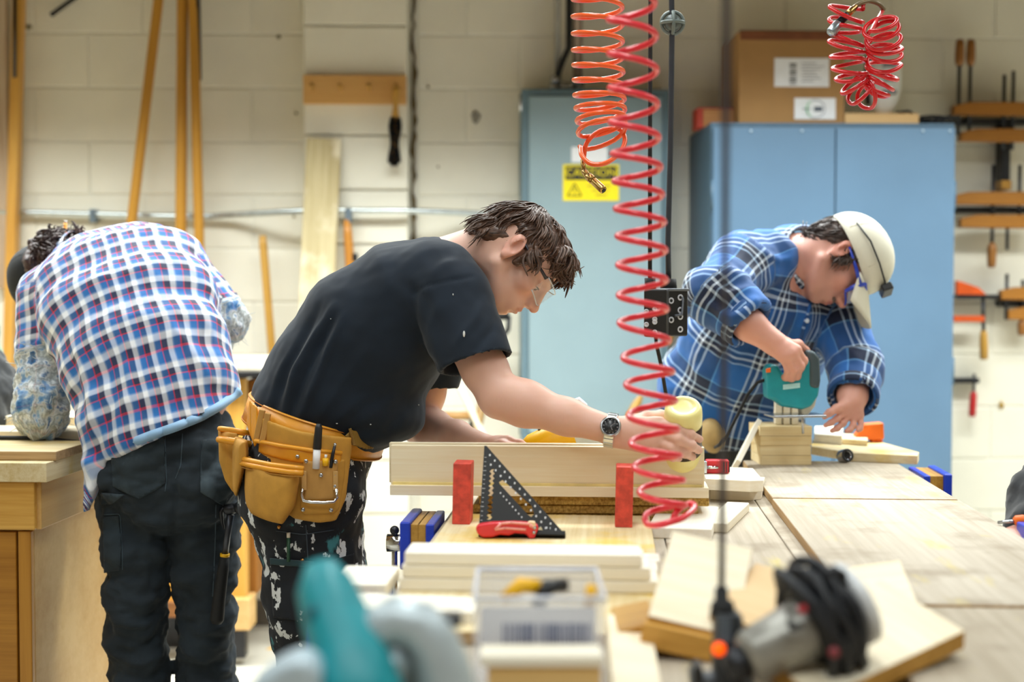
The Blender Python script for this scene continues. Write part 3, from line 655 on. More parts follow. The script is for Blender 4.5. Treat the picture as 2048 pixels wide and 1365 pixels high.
MB().tube([P(1148, 808, dS+.02), P(1156, 806, dS+.02), P(1164, 812, dS+.02), P(1168, 840, dS+.01)], [.01, .013, .012, .01], 10).build('dust_port', WHITE, o)
btop('pale plank lying flat on the far bench behind the saw', -.2, .2, 3.37, 3.5, ZB, .04, PALE, 'pale_plank', 'board')
# ------------------------------------------------------------------ vises of the bench
def vise(label, s, t, side, wood_c=HANDLE, z=ZT_-.004, wd=.17, handle=True, gap=.05):
    o = thing('bench_vise', BP(s, t, .6), label, 'vise', 'blue vises of the main bench'); e = side
    rb(MB(), s, s+e*.016, t-wd/2, t+wd/2, z-.085, z).build('inner_jaw', BLUEV, o, bevel=.003)
    rb(MB(), s+e*(gap+.016), s+e*(gap+.036), t-wd/2, t+wd/2, z-.085, z+.004).build('outer_jaw', BLUEV, o, bevel=.004)
    rb(MB(), s+e*.016, s+e*.032, t-wd/2+.005, t+wd/2-.005, z-.07, z-.001).build('jaw_lining', wood_c, o, bevel=.001)
    rb(MB(), s+e*(gap), s+e*(gap+.016), t-wd/2+.005, t+wd/2-.005, z-.07, z-.001).build('jaw_lining', wood_c, o, bevel=.001)
    for dt in (-.05, .05): MB().cyl(BP(s-e*.1, t+dt, z-.11), BP(s+e*(gap+.03), t+dt, z-.11), .011).build('guide_rod', STEEL, o)
    rb(MB(), s-e*.02, s+e*(gap+.03), t-.07, t+.07, z-.15, z-.075).build('body', BLUEV, o, bevel=.006)
    if handle:
        MB().cyl(BP(s+e*(gap+.03), t, z-.05), BP(s+e*(gap+.072), t, z-.05), .017).build('screw_head', CHROME, o)
        MB().cyl(BP(s+e*(gap+.058), t, z-.16), BP(s+e*(gap+.058), t, z-.03), .0055).build('handle', CHROME, o)
        MB().sphere(BP(s+e*(gap+.058), t, z-.026), .009).build('knob', DARKST, o)
    return o
vise('blue vise with chrome handle at the young man\'s thigh', -.318, 2.66, -1, gap=.028)
vise('blue vise with wooden jaws nearest the teal saw', -.318, 1.99, -1, gap=.06, handle=False, wood_c=BROWNW)
btop('white offcut lying across the jaws of the nearest blue vise', -.385, -.305, 1.93, 2.06, ZT_, .02, WB, 'white_offcut', 'offcut')
vise('blue vise with brown wooden jaws on the bench\'s right edge', .728, 2.50, 1, wood_c=wood('brown_lining', '#A9814E', '#7C5A30', .6), gap=.036, z=ZT_+.012)
btop('small pale board clamped in the right-hand blue vise', .746, .768, 2.43, 2.58, ZT_-.02, .034, PALE, 'pale_board', 'board')
# ------------------------------------------------------------------ blocks and offcuts at the far end of the bench
zf = ZT_
e0 = Pz(1568, 931, zf); E0 = e0
def blk(name, label, x0, y0, x1, y1, d, dep, mat, cat='block', group=None, z=None, rot=0, bev=.0015):
    a = P(x0, y0, d); b = P(x1, y1, d); zb = z if z is not None else b.z; h = a.z-b.z
    c = V(((a.x+b.x)/2, d+dep/2, zb+h/2)); mb = MB(); mb.box(c, (b.x-a.x, dep, h), RB @ Rz(rot)); return tag(mb.build(name, mat, None, bevel=bev, origin=V((c.x, c.y, zb))), label, cat, group)
dk = e0.y
LB = wood('light_block', '#F3E2B8', '#E2C58A'); hs = [S(19.5, dk)]*4
for k in range(4):
    h = S(19.6, dk); x0 = [1520, 1519, 1517, 1516][k]; x1 = [1622, 1621, 1621, 1622][k]
    a = P(x0, 900, dk); b = P(x1, 900, dk); zb = zf+h*k; c = V(((a.x+b.x)/2, dk+.06, zb+h/2)); mb = MB(); mb.box(c, (b.x-a.x, .12, h-.0006), RB @ Rz([6, 5, 8, 7][k]))
    tag(mb.build('wood_block', LB, None, bevel=.001, origin=V((c.x, c.y, zb))), ['bottom block of the small pale stack at the bench\'s far end', 'second block up in the small pale stack', 'third block up in the small pale stack', 'top block of the small stack, under the three standing pieces'][k], 'block', 'stacked blocks at the far end')
zk = zf+S(19.6, dk)*4
for k, x in enumerate((1557, 1573, 1590)):
    pts = [(-8, 0), (7.5, 0), (7.5, 24), (5, 30), (4, 38), (5.5, 70), (3.5, 80), (-5, 81), (-8, 76), (-8, 40), (-9, 32)]
    o = MB(); q = P(x, 862, dk+.035); q.z = zk
    prof = [(0, 0), (.034, 0), (.036, .028), (.030, .038), (.027, .06), (.027, .092), (.018, .1), (.006, .1), (.002, .094), (.004, .06), (-.002, .04)]
    o.prism(prof, q-V((.0085, 0, 0)), RB @ Matrix((V((0, 1, 0)), V((0, 0, 1)), V((1, 0, 0)))).transposed(), .0168)
    tag(o.build('shaped_piece', PALE, None, bevel=.003, origin=q), ['left one of three shaped pine pieces standing on the stack', 'middle one of three shaped pine pieces standing on the stack', 'right one of three shaped pine pieces standing on the stack'][k], 'wood piece', 'shaped pine pieces on the stack')
a = Pz(1470, 935, zf+.004); b = P(1512, 852, dk+.05); mb = MB(); mb.box((a+b)/2, ((b-a).length, .05, .012), frame(b-a, V((-1, 0, .4)))); tag(mb.build('leaning_strip', PALE, None, bevel=.001, origin=a), 'thin pale strip leaning against the block stack', 'strip')
pl_ = pz_board('long_plank', 'glue-stained plank overhanging the bench\'s right edge at far end', [(1622, 893), (1626, 878), (1760, 884), (1838, 905), (1835, 912), (1700, 906)], zf, .022, GLUEY, 'board')
zq = zf+.0225
pz_board('offcut', 'square pale offcut beside the man\'s left hand', [(1628, 868), (1630, 853), (1686, 853), (1684, 872)], zq, .024, PALE)
pz_board('offcut', 'long thin offcut under the orange clamp', [(1680, 878), (1684, 868), (1735, 870), (1735, 882)], zq, .014, LB)
o = thing('steel_socket', Pz(1690, 925, zf), 'small black and silver ring lying near the block stack', 'ring'); q = Pz(1690, 926, zf)
ax = frame(V((.35, -1, .25)), ZZ); RL = Matrix((ax.col[1], ax.col[2], ax.col[0])).transposed(); q.z = zf+S(13, q.y)+.001; r = S(13.5, q.y)
mb = MB(); mb.lathe([(r*.98, -.014), (r, -.012), (r, .010), (r*.95, .012), (r*.6, .012), (r*.55, .004), (.0005, .004)], q, RL, 20); mb.build('ring', STEEL, o)
mb = MB()
for k in range(10): t = 2*PI*k/10; mb.sphere(q+RL@V((r*.78*math.cos(t), r*.78*math.sin(t), .012)), .0022, nu=6, nv=5)
mb.lathe([(r*.98, .010), (r*.98, .0128), (r*.62, .0128), (r*.62, .01)], q, RL, 20); mb.build('face', INK, o)
o = thing('orange_clamp_pad', Pz(1740, 880, zq), 'bright orange plastic clamp pad standing on the plank', 'clamp'); dq = Pz(1740, 884, zq).y
slab('pad', [(1708, 872), (1726, 848), (1764, 845), (1765, 878), (1740, 880)], dq, .04, ORANGE, o, .004); 
q = P(1752, 880, dq); q.z = zq; MB().cyl(q-ZZ*.0, q+ZZ*.03, .006).build('screw', STEEL, o)
MB().box(V((q.x, q.y, zq+.003)), (.03, .03, .006)).build('foot', ORANGE, o, bevel=.002)
o = vise('blue vise at the far right corner beyond the offcuts', .728, 3.42, 1, gap=.03, z=ZT_-.004, handle=False)
# jigsaw
o = thing('jigsaw', P(1585, 830, 3.36), 'teal jigsaw the man in the cap is holding', 'jigsaw'); dj = 3.37
slab('body', [(1528, 742), (1533, 730), (1550, 728), (1562, 748), (1592, 748), (1608, 722), (1612, 700), (1625, 702), (1634, 720), (1636, 760), (1632, 790), (1618, 812), (1600, 818), (1560, 812), (1545, 800), (1530, 796)], dj, .062, TEAL, o, .014, 4)
slab('front_housing', [(1606, 700), (1622, 700), (1634, 716), (1636, 760), (1633, 778), (1612, 774), (1612, 724)], dj, .07, M('jigsaw_dark', '#3B4A50', .5), o, .01)
slab('gear_case', [(1596, 800), (1618, 788), (1632, 786), (1626, 812), (1612, 830), (1600, 832)], dj, .05, M('gear_case', '#B9B5A4', .4, .3), o, .006)
MB().box(P(1590, 831, dj), (.13, .075, .006), Rz(8)).build('base_plate', STEEL, o, bevel=.002)
slab('lock_button', [(1532, 738), (1541, 736), (1541, 745), (1532, 746)], dj-.032, .006, ORANGE, o, .001)
slab('name_strip', [(1566, 770), (1600, 766), (1600, 776), (1566, 780)], dj-.0315, .0012, M('strip_pale', '#A9D9DC', .5), o, 0)
MB().cyl(P(1604, 822, dj-.0), P(1606, 868, dj), .003, n=8).build('blade', STEEL, o)
MB().tube([P(1532, 760, dj), P(1515, 765, dj+.01), P(1495, 790, dj+.02), P(1475, 830, dj+.02), P(1455, 870, dj), P(1440, 890, dj+.03), Pz(1425, 898, ZT_+.005)], .0042, 8).build('cord', RUBBER, o)
# ------------------------------------------------------------------ coiled air hoses
CEIL = 3.398
def hose_mat(name, c): return M(name, c, .28, var=.05, coat=.3)
def coil(tips, center, radius, d, hand=1, sub=20, ph=PI):   # tips = picture heights of successive left tips
    pts = []
    for i in range(len(tips)-1):
        for k in range(sub):
            f = i+k/sub; y = tips[i]+(tips[i+1]-tips[i])*k/sub; a = ph+hand*2*PI*k/sub
            c = P(center(y), y, d); r = radius(y); pts.append(c+V((r*math.cos(a), r*math.sin(a), 0)))
    return pts
def to_ceiling(p, dx=0): q = V(p); q.z = CEIL; q.x += dx; return q
HR = hose_mat('hose_red', '#E62C3C'); d = 2.2
tips = [-92, -26, 40, 108, 176, 245, 308, 363, 418, 473, 531, 592, 647, 717, 771, 833, 888, 936, 986, 1036]
cen = lambda y: np.interp(y, [-100, 40, 245, 480, 640, 780, 900, 1040], [1258, 1264, 1268, 1283, 1286, 1301, 1311, 1332])
pts = coil(tips, cen, lambda y: S(np.interp(y, [0, 800, 950, 1040], [47, 48, 48, 40]), d), d)
tail = [P(1290, 1040, d), P(1296, 1050, d-.01), P(1315, 1051, d-.035), P(1340, 1045, d-.04), P(1366, 1036, d-.03), P(1384, 1022, d-.0), P(1389, 1012, d+.02), P(1380, 1008, d+.035), P(1362, 1016, d+.03), P(1350, 1030, d+.02), P(1344, 1046, d+.02)]
o = thing('coiled_air_hose', P(1330, 1055, d), 'long red coiled air hose stretched down over the pine boards', 'air hose')
MB().tube([to_ceiling(pts[0])]+[pts[0]+V((0, 0, .05))]+pts+smooth(tail), S(6.6, d), 8).build('hose', HR, o)
MB().cyl(to_ceiling(pts[0]), to_ceiling(pts[0])-ZZ*.05, .014).build('ceiling_fitting', BRASS, o)
HO = hose_mat('hose_orange', '#FA6428'); d = 2.92
tips = [-70, -35, -2, 33, 67, 100, 130, 160, 190, 216, 241, 264, 286]
cen = lambda y: np.interp(y, [-80, 100, 180, 240, 300], [1194, 1196, 1198, 1202, 1206])
pts = coil(tips, cen, lambda y: S(49.5-max(0, y-200)*.03, d), d)
n = len(pts)
for i, p in enumerate(pts):                      # the lowest turns sag and tilt
    f = max(0, (i/n-.5)/.5); p.z += f*(p.x-pts[-1].x)*.28*f; p.z -= .018*f*math.sin((p.y-d)/.05)*f*1.4
tail = [P(1162, 296, d), P(1164, 312, d-.03), P(1182, 328, d-.045), P(1212, 326, d-.045), P(1240, 305, d-.02), P(1250, 278, d+.01), P(1236, 258, d+.04), P(1200, 262, d+.045), P(1174, 285, d+.03), P(1168, 312, d+.02), P(1166, 322, d+.01)]
o = thing('coiled_air_hose', P(1200, 380, d), 'orange coiled air hose with brass end hanging before the caution sign', 'air hose')
MB().tube([to_ceiling(pts[0]), pts[0]+V((0, 0, .05))]+pts+smooth(tail), S(4.9, d), 8).build('hose', HO, o)
MB().cyl(to_ceiling(pts[0]), to_ceiling(pts[0])-ZZ*.05, .014).build('ceiling_fitting', BRASS, o)
e = [P(1165, 320, d), P(1168, 342, d-.01), P(1176, 352, d-.02), P(1186, 361, d-.03), P(1207, 381, d-.05)]
mb = MB(); mb.tube(e[:2], .0045, 10); mb.tube([e[1], e[2]], .0065, 6); mb.tube([e[2], e[3]], [.0085, .0095], 6); mb.tube([e[3], e[3].lerp(e[4], .1), e[3].lerp(e[4], .9), e[4]], [.0065, .008, .0085, .0075], 14); ft = mb.build('brass_fitting', BRASS, o)
MB().tube([e[4], e[4]+(e[4]-e[3]).normalized()*.0006], .0045, 12).build('bore', INK, ft)
# red hose looped up on itself
HR2 = hose_mat('hose_crimson', '#D8141F'); d = 3.0
path = [P(x, y, d+q) for x, y, q in ((1693, 14, -.01), (1690, 45, 0), (1691, 85, 0), (1695, 130, .0), (1701, 165, .005), (1712, 188, .01), (1730, 199, .015), (1750, 190, .02), (1764, 164, .015), (1771, 130, -.005), (1773, 95, -.03), (1768, 62, -.055), (1758, 44, -.07))]
def resample(pp, n):
    L = [0]
    for a, b in zip(pp, pp[1:]): L.append(L[-1]+(b-a).length)
    out = []
    for t in np.linspace(0, L[-1], n):
        i = min(max(np.searchsorted(L, t)-1, 0), len(pp)-2); out.append(pp[i].lerp(pp[i+1], (t-L[i])/(L[i+1]-L[i])))
    return out
for _ in range(2): path = [path[0]]+[(a+b*2+c)/4 for a, b, c in zip(path, path[1:], path[2:])]+[path[-1]]
N = 24*20; cl = resample(path, N); pts = []; TU = [(0, 0), (.36, 6), (.62, 11.5), (1, 19)]
for i, c in enumerate(cl):
    t = (cl[min(i+4, N-1)]-cl[max(i-4, 0)]).normalized(); y = V((0, 1, 0)); x = t.cross(y).normalized(); y = x.cross(t)
    u = i/N; turns = np.interp(u, [q[0] for q in TU], [q[1] for q in TU])+.10*math.sin(u*31); r = S(33-5*math.exp(-((u-.48)/.12)**2), d); a = 2*PI*turns
    tl_ = .010*math.exp(-((u-.15)/.2)**2)+.006*math.sin(u*40)
    pts.append(c+x*(r*math.cos(a))+y*(r*math.sin(a))+t*(tl_*math.cos(a+.6)))
o = thing('coiled_air_hose', P(1735, 262, d), 'crimson coiled air hose looped up on itself above the blue cabinet', 'air hose')
st = P(1735, -40, d)
MB().tube([to_ceiling(st), st, P(1738, -8, d), P(1726, 10, d)]+[pts[0]]+pts+[P(1765, 22, d+.01)], S(4.3, d), 8).build('hose', HR2, o)
MB().cyl(to_ceiling(st), to_ceiling(st)-ZZ*.05, .014).build('ceiling_fitting', BRASS, o)
MB().tube(smooth([P(1768, 20, d+.01), P(1757, 8, d), P(1738, 3, d), P(1718, 8, d-.01), P(1706, 18, d-.01)]), S(4.4, d), 8).build('hose_guard', M('hose_guard', '#7A6A4E', .45, .3), o)
e = [P(1712, 12, d-.012), P(1694, 30, d-.02), P(1678, 46, d-.025), P(1660, 68, d-.03)]
MB().tube([e[0], e[0].lerp(e[1], .3), e[0].lerp(e[1], .32), e[1]], [.0055, .0062, .0078, .007], 6).build('brass_fitting', BRASS, o)
MB().tube([e[1], e[2]], [.0085, .0085], 12).build('collar', DARKST, o)
MB().tube([e[2], e[2].lerp(e[3], .06), e[2].lerp(e[3], .85), e[3]], [.0085, .0105, .011, .0085], 14).build('quick_coupler', M('zinc', '#A9B4BC', .3, .8), o)
# ------------------------------------------------------------------ hanging power cords
def cord(o, pts, r, mat=RUBBER, nm='cord'): return MB().tube(pts, r, 8).build(nm, mat, o)
d = 3.05
o = thing('hanging_outlet', P(1312, 680, d), 'black outlet box on a thin black cord behind the red hose', 'outlet')
a = P(1300, 556, d); cord(o, [to_ceiling(P(1301, -20, d)), P(1301, -20, d), P(1300, 300, d), a], S(4.2, d))
bx = MB().box(P(1313, 626, d), (S(46, d), .05, S(96, d)), Rz(-12)).build('outlet_box', BLACK, o, bevel=.005)
MB().cyl(a, P(1301, 580, d), .012).build('strain_relief', RUBBER, o)
def holes3(c, R, par, s_=1.0, nm='socket'):
    mb = MB()
    for x, z in ((-.011, .01), (.009, .016), (.009, -.008)): mb.lathe([(.0062*s_, 0), (.0062*s_, .0012), (.0035*s_, .0016), (.003*s_, .0004)], V(c)+R@V((x*s_, z*s_, 0)), R, 10)
    mb.build(nm, M('socket_face', '#C9CCD6', .4), par)
RF = Rz(-12) @ Matrix((V((1, 0, 0)), V((0, 0, 1)), V((0, -1, 0)))).transposed()
for k in range(2): holes3(P(1302, 640-8+k*26, d-.0265), RF, bx, .9)
d2 = 3.12
o2 = thing('hanging_outlet', P(1338, 690, d2), 'larger black outlet box hung from the cord with the grey ball', 'outlet')
a = P(1341, 560, d2)
cord(o2, [to_ceiling(P(1343, -20, d2)), P(1343, -20, d2), P(1344, 60, d2), P(1341, 300, d2), P(1336, 480, d2), P(1337, 562, d2)], S(5.6, d2), M('cord_slate', '#2B3038', .5))
MB().cyl(P(1337, 558, d2), P(1337, 582, d2), .017, .019).build('strain_relief', RUBBER, o2)
bx = MB().box(P(1336, 626, d2), (S(52, d2), .075, S(92, d2)), Rz(25)).build('outlet_box', BLACK, o2, bevel=.004)
MB().box(P(1336, 580, d2), (S(56, d2), .08, .006), Rz(25)).build('box_lid', M('lid_grey', '#70757C', .4, .5), o2, bevel=.002)
RF2 = Rz(25) @ Matrix((V((1, 0, 0)), V((0, 0, 1)), V((0, -1, 0)))).transposed(); nn = Rz(25)@V((0, -1, 0))
for k in range(2): holes3(P(1334, 612+k*38, d2)+nn*.0375, RF2, bx, 1.15)
mb = MB(); mb.tube([P(1356, 590, d2-.01), P(1362, 585, d2-.02), P(1366, 600, d2-.03), P(1364, 630, d2-.03), P(1350, 632, d2-.05)], .003, 6); mb.build('bail_wire', M('bail', '#5B5F66', .4, .5), o2)
cord(o2, [P(1311, 668, d2-.02), P(1313, 690, d2-.02), P(1322, 730, d2), P(1332, 790, d2+.02), P(1342, 830, d2+.05), Pz(1352, 893, ZT_+.004)], .0042, nm='tool_cord')
c = P(1345, 46, d2-.0); r = S(22, d2)
b = MB().sphere(c, r*.8).build('cord_ball', M('ball_grey', '#55605F', .4), o2)
mb = MB()
for ax in (0, 1, 2):
    ring = [c+r*V({0: (0, math.cos(t), math.sin(t)), 1: (math.cos(t), 0, math.sin(t)), 2: (math.cos(t), math.sin(t), 0)}[ax]) for t in np.linspace(0, 2*PI, 24, endpoint=False)]
    mb.tube(ring, .004, 6, closed=True)
mb.build('ball_ribs', M('rib_green_grey', '#6E7B78', .4), b)
# nearest cord with the lit plug
dn = 1.56
o = thing('lit_cord_end', P(1455, 1365, dn), 'dark power plug with glowing orange light on the nearest hanging cord', 'plug')
bt = P(1443, 1180, dn); tp = P(1453, 0, 1.32); t2 = tp+(tp-bt)*((CEIL-tp.z)/(tp.z-bt.z))
cord(o, [t2, tp, P(1449, 600, 1.42), bt], .0036, M('cord_purple_grey', '#3A343E', .5))
MB().tube([P(1443, 1176, dn), P(1443, 1202, dn), P(1444, 1205, dn), P(1446, 1232, dn)], [.0075, .0078, .0125, .015], 12).build('strain_relief', RUBBER, o)
pb = slab('plug_body', [(1428, 1222), (1476, 1222), (1481, 1250), (1481, 1365), (1476, 1420), (1432, 1420), (1426, 1330)], dn, .034, M('plug_grey', '#2A2E33', .45), o, .005)
slab('face_label', [(1436, 1236), (1462, 1238), (1462, 1288), (1436, 1286)], dn-.0175, .0012, M('label_grey', '#59626C', .5), pb, 0)
slab('side_shell', [(1470, 1224), (1482, 1226), (1490, 1330), (1508, 1365), (1500, 1420), (1474, 1420)], dn+.004, .03, M('shell_grey', '#6A6F76', .5), o, .004)
LM, t, b_, g = nt('lit_orange'); b_.inputs['Base Color'].default_value = (1, .12, .0, 1); b_.inputs['Emission Color'].default_value = (1, .085, .0, 1); b_.inputs['Emission Strength'].default_value = 1.3
MB().sphere(P(1438, 1299, dn-.019), (.0075, .005, .0078)).build('indicator_light', LM, pb)
slab('tap_arm', [(1440, 1345), (1404, 1348), (1388, 1330), (1378, 1340), (1380, 1372), (1400, 1385), (1440, 1385)], dn+.005, .026, M('tap_grey', '#565C63', .5), o, .004)
slab('socket_ring', [(1384, 1328), (1402, 1324), (1404, 1362), (1386, 1368)], dn-.0, .028, BLACK, o, .003)
# ------------------------------------------------------------------ pile of offcuts, grinder and other things in front
def quad_board(name, label, tl, tr, bl, th, mat, cat='offcut', group='offcuts piled in front', bev=.0015, chamfer=None, edge=None):
    a, b, c = [P(*q) for q in (tl, tr, bl)]; x = (b-a); y = (a-c); n = x.cross(y).normalized()
    if n.z < 0: n = -n
    xl = x.length; xn = x.normalized(); yn = n.cross(xn); 
    if yn.dot(y) < 0: yn = -yn
    yl = y.dot(yn); sk = y.dot(xn)
    R = Matrix((xn, yn, n)).transposed(); mb = MB()
    mb.prism([(0, 0), (xl, 0), (xl+sk, yl), (sk, yl)] if not chamfer else chamfer(xl, yl, sk), c-n*th, R, th)
    return tag(mb.build(name, mat, None, bevel=bev, origin=c-n*th, edge=edge), label, cat, group)
PB = wood('cream_board', '#F6ECD6', '#E8D6B2', .6)
quad_board('wide_offcut', 'large cream offcut propped up at the front of the pile', (1345, 1062, 1.86), (1506, 1098, 1.84), (1296, 1232, 1.70), .03, PB, edge=EDGE)
quad_board('under_offcut', 'ochre edged board lying under the large cream offcut', (1300, 1225, 1.74), (1470, 1262, 1.72), (1286, 1246, 1.69), .03, OCHRE)
o = quad_board('triangular_offcut', 'pale offcut with an ochre edge behind the grinder', (1512, 1126, 1.84), (1604, 1158, 1.80), (1420, 1222, 1.70), .024, wood('tan_board', '#E9CBA0', '#D9B684', .6), edge=EDGE)
MB().box(BP(.19, 1.80, ZT_-.018+.03), (.13, .10, .06), RB @ Rz(20)).build('prop_block', OCHRE, None, bevel=.002).update_tag()
tag(bpy.data.objects['prop_block'], 'ochre block propping up the pile of offcuts', 'block')
quad_board('cream_panel', 'cream board lying behind the black cord coil', (1690, 1135, 1.92), (1800, 1120, 1.95), (1740, 1300, 1.66), .02, PB)
quad_board('long_offcut', 'cream board with bright ochre edge at the lower right', (1762, 1160, 1.80), (1930, 1262, 1.62), (1482, 1272, 1.62), .022, PB, edge=EDGE)
MB().box(BP(.275, 1.69, ZB+.018+.014), (.10, .05, .026), RB @ Rz(-35)).build('support_offcut', HANDLE, None, bevel=.002)
tag(bpy.data.objects['support_offcut'], 'brownish offcut in the shade under the lower right board', 'offcut')
quad_board('corner_offcut', 'pale rounded board at the bottom, left of the lit plug', (1215, 1228, 1.80), (1300, 1240, 1.80), (1225, 1375, 1.50), .024, PB)
quad_board('brown_offcut', 'small brownish offcut lying between the bin and the offcut pile', (1222, 1215, 1.84), (1296, 1200, 1.86), (1236, 1262, 1.72), .02, HANDLE)
quad_board('thin_white_board', 'long white board lying behind the clear bin', (716, 1186, 1.90), (962, 1196, 1.90), (690, 1215, 1.80), .02, WB)
# angle grinder with its cord wound round it
GS = M('grinder_silver', '#98968F', .35, .45, .08)
o = thing('angle_grinder', P(1600, 1330, 1.5), 'silver power grinder with black cord wound around it', 'grinder'); d = 1.52
a, b = P(1494, 1318, d-.012), P(1690, 1216, d+.016); ax = (b-a)
MB().tube([a.lerp(b, f) for f in (-.04, 0, .05, .3, .6, .8, 1)], [.012, .025, .029, .031, .034, .036, .034], 20).build('body', GS, o)
MB().tube([a.lerp(b, f) for f in (-.2, -.04)], [.012, .02], 14).build('spindle', DARKST, o)
RX = frame(ax); cc = a.lerp(b, .76); pts = []
for i in range(24*7):
    t = 2*PI*i/24; r = .050+.006*math.sin(i*.37)+.004*math.sin(i*.11); pts.append(cc+RX@V((-.02+.04*(i/168)+.006*math.sin(i*.7), r*math.cos(t), r*math.sin(t)*1.15)))
pts += [P(1652, 1172, d-.02), P(1655, 1150, d-.02), P(1668, 1141, d-.02), P(1683, 1150, d-.02), P(1684, 1172, d-.01)]
MB().tube(pts, .0062, 8).build('wound_cord', M('cord_navy', '#15181F', .5), o)
MB().tube([a.lerp(b, f) for f in (.58, .62, .88, .92)], [.038, .047, .047, .038], 20).build('cord_core', M('core_black', '#0E1014', .6), o)
MB().tube([a.lerp(b, f) for f in (1, 1.03, 1.12, 1.15)], [.036, .047, .047, .04], 18).build('end_housing', M('end_pale', '#D5D8DB', .4, .1), o)
slab('switch', [(1572, 1240), (1582, 1236), (1586, 1250), (1606, 1246), (1606, 1254), (1580, 1264)], d-.045, .01, INK, o, .002)
slab('badge', [(1594, 1214), (1612, 1210), (1614, 1224), (1598, 1228)], d-.04, .004, M('badge_red', '#B5323C', .5), o, 0)
MB().sphere(P(1668, 1306, d-.055), .006).build('red_plug', M('dull_red', '#7E2A32', .5), o)
# teal saw at the very front
o = thing('teal_saw', P(700, 1400, 1.2), 'blurred teal power saw with grey guard at the front left', 'power saw'); d = 1.2
q0 = o.location; o.location = V((q0.x, q0.y, ZT_-.018))
T = [P(x, y, d+e) for x, y, e in ((640, 1128, .06), (650, 1175, .05), (672, 1240, .03), (700, 1310, .01), (715, 1380, -.01), (712, 1470, -.02))]
MB().tube(T, [.014, .026, .030, .033, .039, .040], 18).build('handle', TEAL, o)
slab('trigger_grip', [(612, 1215), (640, 1200), (668, 1300), (700, 1352), (680, 1372), (640, 1320)], d+.02, .03, M('teal_dark', '#0A5A66', .5), o, .006)
slab('motor', [(600, 1300), (660, 1286), (705, 1330), (740, 1390), (740, 1480), (560, 1480), (570, 1360)], d+.01, .06, TEAL, o, .014)
GG = M('guard_pale', '#BCC9CF', .35, .25)
MB().tube([P(x, y, d+.02) for x, y in ((742, 1310), (752, 1262), (790, 1240), (838, 1252), (868, 1290), (886, 1340), (900, 1400), (905, 1480))], [.018, .021, .022, .023, .023, .025, .026, .026], 14).build('blade_guard', GG, o)
MB().tube([P(x, y, d+.01) for x, y in ((760, 1470), (768, 1390), (786, 1330), (806, 1310))], [.016, .016, .015, .012], 12).build('guard_arm', M('arm_grey', '#8FA0A6', .4, .3), o)
slab('dark_cover', [(790, 1300), (830, 1290), (862, 1380), (866, 1480), (800, 1480)], d+.03, .03, M('cover_grey', '#7F9096', .5, .2), o, .004)
MB().box(P(895, 1237, d+.12), (.012, .02, .006)).build('blade_nut', INK, o)
slab('front_shoe', [(560, 1318), (610, 1296), (650, 1330), (640, 1480), (470, 1480), (500, 1360)], d-.03, .05, M('shoe_pale', '#BFD0DA', .4, .2), o, .012)
mb = MB(); a = P(720, 1480, d); mb.box(V((a.x, d+.03, (a.z+ZT_-.018)/2)), (.2, .08, a.z-ZT_+.024)); mb.build('base', DARKST, o, bevel=.004)
slab('black_block', [(880, 1228), (925, 1228), (925, 1250), (886, 1250)], d+.12, .03, BLACK, o, .003)
# clear bin with label
o = thing('clear_bin', P(1080, 1320, 1.5), 'clear plastic bin with a barcode label in front of the pale boards', 'bin'); o.location.z = ZT_
CLEAR = glass('clear_plastic', (.93, .95, 1), .12); d = 1.50; x0, x1 = P(948, 1250, d).x, P(1210, 1250, d).x; zt = P(1080, 1198, d).z; zb = ZT_
for nm, c, s_ in (('front_wall', ((x0+x1)/2, d, (zt+zb)/2), (x1-x0, .0025, zt-zb)), ('back_wall', ((x0+x1)/2, d+.16, (zt+zb)/2), (x1-x0, .0025, zt-zb)), ('side_wall', (x0, d+.08, (zt+zb)/2), (.0025, .16, zt-zb)), ('side_wall', (x1, d+.08, (zt+zb)/2), (.0025, .16, zt-zb)), ('bottom', ((x0+x1)/2, d+.08, zb+.0015), (x1-x0, .16, .0025))):
    MB().box(c, s_).build(nm, CLEAR, o)
mb = MB(); zr = zt; mb.tube([V((x0, d, zr)), V((x1, d, zr)), V((x1, d+.16, zr)), V((x0, d+.16, zr))], .003, 6, closed=True); mb.build('rim', M('bin_rim', '#D9DCE8', .3), o)
lab = MB().box(((P(960, 1250, d).x+P(1192, 1250, d).x)/2, d-.0022, (P(1, 1212, d).z+P(1, 1292, d).z)/2), (S(232, d), .001, S(80, d))).build('label', M('label_lilac', '#DCDFEA', .5, var=.02), o)
mb = MB(); x = 1008
while x < 1184:
    wd = random.choice((2, 3, 4, 6)); 
    mb.box((P(x, 1, d).x, d-.003, P(1, 1266, d).z), (S(wd, d), .0008, S(40, d))); x += wd+random.choice((3, 4, 6))
mb.build('barcode', M('barcode_blue', '#54618A', .6), lab)
mb = MB(); mb.tube([V((x0+.03, d+.05, zt-.012)), V((x0+.05, d+.05, zt+.004)), V((x0+.07, d+.06, zt-.0))], [.006, .009, .008], 8)
tag(mb.build('yellow_tool', YELLOW, None), 'yellow tool end peeking out of the clear bin', 'tool')
mb = MB(); mb.tube([V((x0+.068, d+.05, zt-.02)), V((x0+.08, d+.05, zt+.002)), V((x0+.1, d+.06, zt+.002))], [.008, .009, .008], 8)
tag(mb.build('black_tool', BLACK, None), 'black tool end peeking out of the clear bin', 'tool')
mb = MB(); mb.tube([V((x0+.125, d+.05, zt-.02)), V((x0+.128, d+.05, zt+.004))], [.006, .006], 8)
tag(mb.build('small_yellow_handle', YELLOW, None), 'small yellow handle standing in the clear bin', 'tool')
dw = 1.43; mb = MB(); a = P(975, 1335, dw); b = P(1203, 1335, dw); mb.box(((a.x+b.x)/2, dw+.022, (a.z+ZT_-.018)/2), (b.x-a.x, .042, a.z-ZT_+.018))
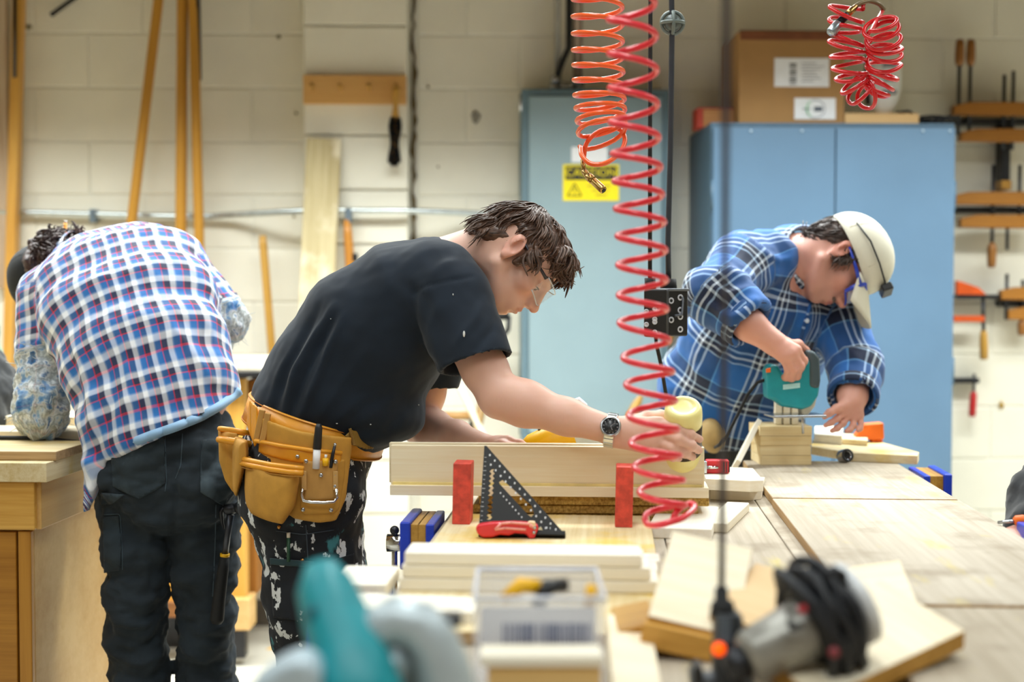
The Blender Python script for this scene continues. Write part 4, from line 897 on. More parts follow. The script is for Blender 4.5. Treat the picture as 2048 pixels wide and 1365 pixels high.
tag(mb.build('front_block', PLY, None, bevel=.003), 'ochre wooden block at the bottom before the clear bin', 'block')
mb = MB(); a = P(960, 1300, dw); b = P(1206, 1300, dw); z0 = P(975, 1335, dw).z; mb.box(((a.x+b.x)/2, dw+.022, z0+.006), (b.x-a.x, .047, .012))
tag(mb.build('front_board', PALE, None, bevel=.002), 'pale board lying on the ochre block at the bottom', 'board')
# ------------------------------------------------------------------ left bench
d0 = 3.0; c0 = P(73, 963, d0); sL = c0.dot(BS); tL = c0.dot(BT); za = c0.z; zl = P(73, 1060, d0).z; ztop = za+.045
o = thing('side_bench', BP(sL-.5, tL+.7, 0), 'ochre wooden bench the plaid-shirted worker leans on', 'workbench')
SIDE = wood('bench_side_ply', '#D3AE72', '#B98A42', .5, .4, grainy=.3); FRONTW = wood('bench_front_ply', '#BE862F', '#955F14', .4, .5)
rb(MB(), sL-1.3, sL-.012, tL+.012, tL+.78, .1, za-.002).build('cabinet_body', SIDE, o, bevel=.003)
rb(MB(), sL-1.28, sL-.05, tL+.04, tL+.75, 0, .1).build('plinth', DARKST, o)
rb(MB(), sL-1.3, sL, tL-.012, tL+.016, zl, za).build('front_apron', wood('apron_ply', '#D9A954', '#BD8630', .45), o, bevel=.004)
rb(MB(), sL-.012, sL+.01, tL, tL+.78, zl, za).build('side_apron', SIDE, o, bevel=.003)
rb(MB(), sL-1.25, sL-.045, tL-.004, tL+.013, .12, zl-.005).build('front_panel', FRONTW, o, bevel=.003)
rb(MB(), sL-.04, sL-.012, tL-.006, tL+.013, .1, zl-.003).build('corner_post', FRONTW, o, bevel=.003)
for k in range(6): rb(MB(), sL-1.3+.222*k, sL-1.3+.222*(k+1)-.002, tL-.02, tL+.80, za, ztop-.004).build('top_plank', wood('left_top', '#D6B57C', '#B58E4C', .6, .8, stain='#8E7040') if k == 0 else GLUEY, o, bevel=.002)
yb = ztop-.004
btop('worn yellow board end on the bench beside the plaid worker\'s arm', sL-.62, sL+.035, tL+.02, tL+.24, yb, .02, GLUEY, 'bench_board', 'board')
btop('long pale board under the plaid worker\'s hand', sL-.9, sL+.14, tL+.30, tL+.44, yb, .034, PB, 'pale_board', 'board', rot=1)
btop('pale board lying behind the plaid worker\'s forearm', sL-.7, sL+.12, tL+.62, tL+.78, yb, .04, PB, 'pale_board', 'board', rot=-2)
q = BP(sL-.1, tL+.2, yb+.026)
tag(MB().tube([BP(sL-.6, tL+.27, yb+.025), BP(sL-.3, tL+.22, yb+.027), BP(sL-.1, tL+.24, yb+.025), BP(sL+.05, tL+.27, yb+.008), BP(sL+.09, tL+.29, yb-.0), BP(sL+.10, tL+.3, yb-.2)], .005, 8).build('power_cable', RUBBER, None), 'black cord lying across the boards on the side bench', 'cord')
# ------------------------------------------------------------------ bench and lockers at the back wall, seen between the men
o = thing('back_bench', P(420, 1250, 4.95), 'ochre wooden bench at the back between the two left workers', 'workbench'); o.location.z = 0
def bxp(name, x0, y0, x1, y1, d, dep, mat, bev=.003): 
    a = P(x0, y0, d); b = P(x1, y1, d); return MB().box(((a.x+b.x)/2, d+dep/2, (a.z+b.z)/2), (b.x-a.x, dep, a.z-b.z)).build(name, mat, o, bevel=bev)
dB = 4.82
bxp('top_plank', 150, 744, 545, 756, dB-.05, .5, DARKST)
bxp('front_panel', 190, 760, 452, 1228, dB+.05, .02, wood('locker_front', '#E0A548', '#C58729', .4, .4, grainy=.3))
bxp('kick_board', 190, 1205, 452, 1236, dB+.03, .02, BROWNW)
bxp('post', 452, 758, 492, 1200, dB, .06, OCHRE)
bxp('post_foot', 446, 1200, 500, 1262, dB-.04, .12, wood('foot_wood', '#D9B279', '#BE9355', .5))
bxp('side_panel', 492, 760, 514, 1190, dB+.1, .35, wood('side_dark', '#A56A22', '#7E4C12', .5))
bxp('foot', 200, 1236, 452, 1318, dB+.25, .1, DARKST)
bxp('foot', 455, 1262, 490, 1318, dB, .06, DARKST)
bxp('iron_rail', 186, 1005, 199, 1310, dB-.6, .03, M('rail_red_brown', '#8A4A3C', .5, .2), .002)
bxp('rail_foot', 180, 1310, 206, 1392, dB-.6, .05, DARKST, .002)
tp = P(380, 744, dB-.05).z
o2 = MB(); a = P(440, 717, dB); b = P(530, 744, dB); o2.box(((a.x+b.x)/2, dB+.12, tp+(a.z-b.z)/2), (b.x-a.x, .16, a.z-b.z)); tag(o2.build('beam_offcut', PINE, None, bevel=.002), 'thick pine offcut lying on the back bench', 'offcut')
o2 = MB(); a = P(120, 700, dB); b = P(200, 744, dB); o2.box(((a.x+b.x)/2, dB+.12, tp+(a.z-b.z)/2), (b.x-a.x, .2, a.z-b.z)); tag(o2.build('wood_block', HANDLE, None, bevel=.002), 'wooden block on the back bench behind the plaid worker', 'block')
# small yellow marker on the floor
tag(MB().prism([(0, 0), (.06, .01), (.04, .08)], Pz(532, 1300, .0), Matrix.Identity(3), .002).build('floor_tape', YELLOW, None), 'scrap of yellow tape on the floor between the workers', 'tape')
# ------------------------------------------------------------------ continuous surfaces for bodies and clothes
def axis(lo, hi, h, fine=()):                    # grid coordinates, finer inside the given spans
    out = [lo]
    while out[-1] < hi:
        x = out[-1]; st = h
        for a, b, s in fine:
            if a-h < x < b: st = min(st, s)
        out.append(x+st)
    return np.array(out, dtype=np.float32)
class Field:
    def __init__(s, xs, ys, zs): s.x, s.y, s.z = xs, ys, zs; s.F = np.full((len(xs), len(ys), len(zs)), .3, np.float32)
    def _apply(s, fn, lo, hi, k, cut=False):
        m = k+.012; sl = []
        for c, l, h in ((s.x, lo[0], hi[0]), (s.y, lo[1], hi[1]), (s.z, lo[2], hi[2])):
            a, b = np.searchsorted(c, l-m), np.searchsorted(c, h+m)
            if b <= a: return
            sl.append(slice(a, b))
        d = fn(s.x[sl[0]][:, None, None], s.y[sl[1]][None, :, None], s.z[sl[2]][None, None, :]).astype(np.float32)
        A = s.F[tuple(sl)]
        if cut:
            d = -d; h = np.clip(.5-.5*(A-d)/k, 0, 1); s.F[tuple(sl)] = d*h+A*(1-h)+k*h*(1-h)
        else:
            h = np.clip(.5+.5*(A-d)/k, 0, 1); s.F[tuple(sl)] = d*h+A*(1-h)-k*h*(1-h)
    def cone(s, a, b, ra, rb, k=.01, cut=False):
        a, b = V(a), V(b); ba = b-a; L2 = max(ba.length_squared, 1e-9); r = max(ra, rb)
        def fn(X, Y, Z):
            px, py, pz = X-a.x, Y-a.y, Z-a.z; t = np.clip((px*ba.x+py*ba.y+pz*ba.z)/L2, 0, 1)
            return np.sqrt((px-t*ba.x)**2+(py-t*ba.y)**2+(pz-t*ba.z)**2)-(ra+(rb-ra)*t)
        s._apply(fn, [min(a[i], b[i])-r for i in range(3)], [max(a[i], b[i])+r for i in range(3)], k, cut); return s
    def chain(s, pts, rs, k=.01):
        for i in range(len(pts)-1): s.cone(pts[i], pts[i+1], rs[i], rs[i+1], k)
        return s
    def ell(s, c, r, R=None, k=.01, cut=False):
        c = V(c); R = R or Matrix.Identity(3); ax = [R.col[i] for i in range(3)]; m = max(r)
        def fn(X, Y, Z):
            px, py, pz = X-c.x, Y-c.y, Z-c.z; q = [(px*a.x+py*a.y+pz*a.z)/r[i] for i, a in enumerate(ax)]
            k0 = np.sqrt(q[0]**2+q[1]**2+q[2]**2)+1e-6; k1 = np.sqrt((q[0]/r[0])**2+(q[1]/r[1])**2+(q[2]/r[2])**2)+1e-6
            return k0*(k0-1)/k1
        s._apply(fn, [c[i]-m for i in range(3)], [c[i]+m for i in range(3)], k, cut); return s
    def loft(s, nodes, u, k=.03, grow=0.0):       # nodes = (centre, half width along u, half depth)
        for (a, ra, va), (b, rb, vb) in zip(nodes, nodes[1:]):
            a, b = V(a), V(b); ba = b-a; L = ba.length; w = ba/L; uu = V(u); uu = (uu-w*uu.dot(w)).normalized(); vv = w.cross(uu)
            ra_, rb_, va_, vb_ = ra+grow, rb+grow, va+grow, vb+grow; m = max(ra_, rb_, va_, vb_)
            def fn(X, Y, Z, a=a, w=w, uu=uu, vv=vv, L=L, ra_=ra_, rb_=rb_, va_=va_, vb_=vb_):
                px, py, pz = X-a.x, Y-a.y, Z-a.z; q = px*w.x+py*w.y+pz*w.z; t = np.clip(q/L, 0, 1); o = q-t*L
                qu = px*uu.x+py*uu.y+pz*uu.z; qv = px*vv.x+py*vv.y+pz*vv.z; ru = ra_+(rb_-ra_)*t; rv = va_+(vb_-va_)*t; mn = np.minimum(ru, rv)
                return (np.power(np.abs(qu/ru)**2.2+np.abs(qv/rv)**2.2+np.abs(o/(mn*.8))**2.2, 1/2.2)-1)*mn
            s._apply(fn, [min(a[i], b[i])-m for i in range(3)], [max(a[i], b[i])+m for i in range(3)], k)
        return s
    def merge(s, o, k=.02):
        h = np.clip(.5+.5*(s.F-o.F)/k, 0, 1); s.F = (o.F*h+s.F*(1-h)-k*h*(1-h)).astype(np.float32); return s
    def plane(s, p, n, k=.004, box=None):         # cut away the side n points to (optionally only near p)
        p, n = V(p), V(n).normalized()
        def fn(X, Y, Z): return -((X-p.x)*n.x+(Y-p.y)*n.y+(Z-p.z)*n.z)
        if box is None: s._apply(fn, [s.x[0], s.y[0], s.z[0]], [s.x[-1], s.y[-1], s.z[-1]], k, True)
        else: s._apply(fn, [p[i]-box for i in range(3)], [p[i]+box for i in range(3)], k, True)
        return s
    def mesh(s):                                  # surface nets
        F = s.F; F[0] = F[-1] = .05; F[:, 0] = F[:, -1] = .05; F[:, :, 0] = F[:, :, -1] = .05
        I = F < 0
        c = I.astype(np.int8); c = c[:-1]+c[1:]; c = c[:, :-1]+c[:, 1:]; c = c[:, :, :-1]+c[:, :, 1:]
        act = (c > 0) & (c < 8); ijk = np.argwhere(act); n = len(ijk); idm = np.full(act.shape, -1, np.int32); idm[act] = np.arange(n)
        i, j, k = ijk.T; corner = {}
        for a in (0, 1):
            for b in (0, 1):
                for d in (0, 1): corner[a, b, d] = F[i+a, j+b, k+d]
        acc = np.zeros((n, 3)); cnt = np.zeros(n)
        for a in (0, 1):
            for b in (0, 1):
                for e in range(3):
                    q0 = [a, b]; q0.insert(e, 0); q1 = [a, b]; q1.insert(e, 1)
                    f0, f1 = corner[tuple(q0)], corner[tuple(q1)]; cr = (f0 < 0) != (f1 < 0); t = np.where(cr, f0/np.where(cr, f0-f1, 1), 0)
                    p = np.tile(np.array(q0, float), (n, 1)); p[:, e] = t; acc[cr] += p[cr]; cnt[cr] += 1
        acc /= cnt[:, None]; v = np.empty((n, 3))
        for e, (co, ii) in enumerate(((s.x, i), (s.y, j), (s.z, k))): v[:, e] = co[ii]+acc[:, e]*(co[ii+1]-co[ii])
        quads = []
        for e in range(3):
            A = np.moveaxis(I, e, 0); M_ = np.moveaxis(idm, e, 0)
            d = A[:-1, 1:-1, 1:-1] != A[1:, 1:-1, 1:-1]; q = np.argwhere(d); ins = A[:-1, 1:-1, 1:-1][d]; a, b, c_ = q.T
            f = np.stack([M_[a, b, c_], M_[a, b+1, c_], M_[a, b+1, c_+1], M_[a, b, c_+1]], 1)
            fl = ~ins if e != 1 else ins
            f[fl] = f[fl][:, ::-1]; quads.append(f)
        return v, np.concatenate(quads)
def normals(v, q):
    n = np.zeros_like(v); fn = np.cross(v[q[:, 2]]-v[q[:, 0]], v[q[:, 3]]-v[q[:, 1]])
    for k in range(4): np.add.at(n, q[:, k], fn)
    return n/(np.linalg.norm(n, axis=1)[:, None]+1e-12)
def relax(v, q, it=2, lam=.5):
    for _ in range(it):
        a = np.zeros_like(v); c = np.zeros(len(v))
        for x, y in ((0, 1), (1, 2), (2, 3), (3, 0)):
            np.add.at(a, q[:, x], v[q[:, y]]); np.add.at(a, q[:, y], v[q[:, x]]); np.add.at(c, q[:, x], 1); np.add.at(c, q[:, y], 1)
        v = v+lam*(a/np.maximum(c, 1)[:, None]-v)
    return v
def np_mesh(name, v, q, mat, parent, g=None, col=None, smooth=True):
    org = np.array(wloc(parent)) if parent else np.zeros(3)
    me = bpy.data.meshes.new(name); me.vertices.add(len(v)); me.vertices.foreach_set('co', (v-org).astype(np.float32).ravel())
    k = q.shape[1]; me.loops.add(q.size); me.polygons.add(len(q)); me.loops.foreach_set('vertex_index', q.astype(np.int32).ravel())
    me.polygons.foreach_set('loop_start', np.arange(0, q.size, k, dtype=np.int32)); me.update(calc_edges=True); me.validate()
    at = me.attributes.new('g', 'FLOAT_VECTOR', 'POINT'); at.data.foreach_set('vector', (v if g is None else g).astype(np.float32).ravel())
    if col is not None:
        at = me.attributes.new('col', 'FLOAT_COLOR', 'POINT'); at.data.foreach_set('color', np.concatenate([col, np.ones((len(v), 1))], 1).astype(np.float32).ravel())
    me.polygons.foreach_set('use_smooth', np.full(len(q), smooth)); me.materials.append(mat)
    o = bpy.data.objects.new(name, me); COL.objects.link(o)
    if parent: o.parent = parent
    o.location = (0, 0, 0); return o
def to_px(v):                                     # where points fall in the photograph (for laying out folds, pockets)
    z = v[:, 2]-EYE; w_ = v[:, 1]*cp-z*sp; return np.stack([1024+FPX*v[:, 0]/w_, 682.5-FPX*(z*cp+v[:, 1]*sp)/w_], 1)
def fold(v, n, pts, width, height, soft=.35, face=.15):  # a crease or ridge along a line on the side facing the room's front
    px = to_px(v); d = np.full(len(v), 1e9); tt = np.zeros(len(v)); L = sum(math.dist(a, b) for a, b in zip(pts, pts[1:])); acc = 0
    for a, b in zip(pts, pts[1:]):
        a, b = np.array(a, float), np.array(b, float); ab = b-a; l = np.linalg.norm(ab); t = np.clip(((px-a)@ab)/(l*l), 0, 1); r = np.linalg.norm(px-a-t[:, None]*ab, axis=1)
        m = r < d; d[m] = r[m]; tt[m] = (acc+t[m]*l)/L; acc += l
    wgt = np.exp(-(d/width)**2)*np.clip(np.minimum(tt, 1-tt)/soft, 0, 1)**.7*np.clip((face-n[:, 1])/.4, 0, 1)
    return v+n*(wgt*height)[:, None]
def wrinkle(v, n, amp, sc, seed=0.0, mask=None):
    h = np.array([noise.fractal((p[0]*sc[0]+seed, p[1]*sc[1]+seed, p[2]*sc[2]), .8, 2.1, 3) for p in v])
    if mask is not None: h = h*mask
    return v+n*(h*amp)[:, None]
def in_poly(px, poly):
    x, y = px[:, 0], px[:, 1]; ins = np.zeros(len(px), bool); n = len(poly)
    for i in range(n):
        (x0, y0), (x1, y1) = poly[i], poly[(i+1) % n]; c = ((y0 > y) != (y1 > y)) & (x < (x1-x0)*(y-y0)/((y1-y0) or 1e-9)+x0); ins ^= c
    return ins
def patch(name, v, q, poly, mat, parent, off=.003, th=.003, ymax=9):  # a piece of cloth sewn on: the part of a surface inside a convex outline
    n = normals(v, q); px = to_px(v); cx, cy = np.mean(poly, 0); big = [(cx+(x-cx)*1.0+np.sign(x-cx)*14, cy+(y-cy)*1.0+np.sign(y-cy)*14) for x, y in poly]
    ok = in_poly(px, big) & (n[:, 1] < .25) & (v[:, 1] < ymax); fq = q[ok[q].all(1)]
    if not len(fq): return None
    us, inv = np.unique(fq, return_inverse=True); vv = v[us]+n[us]*off; inv = inv.reshape(fq.shape)
    bm = bmesh.new(); bv = [bm.verts.new(p) for p in vv]
    for f in inv:
        try: bm.faces.new([bv[i] for i in f])
        except ValueError: pass
    eye = V((0, 0, EYE)); c = ray(cx, cy); m = len(poly)
    for i in range(m):
        a, b = ray(*poly[i]), ray(*poly[(i+1) % m]); pn = a.cross(b).normalized()
        if pn.dot(c) > 0: pn = -pn
        bmesh.ops.bisect_plane(bm, geom=bm.verts[:]+bm.edges[:]+bm.faces[:], plane_co=eye, plane_no=pn, clear_outer=True)
    org = wloc(parent)
    for x in bm.verts: x.co -= org
    me = bpy.data.meshes.new(name); bm.to_mesh(me); bm.free()
    at = me.attributes.new('g', 'FLOAT_VECTOR', 'POINT'); at.data.foreach_set('vector', [c_ for x in me.vertices for c_ in x.co])
    me.polygons.foreach_set('use_smooth', [True]*len(me.polygons)); me.materials.append(mat)
    o = bpy.data.objects.new(name, me); COL.objects.link(o); o.parent = parent
    md = o.modifiers.new('solid', 'SOLIDIFY'); md.thickness = th; md.offset = 1; return o
import bmesh
def seam(name, v, q, pts, r, mat, parent, n_=30):  # a line of stitching lying on a surface, drawn between points seen in the photograph
    n = normals(v, q); fr = np.where(n[:, 1] < -.05)[0]; px = to_px(v[fr]); out = []
    for a, b in zip(pts, pts[1:]):
        for k in range(n_//max(1, len(pts)-1)+1):
            f = k/(n_//max(1, len(pts)-1)+1); y = np.array([a[0]+(b[0]-a[0])*f, a[1]+(b[1]-a[1])*f]); d2 = ((px-y)**2).sum(1); m = np.argsort(d2)[:4]
            w_ = 1/(d2[m]+1); c = ((v[fr][m]+n[fr][m]*r*.6)*w_[:, None]).sum(0)/w_.sum(); t = P(y[0], y[1], c[1]); out.append(t)
    for _ in range(2): out = [out[0]]+[(a+b*2+c)/4 for a, b, c in zip(out, out[1:], out[2:])]+[out[-1]]
    return MB().tube(out, r, 5).build(name, mat, parent)
# ------------------------------------------------------------------ heads and hands
class Head:
    def __init__(s, ear_px, near, f, u, sc_=1.0):  # ear_px: pixel and depth of the ear nearest the viewer; near=-1 right ear
        s.s = sc_; s.f = V(f).normalized(); u = V(u); s.u = (u-s.f*u.dot(s.f)).normalized(); s.l = s.u.cross(s.f)
        s.C = P(*ear_px)-(s.f*-.005+s.l*(near*.078))*s.s; s.R = Matrix((s.f, s.l, s.u)).transposed()
    def w(s, x, y, z): return s.C+(s.f*x+s.l*y+s.u*z)*s.s
    def local(s, v): return ((v-np.array(s.C))@np.array(s.R))/s.s
    def build(s, F, jaw=1.0, nose=1.0, fat=0.0, neck=None, nr=(.056, .062)):
        w, k, R = s.w, s.s, s.R; E = lambda c, r, kk=.012, cut=False, RR=None: F.ell(w(*c), [x*k for x in r], RR or R, kk, cut)
        Cn = lambda a, b, ra, rb, kk=.008, cut=False: F.cone(w(*a), w(*b), ra*k, rb*k, kk, cut)
        E((0, 0, .037), (.094, .075, .078)); E((-.035, 0, .008), (.062, .064, .06), .02)
        E((.045, 0, -.02), (.05, .059+fat, .078), .02); E((.04, 0, -.066), (.043, .044+fat, .034), .02)
        for sg in (-1, 1):
            Cn((.002, sg*(.058+fat), -.045), (.058, sg*.024, -.09*jaw), .017, .015, .018)
            Cn((.086, sg*.032, .024), (.094, sg*.009, .017), .0105, .009, .010)
            E((.062, sg*.044, -.02), (.026, .02+fat*.6, .02), .014)
        E((.072, 0, -.09*jaw), (.019, .021, .018), .014)
        E((.076, 0, -.06), (.024, .032, .028), .014)
        for sg in (-1, 1): E((.097, sg*.032, -.003), (.016, .019, .013), .010, True)
        Cn((.094, 0, .014), (.113*nose, 0, -.03), .0075, .0105, .008); E((.1165*nose, 0, -.0345), (.0115, .0115, .0105), .006)
        E((.094, 0, -.030), (.0165, .0155, .019), .008); E((.083, 0, -.064), (.0185, .026, .026), .010)
        for sg in (-1, 1): E((.105, sg*.0115, -.038), (.0095, .0075, .008), .005)
        for sg in (-1, 1): E((.113, sg*.0055, -.0455), (.0045, .003, .0025), .002, True)
        E((.0985, 0, -.0605), (.0085, .0215, .0058), .004); E((.0965, 0, -.0715), (.0085, .0185, .0062), .004)
        E((.108, 0, -.0655), (.0095, .024, .0013), .002, True); E((.097, 0, -.081), (.009, .018, .005), .006, True)
        for sg in (-1, 1):
            E((.080, sg*.032, -.0035), (.0142, .0148, .0125), .004)                         # lids over the eyes
            E((.0915, sg*.032, -.0075), (.006, .0105, .0023), .0012, True)
        for sg in (-1, 1):
            RE = R @ Rz(sg*22) @ Ry(-8); E((-.006, sg*.079, .002), (.0195, .0065, .031), .006, False, RE); E((-.012, sg*.083, .012), (.013, .007, .018), .004, False, RE)
            E((-.001, sg*.087, .004), (.010, .006, .017), .004, True, RE); E((-.004, sg*.079, -.026), (.009, .006, .009), .006)
        if neck is not None:
            F.cone(w(-.028, 0, -.035), neck, nr[0]*k, nr[1]*k, .03)
    def colour(s, v, base, lip=(.42, .13, .11), red=(.58, .17, .11), stubble=0.0, stub=(.2, .13, .1)):
        c = np.tile(np.array(base), (len(v), 1)); p = s.local(v); near = (np.abs(p) < .16).all(1)
        def blob(ctr, r, colr, a):
            q = ((p-np.array(ctr))/np.array(r)); f = np.clip(1.3-np.sqrt((q**2).sum(1)), 0, 1)*a; f = np.clip(f*1.6, 0, a)*near
            c[:] = c*(1-f[:, None])+np.array(colr)*f[:, None]
        for sg in (-1, 1): blob((-.005, sg*.084, 0), (.026, .02, .036), red, .4); blob((.075, sg*.045, -.03), (.03, .03, .022), red, .2)
        blob((.118, 0, -.036), (.018, .02, .014), red, .25)
        if stubble:
            blob((.07, 0, -.085), (.05, .06, .035), stub, stubble); blob((.1, 0, -.052), (.02, .03, .008), stub, stubble)
            for sg in (-1, 1): blob((.02, sg*.06, -.05), (.04, .03, .04), stub, stubble*.8)
        blob((.104, 0, -.0655), (.011, .021, .0105), lip, .85)
        return c
def finger_chain(F, pts, r0=.0098, r1=.0074, k=.004): F.chain(pts, list(np.linspace(r0, r1, len(pts))), k)
def hand(F, wrist, fingers, thumb, sc_=1.0, wr=.024):  # fingers: four lists of joints, knuckle first; thumb: joints from its base
    wrist = V(wrist); kn = [V(f[0]) for f in fingers]
    for i, kx in enumerate(kn): F.cone(wrist.lerp(kx, .05)+(kx-kn[1])*.35, kx, .0165*sc_, .0115*sc_, .012)
    for a, b in zip(kn, kn[1:]): F.cone(a.lerp(wrist, .12), b.lerp(wrist, .12), .011*sc_, .011*sc_, .008); F.cone(a.lerp(wrist, .45), b.lerp(wrist, .45), .0135*sc_, .0135*sc_, .008)
    for f, s_ in zip(fingers, (1, 1.03, .98, .86)):
        finger_chain(F, [V(p) for p in f], .0100*sc_*s_, .0074*sc_*s_)
        for p in f[1:3]: F.ell(p, [.0098*sc_*s_]*3, None, .004)
    t = [V(p) for p in thumb]; F.cone(wrist.lerp(t[0], .3), t[0], .016*sc_, .0145*sc_, .012); F.chain(t, [.0145*sc_, .0125*sc_, .0108*sc_, .0088*sc_][:len(t)], .006)
    F.cone(t[0], kn[0].lerp(wrist, .35), .013*sc_, .011*sc_, .012)
def skin(name, base):
    m, t, b, g = nt(name); at = t.nodes.new('ShaderNodeAttribute'); at.attribute_name = 'col'
    f = nz(t, g, 55, 4); col = mixc(t, math_(t, 'MULTIPLY', f, .18), at.outputs['Color'], (base[0]*.72, base[1]*.5, base[2]*.45))
    link(t, col, b.inputs['Base Color']); b.inputs['Roughness'].default_value = .5; b.inputs['Subsurface Weight'].default_value = .18
    b.inputs['Subsurface Radius'].default_value = (.012, .004, .002); b.inputs['Subsurface Scale'].default_value = 1.0
    bump(t, b, nz(t, g, 420, 3), .12, .0006); return m
def cloth(name, col, rough=.85, var=.12, sheen=.25, weave=1400, bmp=.12, dirt=None):
    m, t, b, g = nt(name); col = hexc(col) if isinstance(col, str) else col
    c = ramp(t, nz(t, g, 18, 5), [(.3, tuple(x*(1-var) for x in col)), (.7, tuple(min(1, x*(1+var)) for x in col))])
    if dirt:
        for th, sc_, dc, wd in dirt: c = mixc(t, ramp(t, nz(t, g, sc_, 4, (1, 1, .7)), [(th, (0, 0, 0)), (th+wd, (1, 1, 1))]), c, hexc(dc))
    link(t, c, b.inputs['Base Color']); b.inputs['Roughness'].default_value = rough; b.inputs['Sheen Weight'].default_value = sheen; b.inputs['Sheen Roughness'].default_value = .4
    bump(t, b, nz(t, g, weave, 2), bmp, .0006); return m
def plaid(name, period, stops_u, stops_v, rough=.85, frac=.5, wear=None):   # woven check: g.x across the cloth, g.y along it
    m, t, b, g = nt(name); sx = t.nodes.new('ShaderNodeSeparateXYZ'); link(t, g, sx.inputs[0])
    fu = math_(t, 'FRACT', math_(t, 'MULTIPLY', sx.outputs[0], 1/period)); fv = math_(t, 'FRACT', math_(t, 'MULTIPLY', sx.outputs[1], 1/period))
    A = ramp(t, fu, [(p, hexc(c)) for p, c in stops_u]); B = ramp(t, fv, [(p, hexc(c)) for p, c in stops_v])
    c = mixc(t, frac, A, B)
    if wear:
        wp = t.nodes.new('ShaderNodeSeparateXYZ'); link(t, g, wp.inputs[0]); nzv = nz(t, g, 38, 5)
        msk = math_(t, 'MULTIPLY', math_(t, 'GREATER_THAN', math_(t, 'ADD', wp.outputs[2], math_(t, 'MULTIPLY', nzv, .5)), .75), 1.0)
        wc = ramp(t, nz(t, g, 26, 6), [(.34, hexc('#1F5E96')), (.43, hexc('#6D97BE')), (.48, hexc('#C9CFCE')), (.53, hexc('#8A908E')), (.60, hexc('#E2E6E6')), (.66, hexc('#2C6AA0')), (.75, hexc('#1A3558'))])
        c = mixc(t, math_(t, 'MULTIPLY', msk, .85), c, wc)
    link(t, c, b.inputs['Base Color']); b.inputs['Roughness'].default_value = rough; b.inputs['Sheen Weight'].default_value = .15
    bump(t, b, nz(t, g, 900, 2), .15, .0008); return m
def locks(name, mat, parent, v, n, head, crown, count, length, rad, curl=.006, lift=.006, seed=1, bias=V((0, 0, 0)), keep=None):
    rg = random.Random(seed); mb = MB(); idx = [i for i in range(len(v)) if keep is None or keep[i]]
    for _ in range(count):
        i = rg.choice(idx); p = V(v[i]); nn = V(n[i]); d = (p-crown)+bias*.1; d = d-nn*d.dot(nn)
        if d.length < 1e-4: continue
        d.normalize(); sd = nn.cross(d); L = length*rg.uniform(.55, 1.2); q_ = p*22
        w0 = noise.noise(q_)*1.5+rg.uniform(-.12, .12); ph = noise.noise(q_*.7+V((9, 3, 1)))*6+rg.uniform(-.3, .3); pts = []; off = rg.uniform(-.001, .0025)
        for k in range(7):
            f = k/6; pts.append(p+nn*(off-.002)+d*(L*f)+sd*(curl*(math.sin(ph+f*4.5)-math.sin(ph))+w0*L*f*.5)+nn*(lift*math.sin(f*PI*.8)-6.5*L*L*f*f+curl*.15*math.cos(ph+f*5)))
        r = rad*rg.uniform(.6, 1.3); mb.tube(pts, [r*.6, r, r*1.05, r, r*.9, r*.7, r*.3], 4, flat=.5)
    return mb.build(name, mat, parent)
def hair_mat(name, a, b_):
    m, t, b, g = nt(name); c = ramp(t, nz(t, g, 160, 3, (.15, 1, 1)), [(.3, hexc(a)), (.7, hexc(b_))]); link(t, c, b.inputs['Base Color'])
    b.inputs['Roughness'].default_value = .42; b.inputs['Specular IOR Level'].default_value = .4; b.inputs['Sheen Weight'].default_value = .1; bump(t, b, nz(t, g, 300, 3, (.2, 1, 1)), .5, .001); return m
# ------------------------------------------------------------------ the young man in the dark T-shirt
SK1 = (.74, .45, .35)
def tri(a): return np.array(a)
dm = 2.95
p1 = thing('person', P(640, 1365, dm), 'person in black T-shirt and safety glasses bending over the pine board, squeezing glue', 'person'); p1.location.z = 0
pelv = [(P(632, 850, dm), .158, .128), (P(612, 915, dm), .17, .124), (P(607, 985, dm), .172, .112)]
shirtN = [(P(624, 872, dm), .166, .131), (P(650, 810, dm), .172, .136), (P(684, 757, dm), .180, .146), (P(752, 668, dm), .196, .150), (P(822, 598, dm), .200, .124), (P(880, 560, dm), .165, .086), (P(915, 545, dm), .10, .062)]
sh_n, sh_f = P(882, 582, 2.80), P(888, 590, 3.12)
el_n, wr_n = P(1000, 794, 2.70), P(1226, 862, 2.64)
el_f, wr_f = P(838, 850, 3.09), P(966, 893, 2.82)
h1 = Head((1029, 494, 2.79), -1, (.58, -.14, -.80), (.78, .12, .58), .92)
F = Field(axis(-.62, .42, .008, [(-.10, .42, .0024)]), axis(2.52, 3.34, .008, [(2.56, 3.02, .0026)]), axis(-.02, 1.48, .008, [(.93, 1.04, .0026), (1.17, 1.47, .0024)]))
F.loft([(c, a*.88, b*.86) for c, a, b in pelv[::-1]+shirtN[1:]], (0, 1, 0), .04)
nb = P(915, 548, 2.955)
h1.build(F, neck=nb, nr=(.055, .064))
F.cone(h1.w(-.05, 0, -.0), P(893, 532, 2.95), .045, .055, .03)
for sh, el, wr in ((sh_n, el_n, wr_n), (sh_f, el_f, wr_f)):
    F.chain([sh, sh.lerp(el, .35), sh.lerp(el, .75), el], [.056, .048, .042, .039], .02)
    F.chain([el, el.lerp(wr, .22), el.lerp(wr, .6), wr], [.039, .041, .0325, .0258], .02)
F.ell(el_n.lerp(wr_n, .2)+V((0, 0, .006)), (.06, .034, .034), frame(wr_n-el_n), .02)
